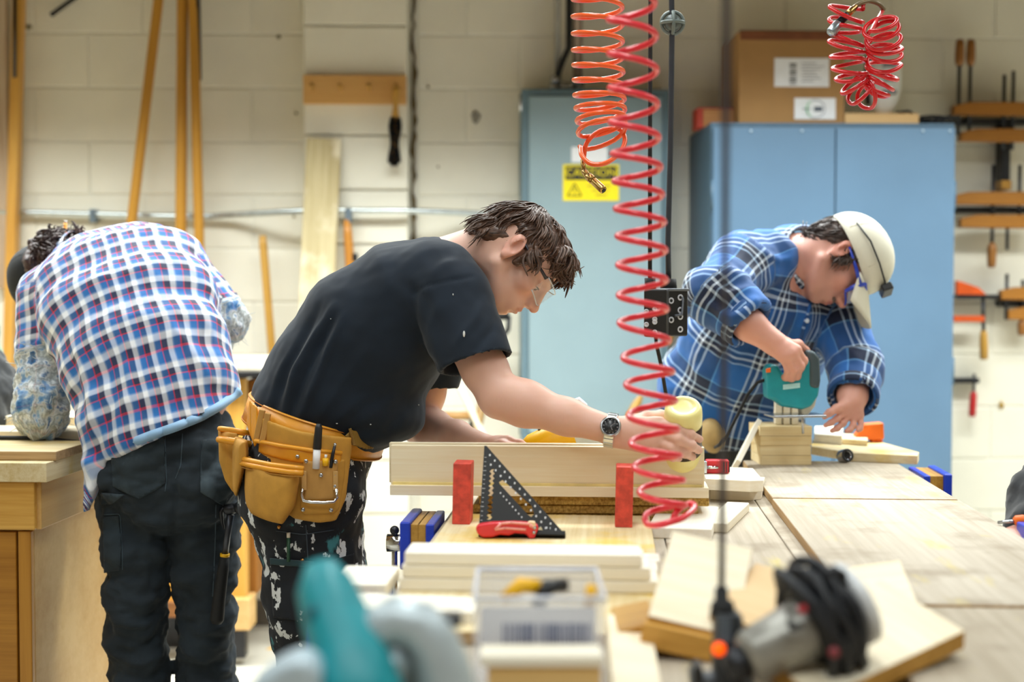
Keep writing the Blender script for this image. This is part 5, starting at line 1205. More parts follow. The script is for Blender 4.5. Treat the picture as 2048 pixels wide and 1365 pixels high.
hand(F, wr_n, [[P(1320, 846, 2.634), P(1352, 858, 2.608), P(1381, 870, 2.612), P(1399, 879, 2.634)], [P(1326, 866, 2.626), P(1356, 879, 2.602), P(1383, 892, 2.608), P(1398, 901, 2.628)],
    [P(1320, 885, 2.626), P(1346, 897, 2.606), P(1370, 907, 2.612), P(1385, 915, 2.628)], [P(1308, 900, 2.632), P(1328, 909, 2.616), P(1346, 915, 2.616), P(1358, 918, 2.628)]],
    [P(1264, 846, 2.655), P(1294, 836, 2.675), P(1322, 832, 2.705), P(1346, 836, 2.72)])
hand(F, wr_f, [[P(1018, 883, 2.765), P(1040, 889, 2.752), P(1055, 897, 2.748), P(1064, 904, 2.745)], [P(1016, 886, 2.79), P(1039, 896, 2.782), P(1050, 908, 2.778), P(1052, 918, 2.775)],
    [P(1011, 889, 2.815), P(1030, 902, 2.81), P(1036, 914, 2.805), P(1037, 922, 2.80)], [P(1003, 893, 2.835), P(1018, 905, 2.832), P(1023, 915, 2.83), P(1021, 922, 2.825)]],
    [P(985, 893, 2.785), P(1004, 892, 2.755), P(1024, 897, 2.738), P(1038, 903, 2.735)], .95)
hips = [(P(612, 990, 2.855), P(628, 1180, 2.86), P(648, 1359, 2.86), P(640, 1560, 2.87), P(632, 1765, 2.88)), (P(618, 990, 3.045), P(640, 1180, 3.05), P(668, 1359, 3.05), P(662, 1560, 3.06), P(655, 1760, 3.07))]
for c in hips:
    F.chain(c, [.09, .08, .055, .05, .04], .02); ft = c[-1]; F.chain([V((ft.x-.03, ft.y, .05)), V((ft.x+.06, ft.y, .045)), V((ft.x+.16, ft.y, .035))], [.035, .035, .028], .02)
v, q = F.mesh(); v = relax(v, q, 1, .4)
c1 = h1.colour(v, SK1, stubble=.10)
px = to_px(v)
SKM1 = skin('young_skin', SK1)
body1 = np_mesh('body', v, q, SKM1, p1, col=c1)
# T-shirt
F = Field(axis(-.62, .06, .0055), axis(2.60, 3.30, .006), axis(.93, 1.42, .0055))
F.loft(shirtN, (0, 1, 0), .035)
F.ell(P(760, 815, 2.93), (.10, .145, .07), Ry(22), .03); F.ell(P(745, 858, 2.93), (.05, .13, .03), Ry(20), .02)
F.ell(P(560, 800, 2.95), (.05, .13, .05), None, .03)
hd = h1.w(-.03, 0, -.035)
F.cone(nb.lerp(hd, -.25), h1.w(-.02, 0, -.03), .0655, .064, .004, cut=True)
F.plane(nb.lerp(hd, .22), V((hd.x-nb.x, 0, hd.z-nb.z)), .004)
F.plane(P(610, 868, dm), V((-.31, 0, -.95)), .004, box=.22)
hem_n, hem_f = P(953, 729, 2.715), P(861, 778, 3.10)
for pts, rs, hm, cr in (([P(845, 585, 2.85), P(876, 566, 2.81), P(899, 597, 2.775)], [.09, .082, .0785, .0715], hem_n, .062), ([P(880, 582, 3.10), sh_f], [.07, .07, .062], hem_f, .053)):
    G = Field(F.x, F.y, F.z); ax_ = (hm-pts[-1]).normalized(); G.chain(pts+[hm+ax_*.05], rs, .02)
    G.plane(hm, ax_*.6+V((.10, -.02, -1))*.4, .003); G.cone(hm-ax_*.03, hm+ax_*.1, cr, cr, .003, cut=True); F.merge(G, .022)
v, q = F.mesh(); n = normals(v, q)
for pts, wd, hg in ([[(560, 850), (590, 740), (672, 600)], 8, .011], [[(540, 845), (575, 735), (650, 590)], 7, -.008], [[(588, 862), (640, 745), (690, 622)], 7, .0115], [[(570, 858), (612, 745), (676, 620)], 8, -.009], [[(618, 868), (680, 770), (740, 690)], 11, .004],
        [[(530, 838), (556, 755), (610, 660)], 8, .005], [[(640, 872), (720, 800), (800, 770)], 12, .004], [[(690, 870), (760, 815), (840, 760)], 14, .004], [[(850, 720), (830, 640), (822, 560)], 9, -.006], [[(880, 730), (860, 660), (880, 600)], 10, .005],
        [[(900, 700), (950, 640), (970, 590)], 9, .0045], [[(935, 715), (985, 660), (1000, 620)], 9, -.004], [[(850, 560), (890, 530), (925, 515)], 10, .004], [[(800, 560), (850, 600), (870, 660)], 12, -.004], [[(700, 860), (770, 865), (830, 800)], 10, -.004]):
    v = fold(v, n, pts, wd, hg)
for pts in ([(818, 592), (850, 572), (900, 560), (952, 552)], [(818, 592), (832, 640), (852, 700), (876, 738)]): v = fold(v, n, pts, 3.2, -.0032, .1)
v = fold(v, n, [(884, 716), (950, 712), (1012, 702)], 2.2, -.0022, .1)
v = wrinkle(v, n, .0045, (9, 9, 9), 3.0); v = relax(v, q, 1, .35)
TEE = cloth('black_tee', '#0A1928', .9, .15, .08, bmp=.1)
tee = np_mesh('t_shirt', v, q, TEE, p1)
FLECK = M('paint_fleck', '#D9DCDD', .7)
for (x, y, sx, sy) in ((929, 668, 2.2, 6), (953, 723, 2, 4), (836, 888-80, 1.5, 1.5), (905, 590, 1, 2), (740, 850, 1.6, 1.2), (676, 845, 2, 1), (660, 640, 1, 1)):
    m = ((to_px(v)-np.array((x, y)))**2).sum(1)+(n[:, 1] > .1)*1e6; i = int(np.argmin(m)); MB().sphere(v[i]+n[i]*.001, (S(sx, 2.8), .002, S(sy, 2.8)), None, 8, 6).build('paint_fleck', FLECK, tee)
tn = nb.lerp(h1.w(-.03, 0, -.035), .25); axn = frame(h1.w(-.03, 0, -.035)-nb, (0, 1, 0))
MB().tube([tn+axn@V((0, .069*math.cos(t), .069*math.sin(t))) for t in np.linspace(0, 2*PI, 40, endpoint=False)], .0055, 8, closed=True, flat=.8).build('collar', TEE, tee)
# jeans, splashed with paint
JD1 = cloth('splashed_denim', '#0D131C', .85, .25, .05, dirt=[(.585, 36, '#D4D8DA', .015), (.64, 21, '#3D7F86', .05)])
F = Field(axis(-.62, -.12, .0065), axis(2.68, 3.24, .0065), axis(.04, 1.06, .0065))
F.loft(pelv, (0, 1, 0), .03)
for c in hips: F.chain([c[0]+V((0, 0, .05)), *c], [.105, .108, .098, .083, .078, .075], .03)
F.ell(P(535, 985, 2.95), (.05, .13, .08), None, .03)
for c in hips: F.plane(V((c[-1].x, c[-1].y, .07)), V((0, 0, -1)), .004, box=.1)
v, q = F.mesh(); n = normals(v, q)
for pts, wd, hg in ([[(530, 1110), (600, 1090), (650, 1040)], 9, .005], [[(700, 960), (716, 1010), (690, 1060)], 10, .008], [[(690, 900), (715, 950), (700, 990)], 10, .007], [[(640, 1290), (690, 1270), (715, 1240)], 10, .007], [[(560, 1330), (640, 1310), (720, 1330)], 12, .006], [[(540, 1230), (600, 1250), (660, 1240)], 12, -.005], [[(700, 1080), (714, 1130), (716, 1180)], 9, .006]): v = fold(v, n, pts, wd, hg)
v = wrinkle(v, n, .011, (9, 9, 12), 1.0); v = relax(v, q, 1, .3)
jeans1 = np_mesh('jeans', v, q, JD1, p1)
patch('side_pocket', v, q, [(542, 1122), (628, 1130), (628, 1245), (548, 1236)], JD1, jeans1, .002, .0025, 2.9)
patch('side_pocket', v, q, [(636, 1130), (706, 1108), (712, 1200), (640, 1236)], JD1, jeans1, .002, .0025, 2.9)
patch('pocket_hem', v, q, [(541, 1117), (628, 1124), (628, 1136), (542, 1129)], cloth('hem_teal', '#1E3A40', .8), jeans1, .004, .0025, 2.9)
THR = M('thread_dark', '#3A444E', .8)
for pts in ([(552, 1062), (606, 1070), (672, 1060)], [(612, 1050), (616, 1120)]): seam('stitching', v, q, pts, .0012, THR, jeans1)
for x, y in ((562, 1054), (606, 1120), (716, 1103)):
    i = int(np.argmin(((to_px(v)-np.array((x, y)))**2).sum(1)+(n[:, 1] > .2)*1e6)); MB().sphere(v[i]+n[i]*.003, (.004, .003, .004), None, 10, 6).build('rivet', M('copper', '#C08A4A', .3, 1), jeans1)
for c in hips: 
    ft = c[-1]; mb = MB(); mb.tube([V((ft.x-.07, ft.y, .05)), V((ft.x-.04, ft.y, .052)), V((ft.x+.06, ft.y, .05)), V((ft.x+.17, ft.y, .038)), V((ft.x+.205, ft.y, .034))], [.03, .048, .05, .045, .02], 14, flat=.95); mb.build('boot', M('boot_leather', '#2A2119', .6), p1)
# hair: a wavy brown mop
HM1 = hair_mat('brown_hair', '#2A1A11', '#6C4A36')
k = h1.s; w = h1.w; c = h1.C
F = Field(axis(c.x-.20, c.x+.20, .004), axis(c.y-.16, c.y+.16, .004), axis(c.z-.20, c.z+.20, .004))
F.ell(w(-.006, 0, .036), [x*k for x in (.097, .079, .080)], h1.R, .01); F.ell(w(-.052, 0, .0), [x*k for x in (.062, .07, .066)], h1.R, .02)
F.ell(w(-.075, 0, -.032), [x*k for x in (.042, .058, .034)], h1.R, .02)
F.plane(w(0, 0, .004), h1.f*.58-h1.u*.82, .012)
for sg in (-1, 1): F.cone(w(.030, sg*.072, .035), w(.024, sg*.073, -.018), .013*k, .008*k, .010); F.ell(w(-.008, sg*.088, -.004), [x*k for x in (.023, .022, .027)], h1.R, .005, True)
for y in np.linspace(-.05, .05, 5): F.cone(w(.066, y, .080), w(.100-abs(y)*.4, y*.8, .060), .020*k, .012*k, .014)
v, q = F.mesh(); n = normals(v, q); lc = h1.local(v)
v = wrinkle(v, n, .008, (24, 24, 24), 5.0); n = normals(v, q)
hair1 = np_mesh('hair', v, q, HM1, p1)
keep = ((lc@np.array((-.58, 0, .82)) > -.002)|(lc[:, 0] < -.02)) & ~((np.abs(lc[:, 1]) > .04) & (lc[:, 2] < .052) & (lc[:, 0] > -.062) & (lc[:, 0] < .020)) & ~((n@np.array(h1.u) < -.2) & (lc[:, 0] < 0)) & ~((lc[:, 0] < -.085) & (lc[:, 2] < -.01))
lk = locks('locks', HM1, hair1, v, n, h1, w(-.045, 0, .13), 2200, .046*k, .0026, .0042, .0012, 3, keep=keep)
# eyes, brows
EW = M('eye_white', '#D8D2CC', .25); IR = M('iris_brown', '#2A190F', .15)
def face(h, p, brow_c, r=.0116):
    for sg in (-1, 1):
        e = MB().sphere(h.w(.0805, sg*.032, -.0055), r*h.s).build('eye', EW, p); MB().sphere(h.w(.0862, sg*.032, -.0095), .0062*h.s).build('iris', IR, e)
        MB().tube([h.w(.0885, sg*.019, -.0052), h.w(.0935, sg*.027, -.0058), h.w(.0942, sg*.036, -.0062), h.w(.0885, sg*.045, -.0075)], [.0007, .0012, .0014, .0008], 5).build('lashes', brow_c, e)
        MB().tube([h.w(.1015, sg*.012, .021), h.w(.0995, sg*.024, .027), h.w(.0925, sg*.038, .028), h.w(.082, sg*.048, .022)], [.002, .0038, .0034, .0012], 6, flat=.6).build('eyebrow', brow_c, p)
face(h1, p1, HM1)
def wrap_lens(h, name, mat, parent, y0, y1, z0, z1, x0=.118, cv=6.5, lift=0, th=.0014):
    mb = MB(); nu, nvv = 18, 7; vs = []; 
    for j in range(nvv):
        for i in range(nu):
            y = y0+(y1-y0)*i/(nu-1); t = abs(y)/.07; za = z0*(1-.25*t)+.009*math.exp(-(y/.012)**2); z = za+(z1-za)*j/(nvv-1); vs.append(h.w(x0-cv*y*y+lift*(z-z0), y, z))
    mb.add(vs, [(j*nu+i, j*nu+i+1, (j+1)*nu+i+1, (j+1)*nu+i) for j in range(nvv-1) for i in range(nu-1)], None, True); return mb.build(name, mat, parent, solid=th)
gl = thing('safety_glasses', h1.w(.1, 0, 0), None, None); gl.parent = p1; gl.location = h1.w(.1, 0, 0)-V(p1.location)
for kx in ('label', 'category'): 
    if kx in gl: del gl[kx]
LENS = glass('clear_lens', (.75, .78, .8), .03, .10)
wrap_lens(h1, 'lens', LENS, gl, -.066, .066, -.03, .022)
mb = MB(); mb.tube([h1.w(.1185-6.5*y*y, y, .022) for y in np.linspace(-.066, .066, 16)], .0011, 6)
for sg in (-1, 1): mb.tube([h1.w(.1185-6.5*y*y, sg*y, -.03*(1-.25*y/.07)+.009*math.exp(-(y/.012)**2)) for y in np.linspace(.008, .066, 10)], .0013, 6)
mb.build('rim', M('clear_rim', '#C9CDD4', .2), gl)
for sg in (-1, 1): MB().tube([h1.w(.089, sg*.067, .016), h1.w(.06, sg*.078, .018), h1.w(.02, sg*.081, .019), h1.w(-.004, sg*.083, .022)], [.0035, .0028, .0024, .0022], 6).build('temple', M('temple_dark', '#23232F', .35), gl)
# wrist watch
wd = (P(1290, 872, 2.63)-wr_n).normalized(); wc = wr_n-wd*.004; fw = frame(wd, (0, -.75, .65)); 
wt = thing('wrist_watch', wc, None, None); wt.parent = p1; wt.location = wc-V(p1.location)
for kx in ('label', 'category'):
    if kx in wt: del wt[kx]
mb = MB(); R_w = .0315
for i in range(22):
    t = 2*PI*i/22; a = fw@V((0, math.cos(t), math.sin(t))); mb.box(wc+a*R_w*.98, (.018, .0082, .004), Matrix((fw@V((1, 0, 0)), fw@V((0, -math.sin(t), math.cos(t))), a)).transposed())
mb.build('bracelet', CHROME, wt, bevel=.0006)
nf = (fw@V((0, 0, 1))); nf = (nf*.45+V((-.1, -1, .15))).normalized(); fr_ = Matrix((wd, nf.cross(wd).normalized(), nf)).transposed(); fr_ = frame(nf, wd); RWt = Matrix((fr_.col[1], fr_.col[2], fr_.col[0])).transposed(); wf = wc+nf*(R_w-.001)
MB().lathe([(.017, -.004), (.0195, -.002), (.0195, .003), (.0165, .005), (.0158, .0045), (.0158, .003)], wf, RWt, 28).build('case', STEEL, wt)
dl = MB().lathe([(.0158, .0028), (.0158, .0034), (.0005, .0034)], wf, RWt, 24).build('dial', M('dial_dark', '#24272A', .3), wt)
mb = MB()
for i in range(12):
    t = 2*PI*i/12; mb.box(wf+RWt@V((.0128*math.cos(t), .0128*math.sin(t), .0038)), (.0022, .0012, .0006), RWt@Rz(math.degrees(t)))
for t, l in ((.6, .008), (2.4, .011)): mb.box(wf+RWt@V((l/2*math.cos(t), l/2*math.sin(t), .0039)), (l, .0010, .0005), RWt@Rz(math.degrees(t)))
mb.build('markers', CHROME, dl)
# glue bottle in his hand
ba = V((.05, .56, -.83)).normalized(); b0 = P(1367, 812, 2.622); fb = frame(ba, (1, 0, 0)); RBt = Matrix((fb.col[1], fb.col[2], fb.col[0])).transposed(); r = .0355
o = thing('glue_bottle', P(1385, 905, 2.70), 'pale yellow glue bottle held upside down in the young man\'s hand', 'bottle')
GLY = M('glue_yellow', '#F3E79A', .35, var=.03, coat=.2)
MB().lathe([(r*.45, .004), (r*.62, .002), (r*.66, 0), (r*.86, .001), (r*.97, .008), (r, .02), (r, .118), (r*.96, .13), (r*.7, .15), (r*.36, .162), (r*.36, .17)], b0, RBt, 36).build('bottle_body', GLY, o)
MB().lathe([(r*.4, .166), (r*.42, .185), (r*.2, .195), (r*.12, .212), (r*.06, .215)], b0, RBt, 20).build('cap', ORANGE, o)
mb = MB(); a0 = math.atan2((RBt.transposed()@V((0, -1, .2))).y, (RBt.transposed()@V((0, -1, .2))).x); vs = []; nn = 18
for j, h in enumerate((.040, .106)):
    for i in range(nn): t = a0-1.25+2.5*i/(nn-1); vs.append(b0+RBt@V(((r+.0006)*math.cos(t), (r+.0006)*math.sin(t), h)))
mb.add(vs, [(i, i+1, nn+i+1, nn+i) for i in range(nn-1)], None, True); lb = mb.build('label', M('label_brown', '#3A2A22', .45), o, solid=.0006)
mb = MB()
for (dt, h, s_) in ((-.6, .056, 1), (-.26, .056, 1), (.1, .054, 1.1), (.45, .056, 1), (.8, .056, 1), (.0, .074, .8), (.35, .072, .8)):
    t = a0+dt; c = b0+RBt@V(((r+.0016)*math.cos(t), (r+.0016)*math.sin(t), h)); RN = RBt@Matrix((V((-math.sin(t), math.cos(t), 0)), V((0, 0, 1)), V((math.cos(t), math.sin(t), 0)))).transposed()
    mb.tube([c+RN@V((.0048*s_*math.cos(x), .0055*s_*math.sin(x), 0)) for x in np.linspace(.5, 2*PI-.2, 10)], .0014, 5)
mb.build('lettering', M('label_white', '#EFEAE0', .5), lb)
# ------------------------------------------------------------------ leather tool belt
L1 = M('belt_leather', '#E39A22', .42, var=.12, scale=14, bmp=.12, bscale=180, coat=.08); L2 = M('pouch_suede', '#C08C34', .75, var=.14, scale=22, bmp=.2, bscale=350); L3 = M('suede_light', '#B98A45', .75, var=.12)
tb = thing('tool_belt', P(610, 1045, 2.76), 'tan leather tool belt with suede pouches around the young man\'s hips', 'tool belt')
bc = P(632, 851, dm); tl = math.radians(17.5); e1 = V((math.cos(tl), 0, -math.sin(tl))); e3 = V((math.sin(tl), 0, math.cos(tl))); e2 = V((0, 1, 0)); RE_ = Matrix((e1, e2, e3)).transposed()
def hipy(px_): return dm-.200*math.sqrt(max(.03, 1-((px_-617)/150)**2))   # depth of the hip's near side under a pixel column
mb = MB(); vs = []; nn = 56
for (gz, gr) in ((-.027, .0), (.027, .0)):
    for i in range(nn): t = 2*PI*i/nn; vs.append(bc+RE_@V(((.146+gr)*math.cos(t), (.187+gr)*math.sin(t), gz)))
mb.add(vs, [(i, (i+1) % nn, nn+(i+1) % nn, nn+i) for i in range(nn)], None, True); mb.build('belt', L1, tb, solid=.006)
for gz in (-.024, .024): MB().tube([bc+RE_@V((.1498*math.cos(t), .1908*math.sin(t), gz)) for t in np.linspace(0, 2*PI, 56, endpoint=False)], .0011, 5, closed=True).build('stitching', M('belt_thread', '#B8741A', .7), tb)
def pad(name, poly, d_off, th, mat, par, rnd=.012, vox=.0032, bulge=0.0, cavity=None):   # soft leather piece following the hip; outline in pixels
    pp = [(x, y) for x, y in poly]; xs = [p[0] for p in pp]; ys = [p[1] for p in pp]; ctr = ((min(xs)+max(xs))/2, (min(ys)+max(ys))/2); dz = hipy(ctr[0])-d_off
    W_ = [P(x, y, dz) for x, y in pp]; lo = V((min(p.x for p in W_)-.02, dz-.12, min(p.z for p in W_)-.02)); hi = V((max(p.x for p in W_)+.02, dz+.12, max(p.z for p in W_)+.02))
    Fp = Field(axis(lo.x, hi.x, vox), axis(lo.y, hi.y, vox), axis(lo.z, hi.z, vox)); X = Fp.x[:, None, None]; Z = Fp.z[None, None, :]; Y = Fp.y[None, :, None]
    d2 = np.full((len(Fp.x), len(Fp.z)), 1e9); sg = np.ones_like(d2); px_, pz_ = np.meshgrid(Fp.x, Fp.z, indexing='ij'); m = len(W_)
    for i in range(m):
        a, b = W_[i], W_[(i+1) % m]; ex, ez = b.x-a.x, b.z-a.z; wx_, wz_ = px_-a.x, pz_-a.z; t = np.clip((wx_*ex+wz_*ez)/(ex*ex+ez*ez+1e-12), 0, 1)
        d2 = np.minimum(d2, (wx_-ex*t)**2+(wz_-ez*t)**2); c1_, c2_, c3_ = pz_ >= a.z, pz_ < b.z, ex*wz_ > ez*wx_; fl = (c1_ & c2_ & c3_) | (~c1_ & ~c2_ & ~c3_); sg = np.where(fl, -sg, sg)
    sd = sg*np.sqrt(d2); colx = 1024+FPX*Fp.x/dz; yy = np.array([hipy(c) for c in colx])-d_off
    inset = np.clip(-sd, 0, None); front = yy[:, None]-th-bulge*(1-np.exp(-inset/.03)); dep = np.maximum(Y-(yy[:, None]+.0)[:, :, None].transpose(0, 2, 1), front[:, None, :]-Y)
    a, b = sd[:, None, :]+rnd, dep+rnd; Fp.F = (np.minimum(np.maximum(a, b), 0)+np.sqrt(np.maximum(a, 0)**2+np.maximum(b, 0)**2)-rnd).astype(np.float32)
    if cavity: Fp.cone(P(*cavity[0], dz-th/2), P(*cavity[1], dz-th/2), cavity[2], cavity[3], .004, True)
    v_, q_ = Fp.mesh(); v_ = relax(v_, q_, 1, .4); return np_mesh(name, v_, q_, mat, par), v_, q_
def rimtube(name, pts, d_off, r_, mat, par): return MB().tube([P(x, y, hipy(x)-d_off) for x, y in pts], r_, 8).build(name, mat, par)
def stud(x, y, d_off, par, r_=.0042, mat=None): MB().lathe([(r_, 0), (r_*.95, .0012), (r_*.6, .0022), (.0004, .0026)], P(x, y, hipy(x)-d_off), RXZ, 12).build('rivet', mat or STEEL, par)
pad('back_panel', [(497, 800), (520, 812), (522, 880), (512, 895), (486, 850)], .004, .008, L1, tb, .003)
pad('hip_panel', [(510, 838), (600, 862), (700, 878), (700, 905), (690, 1000), (672, 1043), (640, 1046), (590, 1038), (520, 1000), (505, 900)], .010, .010, L2, tb, .004)
mp, _, _ = pad('upper_pocket', [(512, 881), (600, 898), (683, 906), (681, 930), (600, 925), (505, 912)], .012, .012, L1, tb, .004, .0028)
rimtube('pocket_rim', [(511, 882), (560, 892), (620, 901), (684, 907)], .026, .0042, L1, mp)
MB().box(P(519, 850, hipy(519)-.012), (.012, .008, .06), Ry(12)).build('belt_keeper', L3, tb, bevel=.002); MB().box(P(530, 858, hipy(530)-.014), (.012, .008, .062), Ry(12)).build('belt_keeper', L3, tb, bevel=.002)
mp, _, _ = pad('main_pouch', [(485, 918), (545, 932), (606, 938), (606, 960), (598, 1005), (574, 1040), (545, 1037), (500, 1030), (478, 1014), (472, 985), (478, 945)], .012, .05, L2, tb, .016, .003, .012)
rimtube('pouch_rim', [(484, 918), (500, 922), (545, 931), (580, 935), (607, 938)], .062, .0052, L1, mp); rimtube('pouch_rim', [(483, 927), (500, 931), (545, 940), (580, 945), (606, 947)], .066, .0058, L1, mp)
rimtube('stitching', [(483, 935), (500, 940), (545, 949), (580, 953), (605, 954)], .0715, .0011, M('pouch_thread', '#A87420', .7), mp)
mp, _, _ = pad('loop_panel', [(607, 919), (690, 920), (688, 960), (678, 1020), (668, 1029), (610, 1029), (601, 1020), (604, 960)], .012, .011, L2, tb, .004, .0028)
pk, _, _ = pad('pencil_pocket', [(610, 922), (676, 921), (674, 946), (672, 1000), (608, 1000), (608, 945)], .022, .008, L3, mp, .003, .0028)
for x, y in ((612, 923), (671, 924), (608, 951), (671, 951), (607, 973), (670, 973), (606, 1020), (662, 1021), (642, 951)): stud(x, y, .033, mp)
stud(595, 914, .027, tb)
for x in (608, 671): MB().box(P(x, 962, hipy(x)-.034), (.0095, .003, S(38, 2.75))).build('strap', M('suede_strap', '#C59A5A', .7), mp, bevel=.001)
hl_ = [(605, 978), (603, 990), (607, 1002), (622, 1005), (650, 1006), (668, 1004), (674, 996), (672, 978)]
rimtube('hammer_loop', hl_, .04, .0032, CHROME, mp)
mp, _, _ = pad('nail_pouch', [(438, 856), (470, 866), (512, 872), (514, 900), (492, 965), (484, 985), (468, 984), (452, 960), (440, 920)], -.02, .06, L2, tb, .018, .003, .008, ((474, 850), (474, 905), .026, .018))
mb = MB(); pc = P(476, 868, hipy(476)-.01); mb.tube([pc+V((S(37, 2.8)*math.cos(t), .034*math.sin(t), -.006*math.cos(t)-.006*math.sin(t)+.004)) for t in np.linspace(0, 2*PI, 28, endpoint=False)], .0052, 8, closed=True); mb.build('pouch_rim', L1, mp)
MB().tube([pc+V((S(38, 2.8)*math.cos(t), .036*math.sin(t)-.001, -.018-.006*math.cos(t)-.006*math.sin(t))) for t in np.linspace(PI*1.0, 2*PI, 18)], .007, 8).build('rim_band', L1, mp)
bk, _, _ = pad('buckle_end', [(694, 868), (706, 857), (760, 868), (756, 880), (744, 903), (730, 900), (700, 884)], .004, .006, M('belt_end', '#8B6A24', .5, var=.15), tb, .002, .0026)
MB().box(P(704, 874, hipy(704)-.012), (.006, .004, .034), Ry(-14)).build('buckle', BRASS, tb, bevel=.001); stud(745, 880, .011, tb, .003, INK)
# things tucked into the belt and pocket
o = thing('marker_pen', P(634, 920, hipy(634)-.026), 'black and white marker pen standing in the tool belt', 'marker'); a = P(632, 938, hipy(634)-.028); b = P(634, 899, hipy(634)-.028); c = P(638, 848, hipy(634)-.027)
MB().tube([a, b], .0072, 14).build('barrel', WHITE, o); MB().tube([b, b.lerp(c, .05), b.lerp(c, .85), c], [.0078, .0085, .0072, .0045], 14).build('cap', BLACK, o)
o = thing('steel_scriber', P(664, 922, hipy(664)-.03), 'slim grey pencil-like tool in the belt beside the marker', 'tool'); MB().tube([P(661, 936, hipy(664)-.03), P(665, 912, hipy(664)-.03), P(670, 890, hipy(664)-.03)], [.0038, .0036, .0026], 10).build('shaft', DARKST, o); MB().sphere(P(670, 890, hipy(664)-.03), .0034).build('tip', STEEL, o)
o = thing('yellow_tool_end', P(650, 922, hipy(650)-.032), 'small yellow ended tool between marker and scriber in the belt', 'tool'); MB().tube([P(651, 932, hipy(650)-.031), P(651, 917, hipy(650)-.031)], .006, 12).build('handle', YELLOW, o); MB().tube([P(651, 917, hipy(650)-.031), P(652, 910, hipy(650)-.031)], .0026, 8).build('tip', WHITE, o)
o = thing('green_pencil', P(577, 1110, 2.75), 'green carpenter pencil in the young man\'s thigh pocket', 'pencil'); dpn = 2.747; MB().tube([P(577, 1124, dpn), P(577, 1076, dpn)], .0036, 6).build('shaft', M('pencil_green', '#1F4A35', .5), o); MB().tube([P(577, 1076, dpn), P(577, 1066, dpn)], .0036, 6).build('end', M('pencil_end', '#D8D0BE', .6), o)
# ------------------------------------------------------------------ the worker in the plaid shirt, seen from behind
SK2 = (.66, .38, .28)
d2_ = 3.15
p2 = thing('person', P(340, 1365, d2_), 'person in red, white and blue plaid shirt leaning away over the side bench', 'person'); p2.location.z = 0
shN = [(P(335, 868, 3.15), .165, .142), (P(318, 800, 3.17), .168, .128), (P(292, 715, 3.22), .180, .135), (P(262, 625, 3.31), .196, .132), (P(240, 560, 3.40), .196, .118), (P(222, 526, 3.47), .165, .085), (P(190, 520, 3.53), .09, .06)]
SU = P(385, 520, 3.40)-P(62, 568, 3.36)
shL, elL, wrL = P(92, 592, 3.38), P(82, 815, 3.26), P(86, 886, 3.42)
shR, elR, wrR = P(368, 548, 3.44), P(440, 640, 3.42), P(395, 715, 3.68)
nb2 = P(178, 516, 3.55)
h2 = Head((118, 528, 3.60), 1, (.12, .72, -.68), (-.86, .20, -.30), .95)
h2.C = P(124, 553, 3.60)
F = Field(axis(-1.36, -.45, .008), axis(2.95, 3.95, .008), axis(-.02, 1.45, .008, [(1.1, 1.45, .005)]))
pel2 = [(P(338, 985, 3.15), .155, .115), (P(338, 925, 3.15), .160, .12), (P(336, 868, 3.15), .138, .108)]
F.loft([(c, a*.85, b*.85) for c, a, b in pel2+shN[1:]], SU, .04)
h2.build(F, neck=nb2)
for a, b, c in ((shL, elL, wrL), (shR, elR, wrR)): F.chain([a, b, c], [.052, .043, .03], .02)
hand(F, wrL, [[wrL+V((x, .055, -.012)), wrL+V((x*1.3, .085, -.008)), wrL+V((x*1.4, .105, -.014)), wrL+V((x*1.4, .12, -.022))] for x in (.028, .01, -.01, -.026)], [wrL+V((.03, .01, -.008)), wrL+V((.048, .03, -.012)), wrL+V((.055, .05, -.016)), wrL+V((.058, .068, -.02))])
hand(F, wrR, [[wrR+V((x, .08, -.03)), wrR+V((x, .11, -.05)), wrR+V((x, .12, -.08)), wrR+V((x, .12, -.095))] for x in (-.03, -.01, .01, .028)], [wrR+V((-.03, .02, -.02)), wrR+V((-.05, .05, -.03)), wrR+V((-.055, .075, -.035)), wrR+V((-.058, .09, -.04))])
legs2 = [(P(278, 985, 3.15), P(272, 1150, 3.13), P(278, 1330, 3.16), P(288, 1560, 3.15), P(292, 1700, 3.17)), (P(404, 985, 3.16), P(409, 1150, 3.15), P(411, 1330, 3.18), P(412, 1560, 3.17), P(414, 1700, 3.18))]
for c in legs2: F.chain(c, [.066, .045, .036, .036, .036], .012); ft = c[-1]; F.chain([V((ft.x, ft.y-.04, .05)), V((ft.x, ft.y+.06, .045)), V((ft.x, ft.y+.15, .035))], [.035, .035, .028], .02)
v, q = F.mesh(); np_mesh('body', v, q, skin('plaid_worker_skin', SK2), p2, col=h2.colour(v, SK2))
PL2 = plaid('plaid_flannel', .0475, [(0, '#F2F4F8'), (.20, '#EDF0F6'), (.27, '#86A6D2'), (.33, '#2B74BC'), (.58, '#1766B0'), (.62, '#D22C48'), (.66, '#D22C48'), (.685, '#272F50'), (.93, '#222A49'), (.99, '#DDE3EE')],
            [(0, '#F2F4F8'), (.18, '#EEF1F6'), (.25, '#8EACD6'), (.31, '#2B74BC'), (.56, '#1C68B0'), (.60, '#D8314B'), (.64, '#D8314B'), (.665, '#28304F'), (.92, '#242C4B'), (.98, '#DDE3EE')], wear=True)
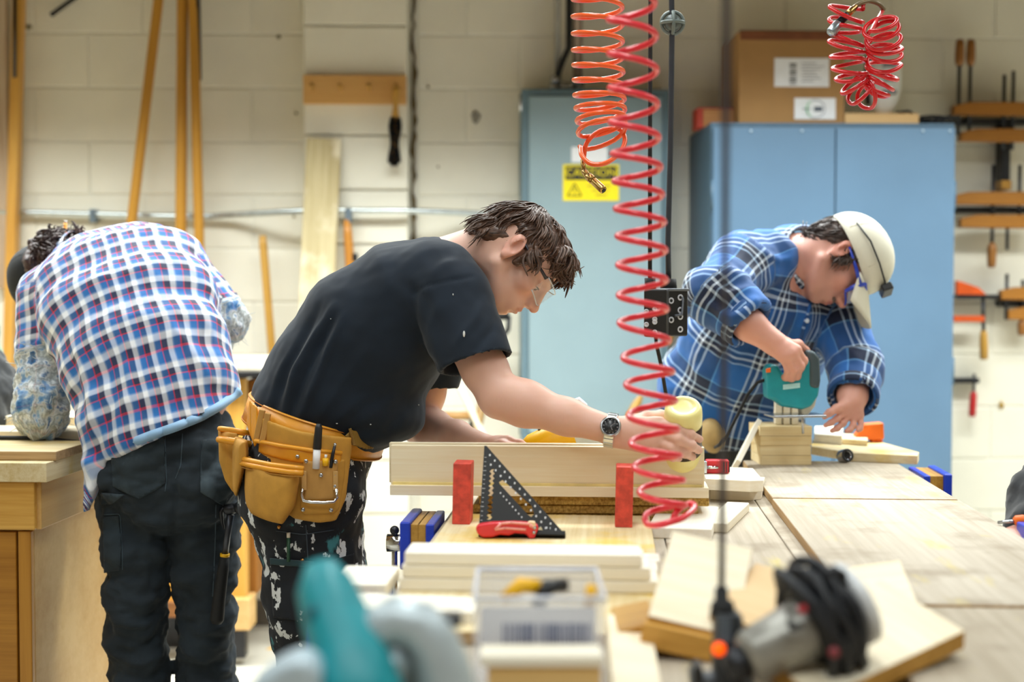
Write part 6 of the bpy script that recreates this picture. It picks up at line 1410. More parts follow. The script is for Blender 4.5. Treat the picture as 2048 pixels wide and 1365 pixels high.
def cloth_uv(v, spine, side, sleeves, vs=1.0, R=.17):  # distances across and along the cloth; z marks the worn part of a sleeve
    g = np.zeros_like(v); pts = [np.array(p) for p in spine]; best = np.full(len(v), 1e9); acc = 0; W_ = np.zeros(len(v))
    for a, b in zip(pts, pts[1:]):
        ab = b-a; L = np.linalg.norm(ab); t = ((v-a)@ab)/(L*L); tc = np.clip(t, 0, 1); o = v-a-tc[:, None]*ab; d = np.linalg.norm(o, axis=1); w_ = ab/L; u = np.array(side); u = u-w_*(u@w_); u /= np.linalg.norm(u); f = np.cross(w_, u)
        best = np.minimum(best, d); ang = np.arctan2(o@f, o@u); ang = np.where(ang > PI/2, ang-2*PI, ang)
        ww = np.exp(-(d/.045)**2)+1e-12; W_ += ww; g[:, 0] += ww*ang*R; g[:, 1] += ww*(acc+np.clip(t, -.6, 1.6)*L); acc += L
    g[:, :2] /= W_[:, None]; best = best-.02
    for (pp, r, front, worn) in sleeves:
        acc = 0
        for (a, b), rr in zip(zip(pp, pp[1:]), r):
            a, b = np.array(a), np.array(b); ab = b-a; L = np.linalg.norm(ab); t = ((v-a)@ab)/(L*L); tc = np.clip(t, 0, 1); o = v-a-tc[:, None]*ab; d = np.linalg.norm(o, axis=1)
            w_ = ab/L; u = np.array(front, float); u = u-w_*(u@w_); u /= np.linalg.norm(u); f = np.cross(w_, u); dd = d*1.9*(.062/rr) if worn is not None else d*1.7
            m = (dd < best) & (t > -.0); best[m] = dd[m]; g[m, 0] = (np.arctan2(o@f, o@u)*rr)[m]+.37; g[m, 1] = (acc+t*L)[m]+.013
            if worn is not None: g[m, 2] = np.clip((acc+t*L-worn)/.05, 0, .75)[m]
            acc += L
    return g
F = Field(axis(-1.32, -.50, .0055), axis(2.95, 3.85, .006), axis(.80, 1.47, .0055))
F.loft(shN, SU, .035)
F.ell(P(300, 850, 3.10), (.16, .05, .05), None, .03)
F.chain([P(130, 565, 3.43), shL, shL.lerp(elL, .5), elL, elL.lerp(wrL, .8)], [.062, .066, .060, .062, .050], .02)
F.chain([P(330, 535, 3.45), shR, shR.lerp(elR, .5), elR, elR.lerp(wrR, .9)], [.060, .062, .060, .062, .05], .02)
# the tail that hangs down on the left
G = Field(F.x, F.y, F.z); tail = [(P(208, 850, 3.10), .075), (P(190, 930, 3.07), .05), (P(172, 1030, 3.06), .012)]
for (a, ra), (b, rb_) in zip(tail, tail[1:]): G.loft([(a, ra*.55, .034), (b, rb_*.55, .020)], (1, 0, 0), .02)
F.merge(G, .03)
hemline = [(480, 782), (440, 812), (400, 835), (350, 855), (300, 872), (255, 890), (228, 910), (212, 945), (200, 985), (176, 1034)]
hp = [P(x, y, 3.15) for x, y in hemline[:6]]
pn = (hp[0]-hp[5]).cross(V((0, 1, .12))).normalized()
if pn.z > 0: pn = -pn
H2 = Field(F.x, F.y, F.z); H2.F[:] = F.F
cutp = hp[0].lerp(hp[5], .5)+V((0, 0, -.005))
mask = (F.x > P(228, 900, 3.1).x)
sub_ = H2.plane(cutp, pn, .006).F; F.F[mask] = sub_[mask]
F.cone(nb2.lerp(h2.w(-.03, 0, -.04), -.3), h2.w(-.02, 0, -.03), .068, .068, .004, cut=True)
F.plane(nb2.lerp(h2.w(-.028, 0, -.035), .45), V((-1, .2, .15)), .004, box=.07)
v, q = F.mesh(); n = normals(v, q)
slv = [([shL, elL, elL.lerp(wrL, .9)], (.062, .055), (0, -1, 0), .13), ([shR, elR, elR.lerp(wrR, .95)], (.06, .055), (0, -1, 0), .10)]
for pts, wd, hg in ([[(440, 780), (380, 700), (330, 640)], 12, .006], [[(240, 870), (260, 760), (250, 660)], 12, .007], [[(215, 880), (225, 780), (200, 690)], 10, -.007], [[(190, 900), (180, 800), (150, 700)], 12, .008], [[(170, 860), (150, 760), (130, 680)], 9, -.008], [[(460, 770), (430, 690), (410, 600)], 12, .005],
        [[(300, 860), (330, 780), (330, 700)], 12, -.004], [[(150, 620), (190, 560), (240, 520)], 14, .005], [[(60, 700), (90, 710), (120, 690)], 10, .005], [[(50, 770), (90, 790), (125, 760)], 10, .008], [[(45, 820), (90, 840), (125, 815)], 9, -.008], [[(55, 860), (90, 880), (120, 850)], 9, .008], [[(400, 560), (430, 600), (465, 610)], 9, .006]): v = fold(v, n, pts, wd, hg)
g = cloth_uv(v, [c for c, a, b in shN], SU, slv)
mk = (g[:, 2] > .3)*1.0
v = wrinkle(v, n, .006, (10, 10, 10), 2.0); v = wrinkle(v, n, .008, (30, 30, 30), 7.0, mk)
shirt2 = np_mesh('plaid_shirt', v, q, PL2, p2, g=g)
seam('hem_lining', v, q, hemline[:6], .0105, cloth('lining_blue', '#8FB4D6', .8, .12), shirt2, 40)
mb = MB(); ca, cb = nb2, h2.w(-.03, 0, -.035); fa = frame(cb-ca, (0, 0, 1)); cc = ca.lerp(cb, .36)
vs = []; gs = []; nn = 30
for j, (off, rr) in enumerate(((-.012, .079), (.016, .076), (.022, .074), (.012, .070))):
    for i in range(nn): t = 2*PI*i/nn; vs.append(cc+fa@V((off, rr*math.cos(t), rr*math.sin(t)))); gs.append(V((t*.075, .01+off+j*.004, 0)))
mb.add(vs, [(j*nn+i, j*nn+(i+1) % nn, (j+1)*nn+(i+1) % nn, (j+1)*nn+i) for j in range(3) for i in range(nn)], gs, True); mb.build('collar', PL2, shirt2, solid=.004)
# frayed threads on the torn elbows
mb = MB(); rg = random.Random(4); ii = np.where((g[:, 2] > .35) & (n[:, 1] < .4))[0]
for _ in range(170):
    i = rg.choice(list(ii[:: max(1, len(ii)//400)])); p = V(v[i]); nn_ = V(n[i]); t = V((rg.uniform(-1, 1), rg.uniform(-1, 1), rg.uniform(-1.2, .4))).normalized(); l = rg.uniform(.008, .026); mb.tube([p, p+nn_*.004+t*l*.5, p+nn_*rg.uniform(.0, .008)+t*l], [.0009, .0008, .0004], 4, caps=False)
tag(mb.build('frayed_thread', M('thread_pale', '#CBD0CE', .9, var=.3), shirt2), kind='stuff')
# trousers
JD2 = cloth('black_denim', '#1F2931', .9, .25, .05, dirt=[(.62, 7, '#2B3840', .18)])
F = Field(axis(-1.02, -.50, .006), axis(2.95, 3.36, .006), axis(.05, 1.03, .006))
F.loft(pel2, (1, 0, 0), .03)
F.ell(P(282, 965, 3.08), (.075, .06, .10), None, .03); F.ell(P(398, 965, 3.08), (.075, .06, .10), None, .03)
for c, k_ in zip(legs2, (1, -1)): F.chain([c[0], c[1].lerp(c[0], .45), c[1], c[2], c[2].lerp(c[3], .4), c[3], c[4]], [.086, .080, .0705, .069, .0715, .068, .072], .008)
for c in legs2: F.plane(V((c[-1].x, c[-1].y, .06)), V((0, 0, -1)), .004, box=.1)
v, q = F.mesh(); n = normals(v, q)
for pts, wd, hg in ([[(345, 900), (352, 1000), (346, 1110)], 7, -.009], [[(215, 1190), (280, 1205), (335, 1190)], 9, .007], [[(215, 1235), (280, 1250), (340, 1230)], 8, .008], [[(220, 1270), (290, 1290), (345, 1265)], 9, -.007], [[(212, 1310), (280, 1325), (350, 1300)], 9, .009], [[(225, 1345), (290, 1360), (350, 1335)], 9, -.006], [[(355, 1250), (410, 1265), (465, 1240)], 9, .008], [[(360, 1300), (410, 1320), (465, 1290)], 9, .008], [[(355, 1335), (410, 1350), (460, 1330)], 9, -.007],
        [[(230, 1010), (290, 1060), (335, 1120)], 12, .005], [[(460, 1010), (410, 1060), (365, 1110)], 12, .005], [[(240, 1080), (300, 1120), (340, 1170)], 12, -.004]): v = fold(v, n, pts, wd, hg)
v = wrinkle(v, n, .017, (10, 10, 19), 4.0); v = relax(v, q, 1, .3)
jeans2 = np_mesh('work_trousers', v, q, JD2, p2)
JP = cloth('pocket_denim', '#232E35', .9, .3, .05, dirt=[(.56, 9, '#53626C', .2)]); SD = M('seam_grey', '#42525C', .8)
for pl_ in ([(224, 880), (328, 868), (331, 968), (278, 998), (226, 972)], [(404, 882), (460, 878), (462, 985), (446, 1012), (401, 984)]):
    patch('back_pocket', v, q, pl_, JP, jeans2, .002, .003); seam('stitching', v, q, [*pl_[1:], pl_[0]] if pl_[0][0] < 300 else [pl_[0], *pl_[:0:-1]], .0012, SD, jeans2)
patch('thigh_pocket', v, q, [(207, 1035), (238, 1032), (243, 1095), (240, 1140), (210, 1145)], JP, jeans2, .002, .003)
patch('loop_strap', v, q, [(203, 986), (250, 990), (222, 1008), (204, 1010)], JP, jeans2, .006, .003, 3.12)
for pts in ([(330, 868), (333, 960), (330, 985)], [(208, 1030), (240, 1029), (244, 1090), (245, 1145)], [(365, 868), (362, 930), (350, 960)], [(432, 1010), (430, 1100), (425, 1200)]): seam('stitching', v, q, pts, .0011, SD, jeans2)
BOOT = M('boot_brown', '#3A2A1C', .6)
for c in legs2: ft = c[-1]; MB().tube([V((ft.x, ft.y-.08, .05)), V((ft.x, ft.y-.05, .052)), V((ft.x, ft.y+.06, .05)), V((ft.x, ft.y+.16, .038)), V((ft.x, ft.y+.20, .034))], [.03, .048, .05, .045, .02], 14, flat=.95).build('boot', BOOT, p2)
# head: curly hair and a black cap
HM2 = hair_mat('dark_curly_hair', '#1C1110', '#4A2F28'); w = h2.w; c = h2.C
F = Field(axis(c.x-.2, c.x+.2, .004), axis(c.y-.2, c.y+.2, .004), axis(c.z-.2, c.z+.2, .004))
F.ell(w(-.01, 0, .037), (.099, .082, .084), h2.R, .01); F.ell(w(-.072, 0, -.01), (.055, .07, .07), h2.R, .02); F.plane(w(0, 0, -.02), h2.f*.7-h2.u*.7, .012); F.plane(w(0, 0, .056), h2.u, .008)
v, q = F.mesh(); n = normals(v, q); v = wrinkle(v, n, .014, (28, 28, 28), 5.0); n = normals(v, q)
hair2 = np_mesh('hair', v, q, HM2, p2); lc = h2.local(v); locks('locks', HM2, hair2, v, n, h2, w(-.02, 0, .13), 1000, .034, .0028, .008, .007, 5, keep=lc[:, 2] < .04)
CAPB = cloth('black_cap', '#14171A', .8, .1, .05)
def mk_cap(h, mat, par, tilt=12, rx=(.113, .090, .098), cen=(.0, 0, .045), bill=.075, droop=.30, seamm=None, wid=.075):
    o = bpy.data.objects.new('cap', None); COL.objects.link(o); o.parent = par; o.location = h.w(0, 0, .1)-V(par.location); R = h.R @ Ry(-tilt)
    W_ = lambda x, y, z: h.w(*cen)+(R@V((x, y, z)))*h.s
    mb = MB(); nu, nv_ = 36, 14; vs = []
    for j in range(nv_):
        th = PI/2*(1-j/(nv_-1))*.999+.0
        for i in range(nu):
            a = 2*PI*i/nu; k = 1-.012*abs(math.sin(3*a))*(j/nv_); x, y, z = rx[0]*math.cos(a)*math.sin(th)*k, rx[1]*math.sin(a)*math.sin(th)*k, rx[2]*math.cos(th)
            if x > 0: z += .006*(x/rx[0])
            vs.append(W_(x, y, z))
    fs = [(j*nu+i, j*nu+(i+1) % nu, (j+1)*nu+(i+1) % nu, (j+1)*nu+i) for j in range(nv_-1) for i in range(nu)]
    mb.add(vs, fs, None, True); rim = [W_(rx[0]*math.cos(a), rx[1]*math.sin(a), -.018-.004*math.cos(a)) for a in np.linspace(0, 2*PI, nu, endpoint=False)]
    nb_ = len(mb.v); mb.v += rim; mb.g += rim; f2 = [(i, nb_+i, nb_+(i+1) % nu, (i+1) % nu) for i in range(nu)]; mb.f += f2; mb.sm += [True]*nu
    mb.build('crown', mat, o, solid=.003); MB().sphere(W_(0, 0, rx[2]+.001), (.008, .008, .004), R, 10, 6).build('button', mat, o)
    mb = MB(); vs = []; m1, m2 = 15, 6
    for j in range(m2):
        f = j/(m2-1)
        for i in range(m1):
            a = -1.0+2.0*i/(m1-1); x0, y0 = rx[0]*math.cos(a)*.985, rx[1]*math.sin(a); x = x0+bill*f*math.cos(a*1.1)**.5 if abs(a) < 1.4 else x0; y = y0*(1-.02*f); zc = -.012-droop*bill*f-.42*(y*y)/.07*(.35+f*.65)
            vs.append(W_(x, y, zc))
    mb.add(vs, [(j*m1+i, j*m1+i+1, (j+1)*m1+i+1, (j+1)*m1+i) for j in range(m2-1) for i in range(m1-1)], None, True); mb.build('bill', mat, o, solid=.0035)
    if seamm:
        mb = MB()
        for a in (0, PI/3, 2*PI/3, PI, 4*PI/3, 5*PI/3): mb.tube([W_(rx[0]*1.012*math.cos(a)*math.sin(t), rx[1]*1.012*math.sin(a)*math.sin(t), rx[2]*1.012*math.cos(t)) for t in np.linspace(.06, PI/2, 10)], .0011, 4)
        mb.build('stitching', seamm, o)
    return o, W_
mk_cap(h2, CAPB, p2, tilt=-6, rx=(.112, .09, .092), cen=(.012, 0, .05), bill=.07, seamm=M('cap_seam', '#33383C', .8))
o = thing('pencil', P(127, 470, 3.62), 'orange pencil stuck in the plaid worker\'s curly hair', 'pencil'); dp_ = 3.60
MB().tube([P(128, 485, dp_), P(131, 446, dp_)], .0042, 6).build('shaft', M('pencil_orange', '#F09A1A', .4), o); MB().tube([P(131, 446, dp_), P(131.5, 441, dp_)], .0038, 8).build('eraser', M('eraser', '#E9E3DA', .6), o)
# hammer in the trouser loop
o = thing('hammer', P(450, 1240, 3.03), 'black hammer with a yellow band hanging from the plaid worker\'s trousers', 'hammer'); dh = 3.055
hd_ = P(462, 1022, dh); MB().tube([P(461, 1030, dh), P(455, 1070, dh), P(450, 1108, dh)], [.0085, .007, .0075], 10).build('shaft', M('hammer_shaft', '#4A4D55', .35, .6), o)
MB().tube([P(450, 1108, dh), P(449.5, 1114, dh)], .0105, 12).build('yellow_band', YELLOW, o)
MB().tube([P(449.5, 1114, dh), P(446, 1140, dh), P(438, 1200, dh), P(434, 1240, dh-.005), P(433, 1248, dh-.005)], [.010, .0125, .014, .0155, .010], 14).build('grip', RUBBER, o)
MB().tube([P(447, 1022, dh), P(452, 1020, dh), P(466, 1018, dh), P(473, 1016, dh), P(478, 1015, dh-.005), P(487, 1020, dh-.01)], [.008, .012, .0115, .0095, .0145, .0145], 14).build('head', DARKST, o)
MB().tube([P(448, 1016, dh), P(442, 1024, dh), P(444, 1044, dh), P(448, 1060, dh)], [.010, .009, .006, .003], 10, flat=.6).build('claw', DARKST, o)
# ------------------------------------------------------------------ the man in the white cap
SK3 = (.66, .33, .25)
d3 = 3.72
p3 = thing('person', P(1480, 1000, d3), 'person in blue plaid shirt and white cap holding a teal jigsaw at the bench end', 'person'); p3.location.z = 0
S3 = V((.62, .72, 0)).normalized()                # from his right shoulder to his left... across the chest
S3 = P(1675, 600, 3.74)-P(1478, 545, 3.52)
sN3 = [(P(1440, 890, 3.86), .175, .13), (P(1462, 800, 3.82), .19, .14), (P(1508, 700, 3.75), .20, .145), (P(1545, 610, 3.68), .192, .13), (P(1572, 540, 3.65), .150, .095), (P(1600, 512, 3.63), .085, .065)]
a3, b3, c3_, w3 = P(1492, 530, 3.54), P(1428, 590, 3.40), P(1498, 650, 3.34), P(1548, 686, 3.325)
a4, b4, c4_, w4 = P(1668, 610, 3.70), P(1716, 735, 3.58), P(1705, 792, 3.48), P(1702, 806, 3.46)
nb3 = P(1598, 525, 3.64)
h3 = Head((1683, 500, 3.50), -1, (.34, -.22, -.91), (.90, .02, .34), .96)
F = Field(axis(.30, 1.12, .008, [(.60, .92, .0034)]), axis(3.2, 4.02, .008, [(3.24, 3.68, .0036)]), axis(-.02, 1.52, .008, [(.93, 1.17, .0034), (1.22, 1.5, .0034)]))
F.loft([(c, a*.85, b*.85) for c, a, b in sN3], S3, .04)
h3.build(F, fat=.006, neck=nb3, nr=(.06, .068))
F.chain([a3, b3, c3_, w3], [.05, .043, .036, .029], .02); F.chain([a4, b4, c4_, w4], [.05, .043, .034, .028], .02)
hand(F, w3, [[P(1594, 700, 3.308), P(1608, 722, 3.325), P(1600, 744, 3.35), P(1588, 740, 3.372)], [P(1586, 708, 3.30), P(1601, 733, 3.312), P(1594, 753, 3.34), P(1582, 749, 3.368)],
    [P(1576, 713, 3.30), P(1589, 739, 3.308), P(1583, 757, 3.335), P(1571, 753, 3.362)], [P(1565, 716, 3.305), P(1576, 740, 3.312), P(1571, 756, 3.335), P(1560, 752, 3.358)]],
    [P(1572, 690, 3.335), P(1596, 690, 3.365), P(1611, 703, 3.382), P(1613, 720, 3.388)], 1.0)
hand(F, w4, [[P(1688, 826, 3.44), P(1674, 838, 3.43), P(1662, 846, 3.425), P(1651, 852, 3.42)], [P(1697, 832, 3.45), P(1686, 847, 3.44), P(1675, 857, 3.435), P(1664, 862, 3.43)],
    [P(1709, 835, 3.455), P(1706, 852, 3.445), P(1700, 860, 3.44), P(1693, 863, 3.435)], [P(1720, 832, 3.46), P(1722, 848, 3.452), P(1720, 858, 3.446), P(1716, 862, 3.44)]],
    [P(1688, 812, 3.44), P(1673, 818, 3.425), P(1659, 826, 3.415), P(1649, 834, 3.41)], .84)
leg3 = [(P(1410, 960, 3.84), P(1405, 1300, 3.84), P(1402, 1640, 3.86)), (P(1480, 960, 3.92), P(1490, 1300, 3.92), P(1492, 1620, 3.94))]
for c in leg3: F.chain(c, [.09, .06, .045], .02); ft = V((c[-1].x, c[-1].y, .05)); F.chain([c[-1], ft, ft+V((.1, -.06, -.01))], [.045, .04, .03], .02)
v, q = F.mesh(); v = relax(v, q, 1, .3); np_mesh('body', v, q, skin('capped_man_skin', SK3), p3, col=h3.colour(v, SK3, stubble=.30, stub=(.22, .13, .10)))
DB, MBc, LBc, WH = '#0A1B3A', '#1B5FA8', '#3E86C8', '#D8E4F0'
PL3 = plaid('blue_plaid', .150, [(0, MBc), (.24, '#17579E'), (.25, '#BFD3E8'), (.275, '#BFD3E8'), (.285, DB), (.35, DB), (.36, WH), (.39, WH), (.40, DB), (.47, DB), (.48, '#BFD3E8'), (.505, '#BFD3E8'), (.515, DB), (.74, DB), (.75, '#5F9AD2'), (.77, '#5F9AD2'), (.78, MBc), (1, MBc)],
            [(0, MBc), (.22, '#17579E'), (.23, '#A9C6E4'), (.25, '#A9C6E4'), (.26, DB), (.33, DB), (.34, WH), (.37, WH), (.38, DB), (.44, DB), (.45, '#A9C6E4'), (.475, '#A9C6E4'), (.485, DB), (.70, DB), (.71, '#5F9AD2'), (.73, '#5F9AD2'), (.74, MBc), (1, MBc)])
F = Field(axis(.26, 1.12, .0065), axis(3.22, 4.05, .0065), axis(.86, 1.46, .006))
F.loft(sN3, S3, .035)
F.ell(P(1395, 760, 3.80), (.10, .12, .12), None, .04); F.ell(P(1500, 850, 3.72), (.15, .06, .10), None, .04)
F.cone(nb3.lerp(h3.w(-.03, 0, -.035), -.3), h3.w(-.02, 0, -.03), .074, .078, .004, cut=True)
F.plane(nb3.lerp(h3.w(-.03, 0, -.035), .35), h3.w(-.03, 0, -.035)-nb3, .005, box=.16)
F.plane(P(1440, 905, 3.85), V((-.2, 0, -1)), .005)
for pts, rs, hm, cr, bk in (([P(1530, 525, 3.58), P(1482, 535, 3.53), P(1430, 590, 3.40)], [.085, .082, .074, .062], P(1500, 648, 3.335), .050, 0), ([P(1640, 580, 3.68), P(1666, 618, 3.69), P(1712, 738, 3.57)], [.075, .075, .066, .058], P(1706, 796, 3.475), .046, 0)):
    G = Field(F.x, F.y, F.z); ax_ = (hm-pts[-1]).normalized(); G.chain(pts+[hm+ax_*.05], rs, .025); G.plane(hm, ax_, .003, box=.11); G.cone(hm-ax_*.03, hm+ax_*.1, cr, cr, .003, cut=True); F.merge(G, .02)
v, q = F.mesh(); n = normals(v, q)
for pts, wd, hg in ([[(1410, 560), (1450, 590), (1500, 580)], 8, .008], [[(1405, 585), (1450, 615), (1510, 605)], 8, -.007], [[(1420, 610), (1460, 635), (1520, 620)], 7, .007], [[(1440, 530), (1480, 555), (1520, 550)], 9, .007], [[(1620, 610), (1600, 700), (1580, 800)], 9, .008], [[(1600, 620), (1575, 710), (1555, 800)], 9, -.007], [[(1540, 640), (1520, 740), (1480, 850)], 12, .008], [[(1500, 660), (1450, 760), (1400, 840)], 12, .007], [[(1460, 660), (1400, 720), (1350, 760)], 12, -.006], [[(1660, 640), (1690, 700), (1730, 730)], 9, .006], [[(1670, 760), (1700, 770), (1740, 755)], 7, .007], [[(1520, 500), (1560, 520), (1600, 515)], 9, .006]): v = fold(v, n, pts, wd, hg)
g = cloth_uv(v, [c for c, a, b in sN3], S3, [([P(1482, 535, 3.53), P(1430, 590, 3.40), P(1500, 648, 3.335)], (.075, .06), (0, -1, 0), None), ([P(1666, 618, 3.69), P(1712, 738, 3.57), P(1706, 796, 3.475)], (.07, .06), (0, -1, 0), None)], R=.18)
v = wrinkle(v, n, .008, (10, 10, 10), 6.0)
sh3 = np_mesh('plaid_shirt', v, q, PL3, p3, g=g)
ca, cb = nb3, h3.w(-.03, 0, -.035); fa = frame(cb-ca, (0, 0, 1)); cc = ca.lerp(cb, .38); mb = MB(); vs = []; gs = []; nn = 30
for j, (off, rr) in enumerate(((-.045, .104), (-.02, .098), (.012, .086), (.016, .082), (-.004, .079))):
    for i in range(nn): t = 2*PI*i/nn; vs.append(cc+fa@V((off, rr*math.cos(t), rr*math.sin(t)))); gs.append(V((t*.09, .03+off+j*.004, 0)))
mb.add(vs, [(j*nn+i, j*nn+(i+1) % nn, (j+1)*nn+(i+1) % nn, (j+1)*nn+i) for j in range(4) for i in range(nn)], gs, True); mb.build('collar', PL3, sh3, solid=.004)
for hm, ax_, rr in ((P(1500, 648, 3.335), P(1500, 648, 3.335)-P(1430, 590, 3.40), .060), (P(1706, 796, 3.475), P(1706, 796, 3.475)-P(1712, 738, 3.57), .056)):
    fa = frame(ax_); mb = MB(); vs = []; gs = []; nn = 26
    for j, (off, r_) in enumerate(((-.03, rr+.004), (-.026, rr+.009), (.0, rr+.007), (.004, rr+.002), (-.008, rr-.004))):
        for i in range(nn): t = 2*PI*i/nn; vs.append(hm+fa@V((off, r_*math.cos(t), r_*math.sin(t)))); gs.append(V((t*.06, .08+off+j*.003, 0)))
    mb.add(vs, [(j*nn+i, j*nn+(i+1) % nn, (j+1)*nn+(i+1) % nn, (j+1)*nn+i) for j in range(4) for i in range(nn)], gs, True); mb.build('cuff', PL3, sh3)
seam('placket', v, q, [(1622, 605), (1606, 660), (1592, 730), (1575, 800), (1560, 860)], .0045, PL3, sh3)
BUT = M('button', '#C9D3DD', .4)
for x, y in ((1612, 640), (1597, 710), (1580, 780)):
    i = int(np.argmin(((to_px(v)-np.array((x, y)))**2).sum(1)+(n[:, 1] > 0)*1e6)); MB().sphere(v[i]+n[i]*.006, (.006, .004, .006), None, 10, 6).build('button', BUT, sh3)
TR3 = cloth('grey_trousers', '#3A3B3C', .9, .15)
F = Field(axis(.3, .95, .008), axis(3.6, 4.1, .008), axis(.06, 1.0, .008)); F.loft([(P(1450, 985, 3.88), .17, .13), (P(1440, 890, 3.86), .165, .12)], S3, .03)
for c in leg3: F.chain([c[0], c[1], V((c[2].x, c[2].y, .1))], [.105, .085, .08], .02); F.plane(V((c[2].x, c[2].y, .09)), V((0, 0, -1)), .004, box=.1)
v, q = F.mesh(); np_mesh('trousers', v, q, TR3, p3)
for c in leg3: ft = V((c[-1].x, c[-1].y, .05)); MB().tube([ft+V((-.06, .04, 0)), ft, ft+V((.1, -.07, -.005)), ft+V((.16, -.11, -.015))], [.03, .05, .046, .02], 12).build('boot', BOOT, p3)
MB().sphere(P(1424, 872, 3.66), (S(26, 3.66), .035, S(36, 3.66)), Ry(-12), 18, 12).build('hip_pouch', M('pouch_tan', '#B39660', .7, var=.1), p3)
HM3 = hair_mat('grey_brown_hair', '#2A1E1A', '#5E4C44'); w = h3.w; c = h3.C
F = Field(axis(c.x-.2, c.x+.2, .004), axis(c.y-.18, c.y+.18, .004), axis(c.z-.2, c.z+.2, .004)); k = h3.s
F.ell(w(-.004, 0, .037), [x*k for x in (.098, .079, .082)], h3.R, .01); F.ell(w(-.05, 0, .0), [x*k for x in (.058, .070, .066)], h3.R, .02); F.plane(w(0, 0, .0), h3.f*.62-h3.u*.78, .01); F.plane(w(0, 0, .052), h3.u, .008)
for sg in (-1, 1): F.cone(w(.026, sg*.074, .03), w(.020, sg*.075, -.02), .011*k, .007*k, .01); F.ell(w(-.006, sg*.09, 0), [x*k for x in (.024, .02, .030)], h3.R, .006, True)
v, q = F.mesh(); n = normals(v, q); v = wrinkle(v, n, .006, (30, 30, 30), 5.0); n = normals(v, q); hair3 = np_mesh('hair', v, q, HM3, p3); locks('locks', HM3, hair3, v, n, h3, w(.02, 0, .13), 700, .04, .0022, .002, .002, 8, keep=h3.local(v)[:, 2] < .034)
face(h3, p3, HM3)
MB().tube([w(.099, y, -.053-.12*abs(y)*abs(y)*6) for y in np.linspace(-.028, .028, 9)], [.003, .005, .0062, .0066, .0064, .0066, .0062, .005, .003], 6).build('moustache', hair_mat('moustache_hair', '#4A362E', '#7A6258'), p3)
CAPW = cloth('cream_cap', '#DDD9C6', .85, .05, .05)
co, CW = mk_cap(h3, CAPW, p3, tilt=2, rx=(.113, .092, .098), cen=(.004, 0, .044), bill=.085, droop=.35, seamm=M('cap_stitch', '#B9B49E', .8))
gg = bpy.data.objects.new('safety_goggles', None); COL.objects.link(gg); gg.parent = p3; gg.location = h3.w(.1, 0, 0)-V(p3.location)
GBL = M('goggle_blue', '#1E3FB8', .3, coat=.3); wrap_lens(h3, 'lens', glass('goggle_lens', (.7, .8, 1), .05, .35), gg, -.062, .062, -.03, .024, .122, 6.0)
mb = MB(); mb.tube([h3.w(.1225-6.0*y*y, y, .025) for y in np.linspace(-.066, .066, 16)], .004, 6); mb.tube([h3.w(.1225-6.0*y*y, y, -.03) for y in np.linspace(-.062, .062, 16)], .0025, 6)
for sg in (-1, 1): mb.tube([h3.w(.098, sg*.066, .025), h3.w(.094, sg*.069, 0), h3.w(.097, sg*.064, -.03)], [.005, .007, .004], 8)
mb.build('frame', GBL, gg)
for sg in (-1, 1): MB().tube([h3.w(.094, sg*.069, .012), h3.w(.05, sg*.08, .016), h3.w(-.004, sg*.085, .02)], [.006, .0045, .003], 6).build('temple', GBL, gg)
mb = MB(); mb.tube([CW(-.06, -.083, .02), CW(.0, -.0985, .028), CW(.06, -.086, .028), CW(.105, -.05, .03), CW(.122, 0, .032), CW(.105, .05, .03)], .0022, 6); mb.build('strap', RUBBER, co)
R_ = h3.R; MB().box(CW(.122, -.022, .032), (.02, .05, .028), R_ @ Rz(-12)).build('clip_lamp', BLACK, co, bevel=.004)
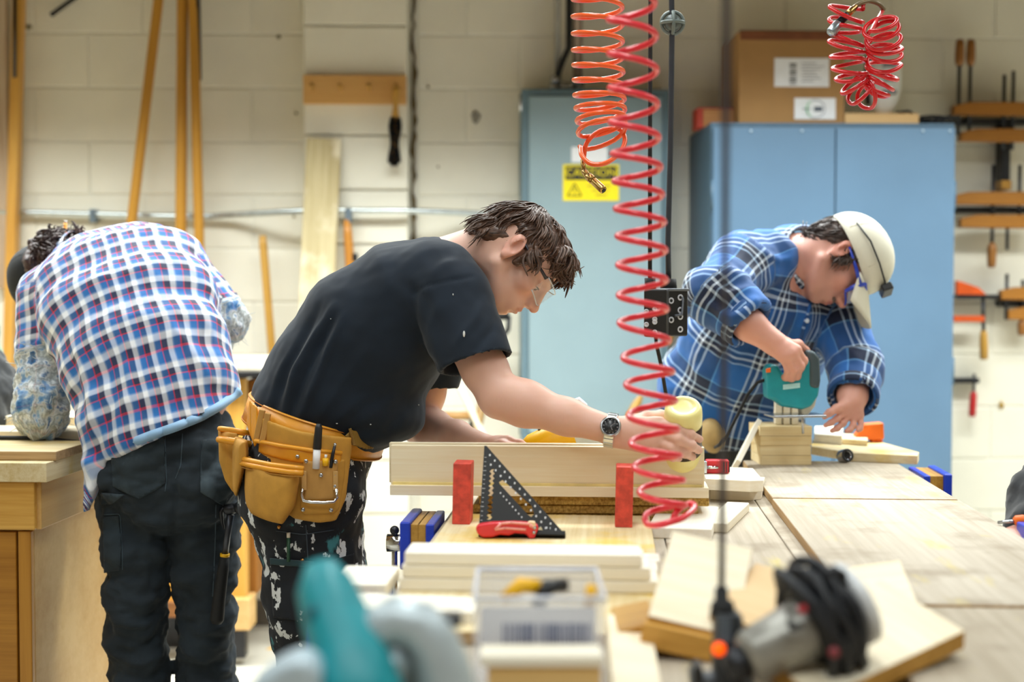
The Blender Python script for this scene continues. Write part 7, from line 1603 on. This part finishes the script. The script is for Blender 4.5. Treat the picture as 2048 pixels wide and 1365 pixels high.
# ------------------------------------------------------------------ people cut off by the picture's edges
def edge_person(label, pelvis, chest, neck, head_px, f, u, sh, el, wr, jacket, trousers, skinc, side, nr=.09):
    p = thing('person', V((pelvis.x, pelvis.y, 0)), label, 'person'); h = Head(head_px, -1 if side > 0 else 1, f, u, .95)
    allp = [pelvis, chest, neck, h.C, *sh, *el, *wr]; lo = [min(q[i] for q in allp)-.24 for i in range(3)]; hi = [max(q[i] for q in allp)+.24 for i in range(3)]
    lg = [(pelvis+V((s_*.09, 0, -.03)), pelvis+V((s_*.10, -.03, -.45)), V((pelvis.x+s_*.10, pelvis.y, .09))) for s_ in (-1, 1)]
    F = Field(axis(lo[0], hi[0], .009), axis(lo[1], hi[1], .009), axis(-.02, hi[2], .009, [(h.C.z-.15, h.C.z+.2, .005)])); F.loft([(pelvis, .14, .11), (chest, .16, .10), (neck, .07, .06)], (1, 0, 0), .03); h.build(F, neck=neck)
    for a, b, c in zip(sh, el, wr):
        F.chain([a, b, c], [.045, .04, .028], .02); dr = (c-b).normalized(); sd = dr.cross(V((0, 0, 1))).normalized()
        hand(F, c, [[c+dr*.085+sd*x, c+dr*.12+sd*x+V((0, 0, -.012)), c+dr*.14+sd*x+V((0, 0, -.03)), c+dr*.145+sd*x+V((0, 0, -.045))] for x in (.03, .01, -.01, -.028)], [c+dr*.03+sd*.03, c+dr*.055+sd*.045, c+dr*.08+sd*.05, c+dr*.1+sd*.05])
    for l in lg: F.chain(l, [.08, .055, .045], .02)
    v, q = F.mesh(); np_mesh('body', v, q, skin('edge_skin', skinc), p, col=h.colour(v, skinc))
    F = Field(axis(lo[0], hi[0], .009), axis(lo[1], hi[1], .009), axis(lo[2]-.1, hi[2], .009)); F.loft([(pelvis+V((0, 0, -.04)), .165, .135), (pelvis.lerp(chest, .5), .175, .135), (chest, .19, .125), (neck, .085, .075)], (1, 0, 0), .03)
    for a, b, c in zip(sh, el, wr): F.chain([a.lerp(chest, .3), a, b, b.lerp(c, .85)], [nr, .088, .074, .056], .02)
    F.plane(neck.lerp(h.C, .3), h.C-neck, .005, box=.08)
    v, q = F.mesh(); n = normals(v, q); v = wrinkle(v, n, .014, (11, 11, 11), 3.0); np_mesh('jacket', v, q, jacket, p)
    F = Field(axis(pelvis.x-.3, pelvis.x+.3, .01), axis(pelvis.y-.3, pelvis.y+.3, .01), axis(.05, pelvis.z+.1, .01)); F.loft([(pelvis+V((0, 0, -.1)), .16, .125), (pelvis, .155, .12)], (1, 0, 0), .03)
    for l in lg: F.chain(l, [.1, .08, .075], .02)
    v, q = F.mesh(); np_mesh('trousers', v, q, trousers, p)
    for l in lg: MB().tube([l[2]+V((0, .05, -.04)), l[2]+V((0, -.05, -.04)), l[2]+V((0, -.14, -.05))], [.045, .047, .025], 10).build('shoe', BOOT, p)
    w = h.w; c = h.C; F = Field(axis(c.x-.18, c.x+.18, .006), axis(c.y-.18, c.y+.18, .006), axis(c.z-.18, c.z+.18, .006)); F.ell(w(-.006, 0, .045), (.105, .084, .09), h.R, .01); F.plane(w(0, 0, .01), h.f*.6-h.u*.8, .01); v, q = F.mesh(); np_mesh('hair', v, q, HM2, p)
    return p
pe = edge_person('person in sage green top and black sleeves at the far left edge', P(-205, 900, 4.06), P(-165, 690, 3.97), P(-165, 600, 3.9), (-165, 520, 3.8), (.2, -.3, -.9), (.1, -.9, .3), [P(-78, 668, 3.85), P(-260, 670, 3.8)], [P(-26, 806, 3.75), P(-300, 800, 3.7)], [P(-75, 872, 3.55), P(-250, 880, 3.5)],
    cloth('sage_cloth', '#7E8E74', .9, .12), TR3, SK2, -1)
F = Field(axis(-1.75, -1.2, .009), axis(3.3, 4.0, .009), axis(.75, 1.2, .009)); F.chain([P(-50, 752, 3.80), P(-24, 808, 3.75), P(-70, 868, 3.58)], [.094, .094, .07], .02)
v, q = F.mesh(); v = wrinkle(v, normals(v, q), .012, (12, 12, 12)); np_mesh('black_sleeve', v, q, cloth('sleeve_black', '#14171B', .9), pe)
edge_person('person in dark hooded jacket bending at the far right edge', P(2300, 1060, 2.86), P(2240, 960, 2.76), P(2215, 905, 2.70), (2200, 855, 2.60), (-.3, -.4, -.85), (-.8, -.3, .4), [P(2140, 1010, 2.72), P(2300, 1020, 2.8)], [P(2100, 1010, 2.66), P(2330, 1120, 2.7)], [P(2062, 1064, 2.55), P(2240, 1150, 2.62)],
    cloth('black_hoodie', '#16191F', .9, .12), TR3, SK3, 1, .1)
o = thing('screwdriver', P(2045, 1048, 2.52), 'orange handled screwdriver held by the person at the far right edge', 'screwdriver')
MB().tube([P(2028, 1043, 2.54), P(2032, 1042, 2.54), P(2062, 1040, 2.53), P(2075, 1041, 2.53)], [.006, .0095, .0105, .007], 12).build('handle', ORANGE, o); MB().tube([P(2028, 1043, 2.54), P(1996, 1046, 2.56)], .003, 8).build('shaft', STEEL, o)
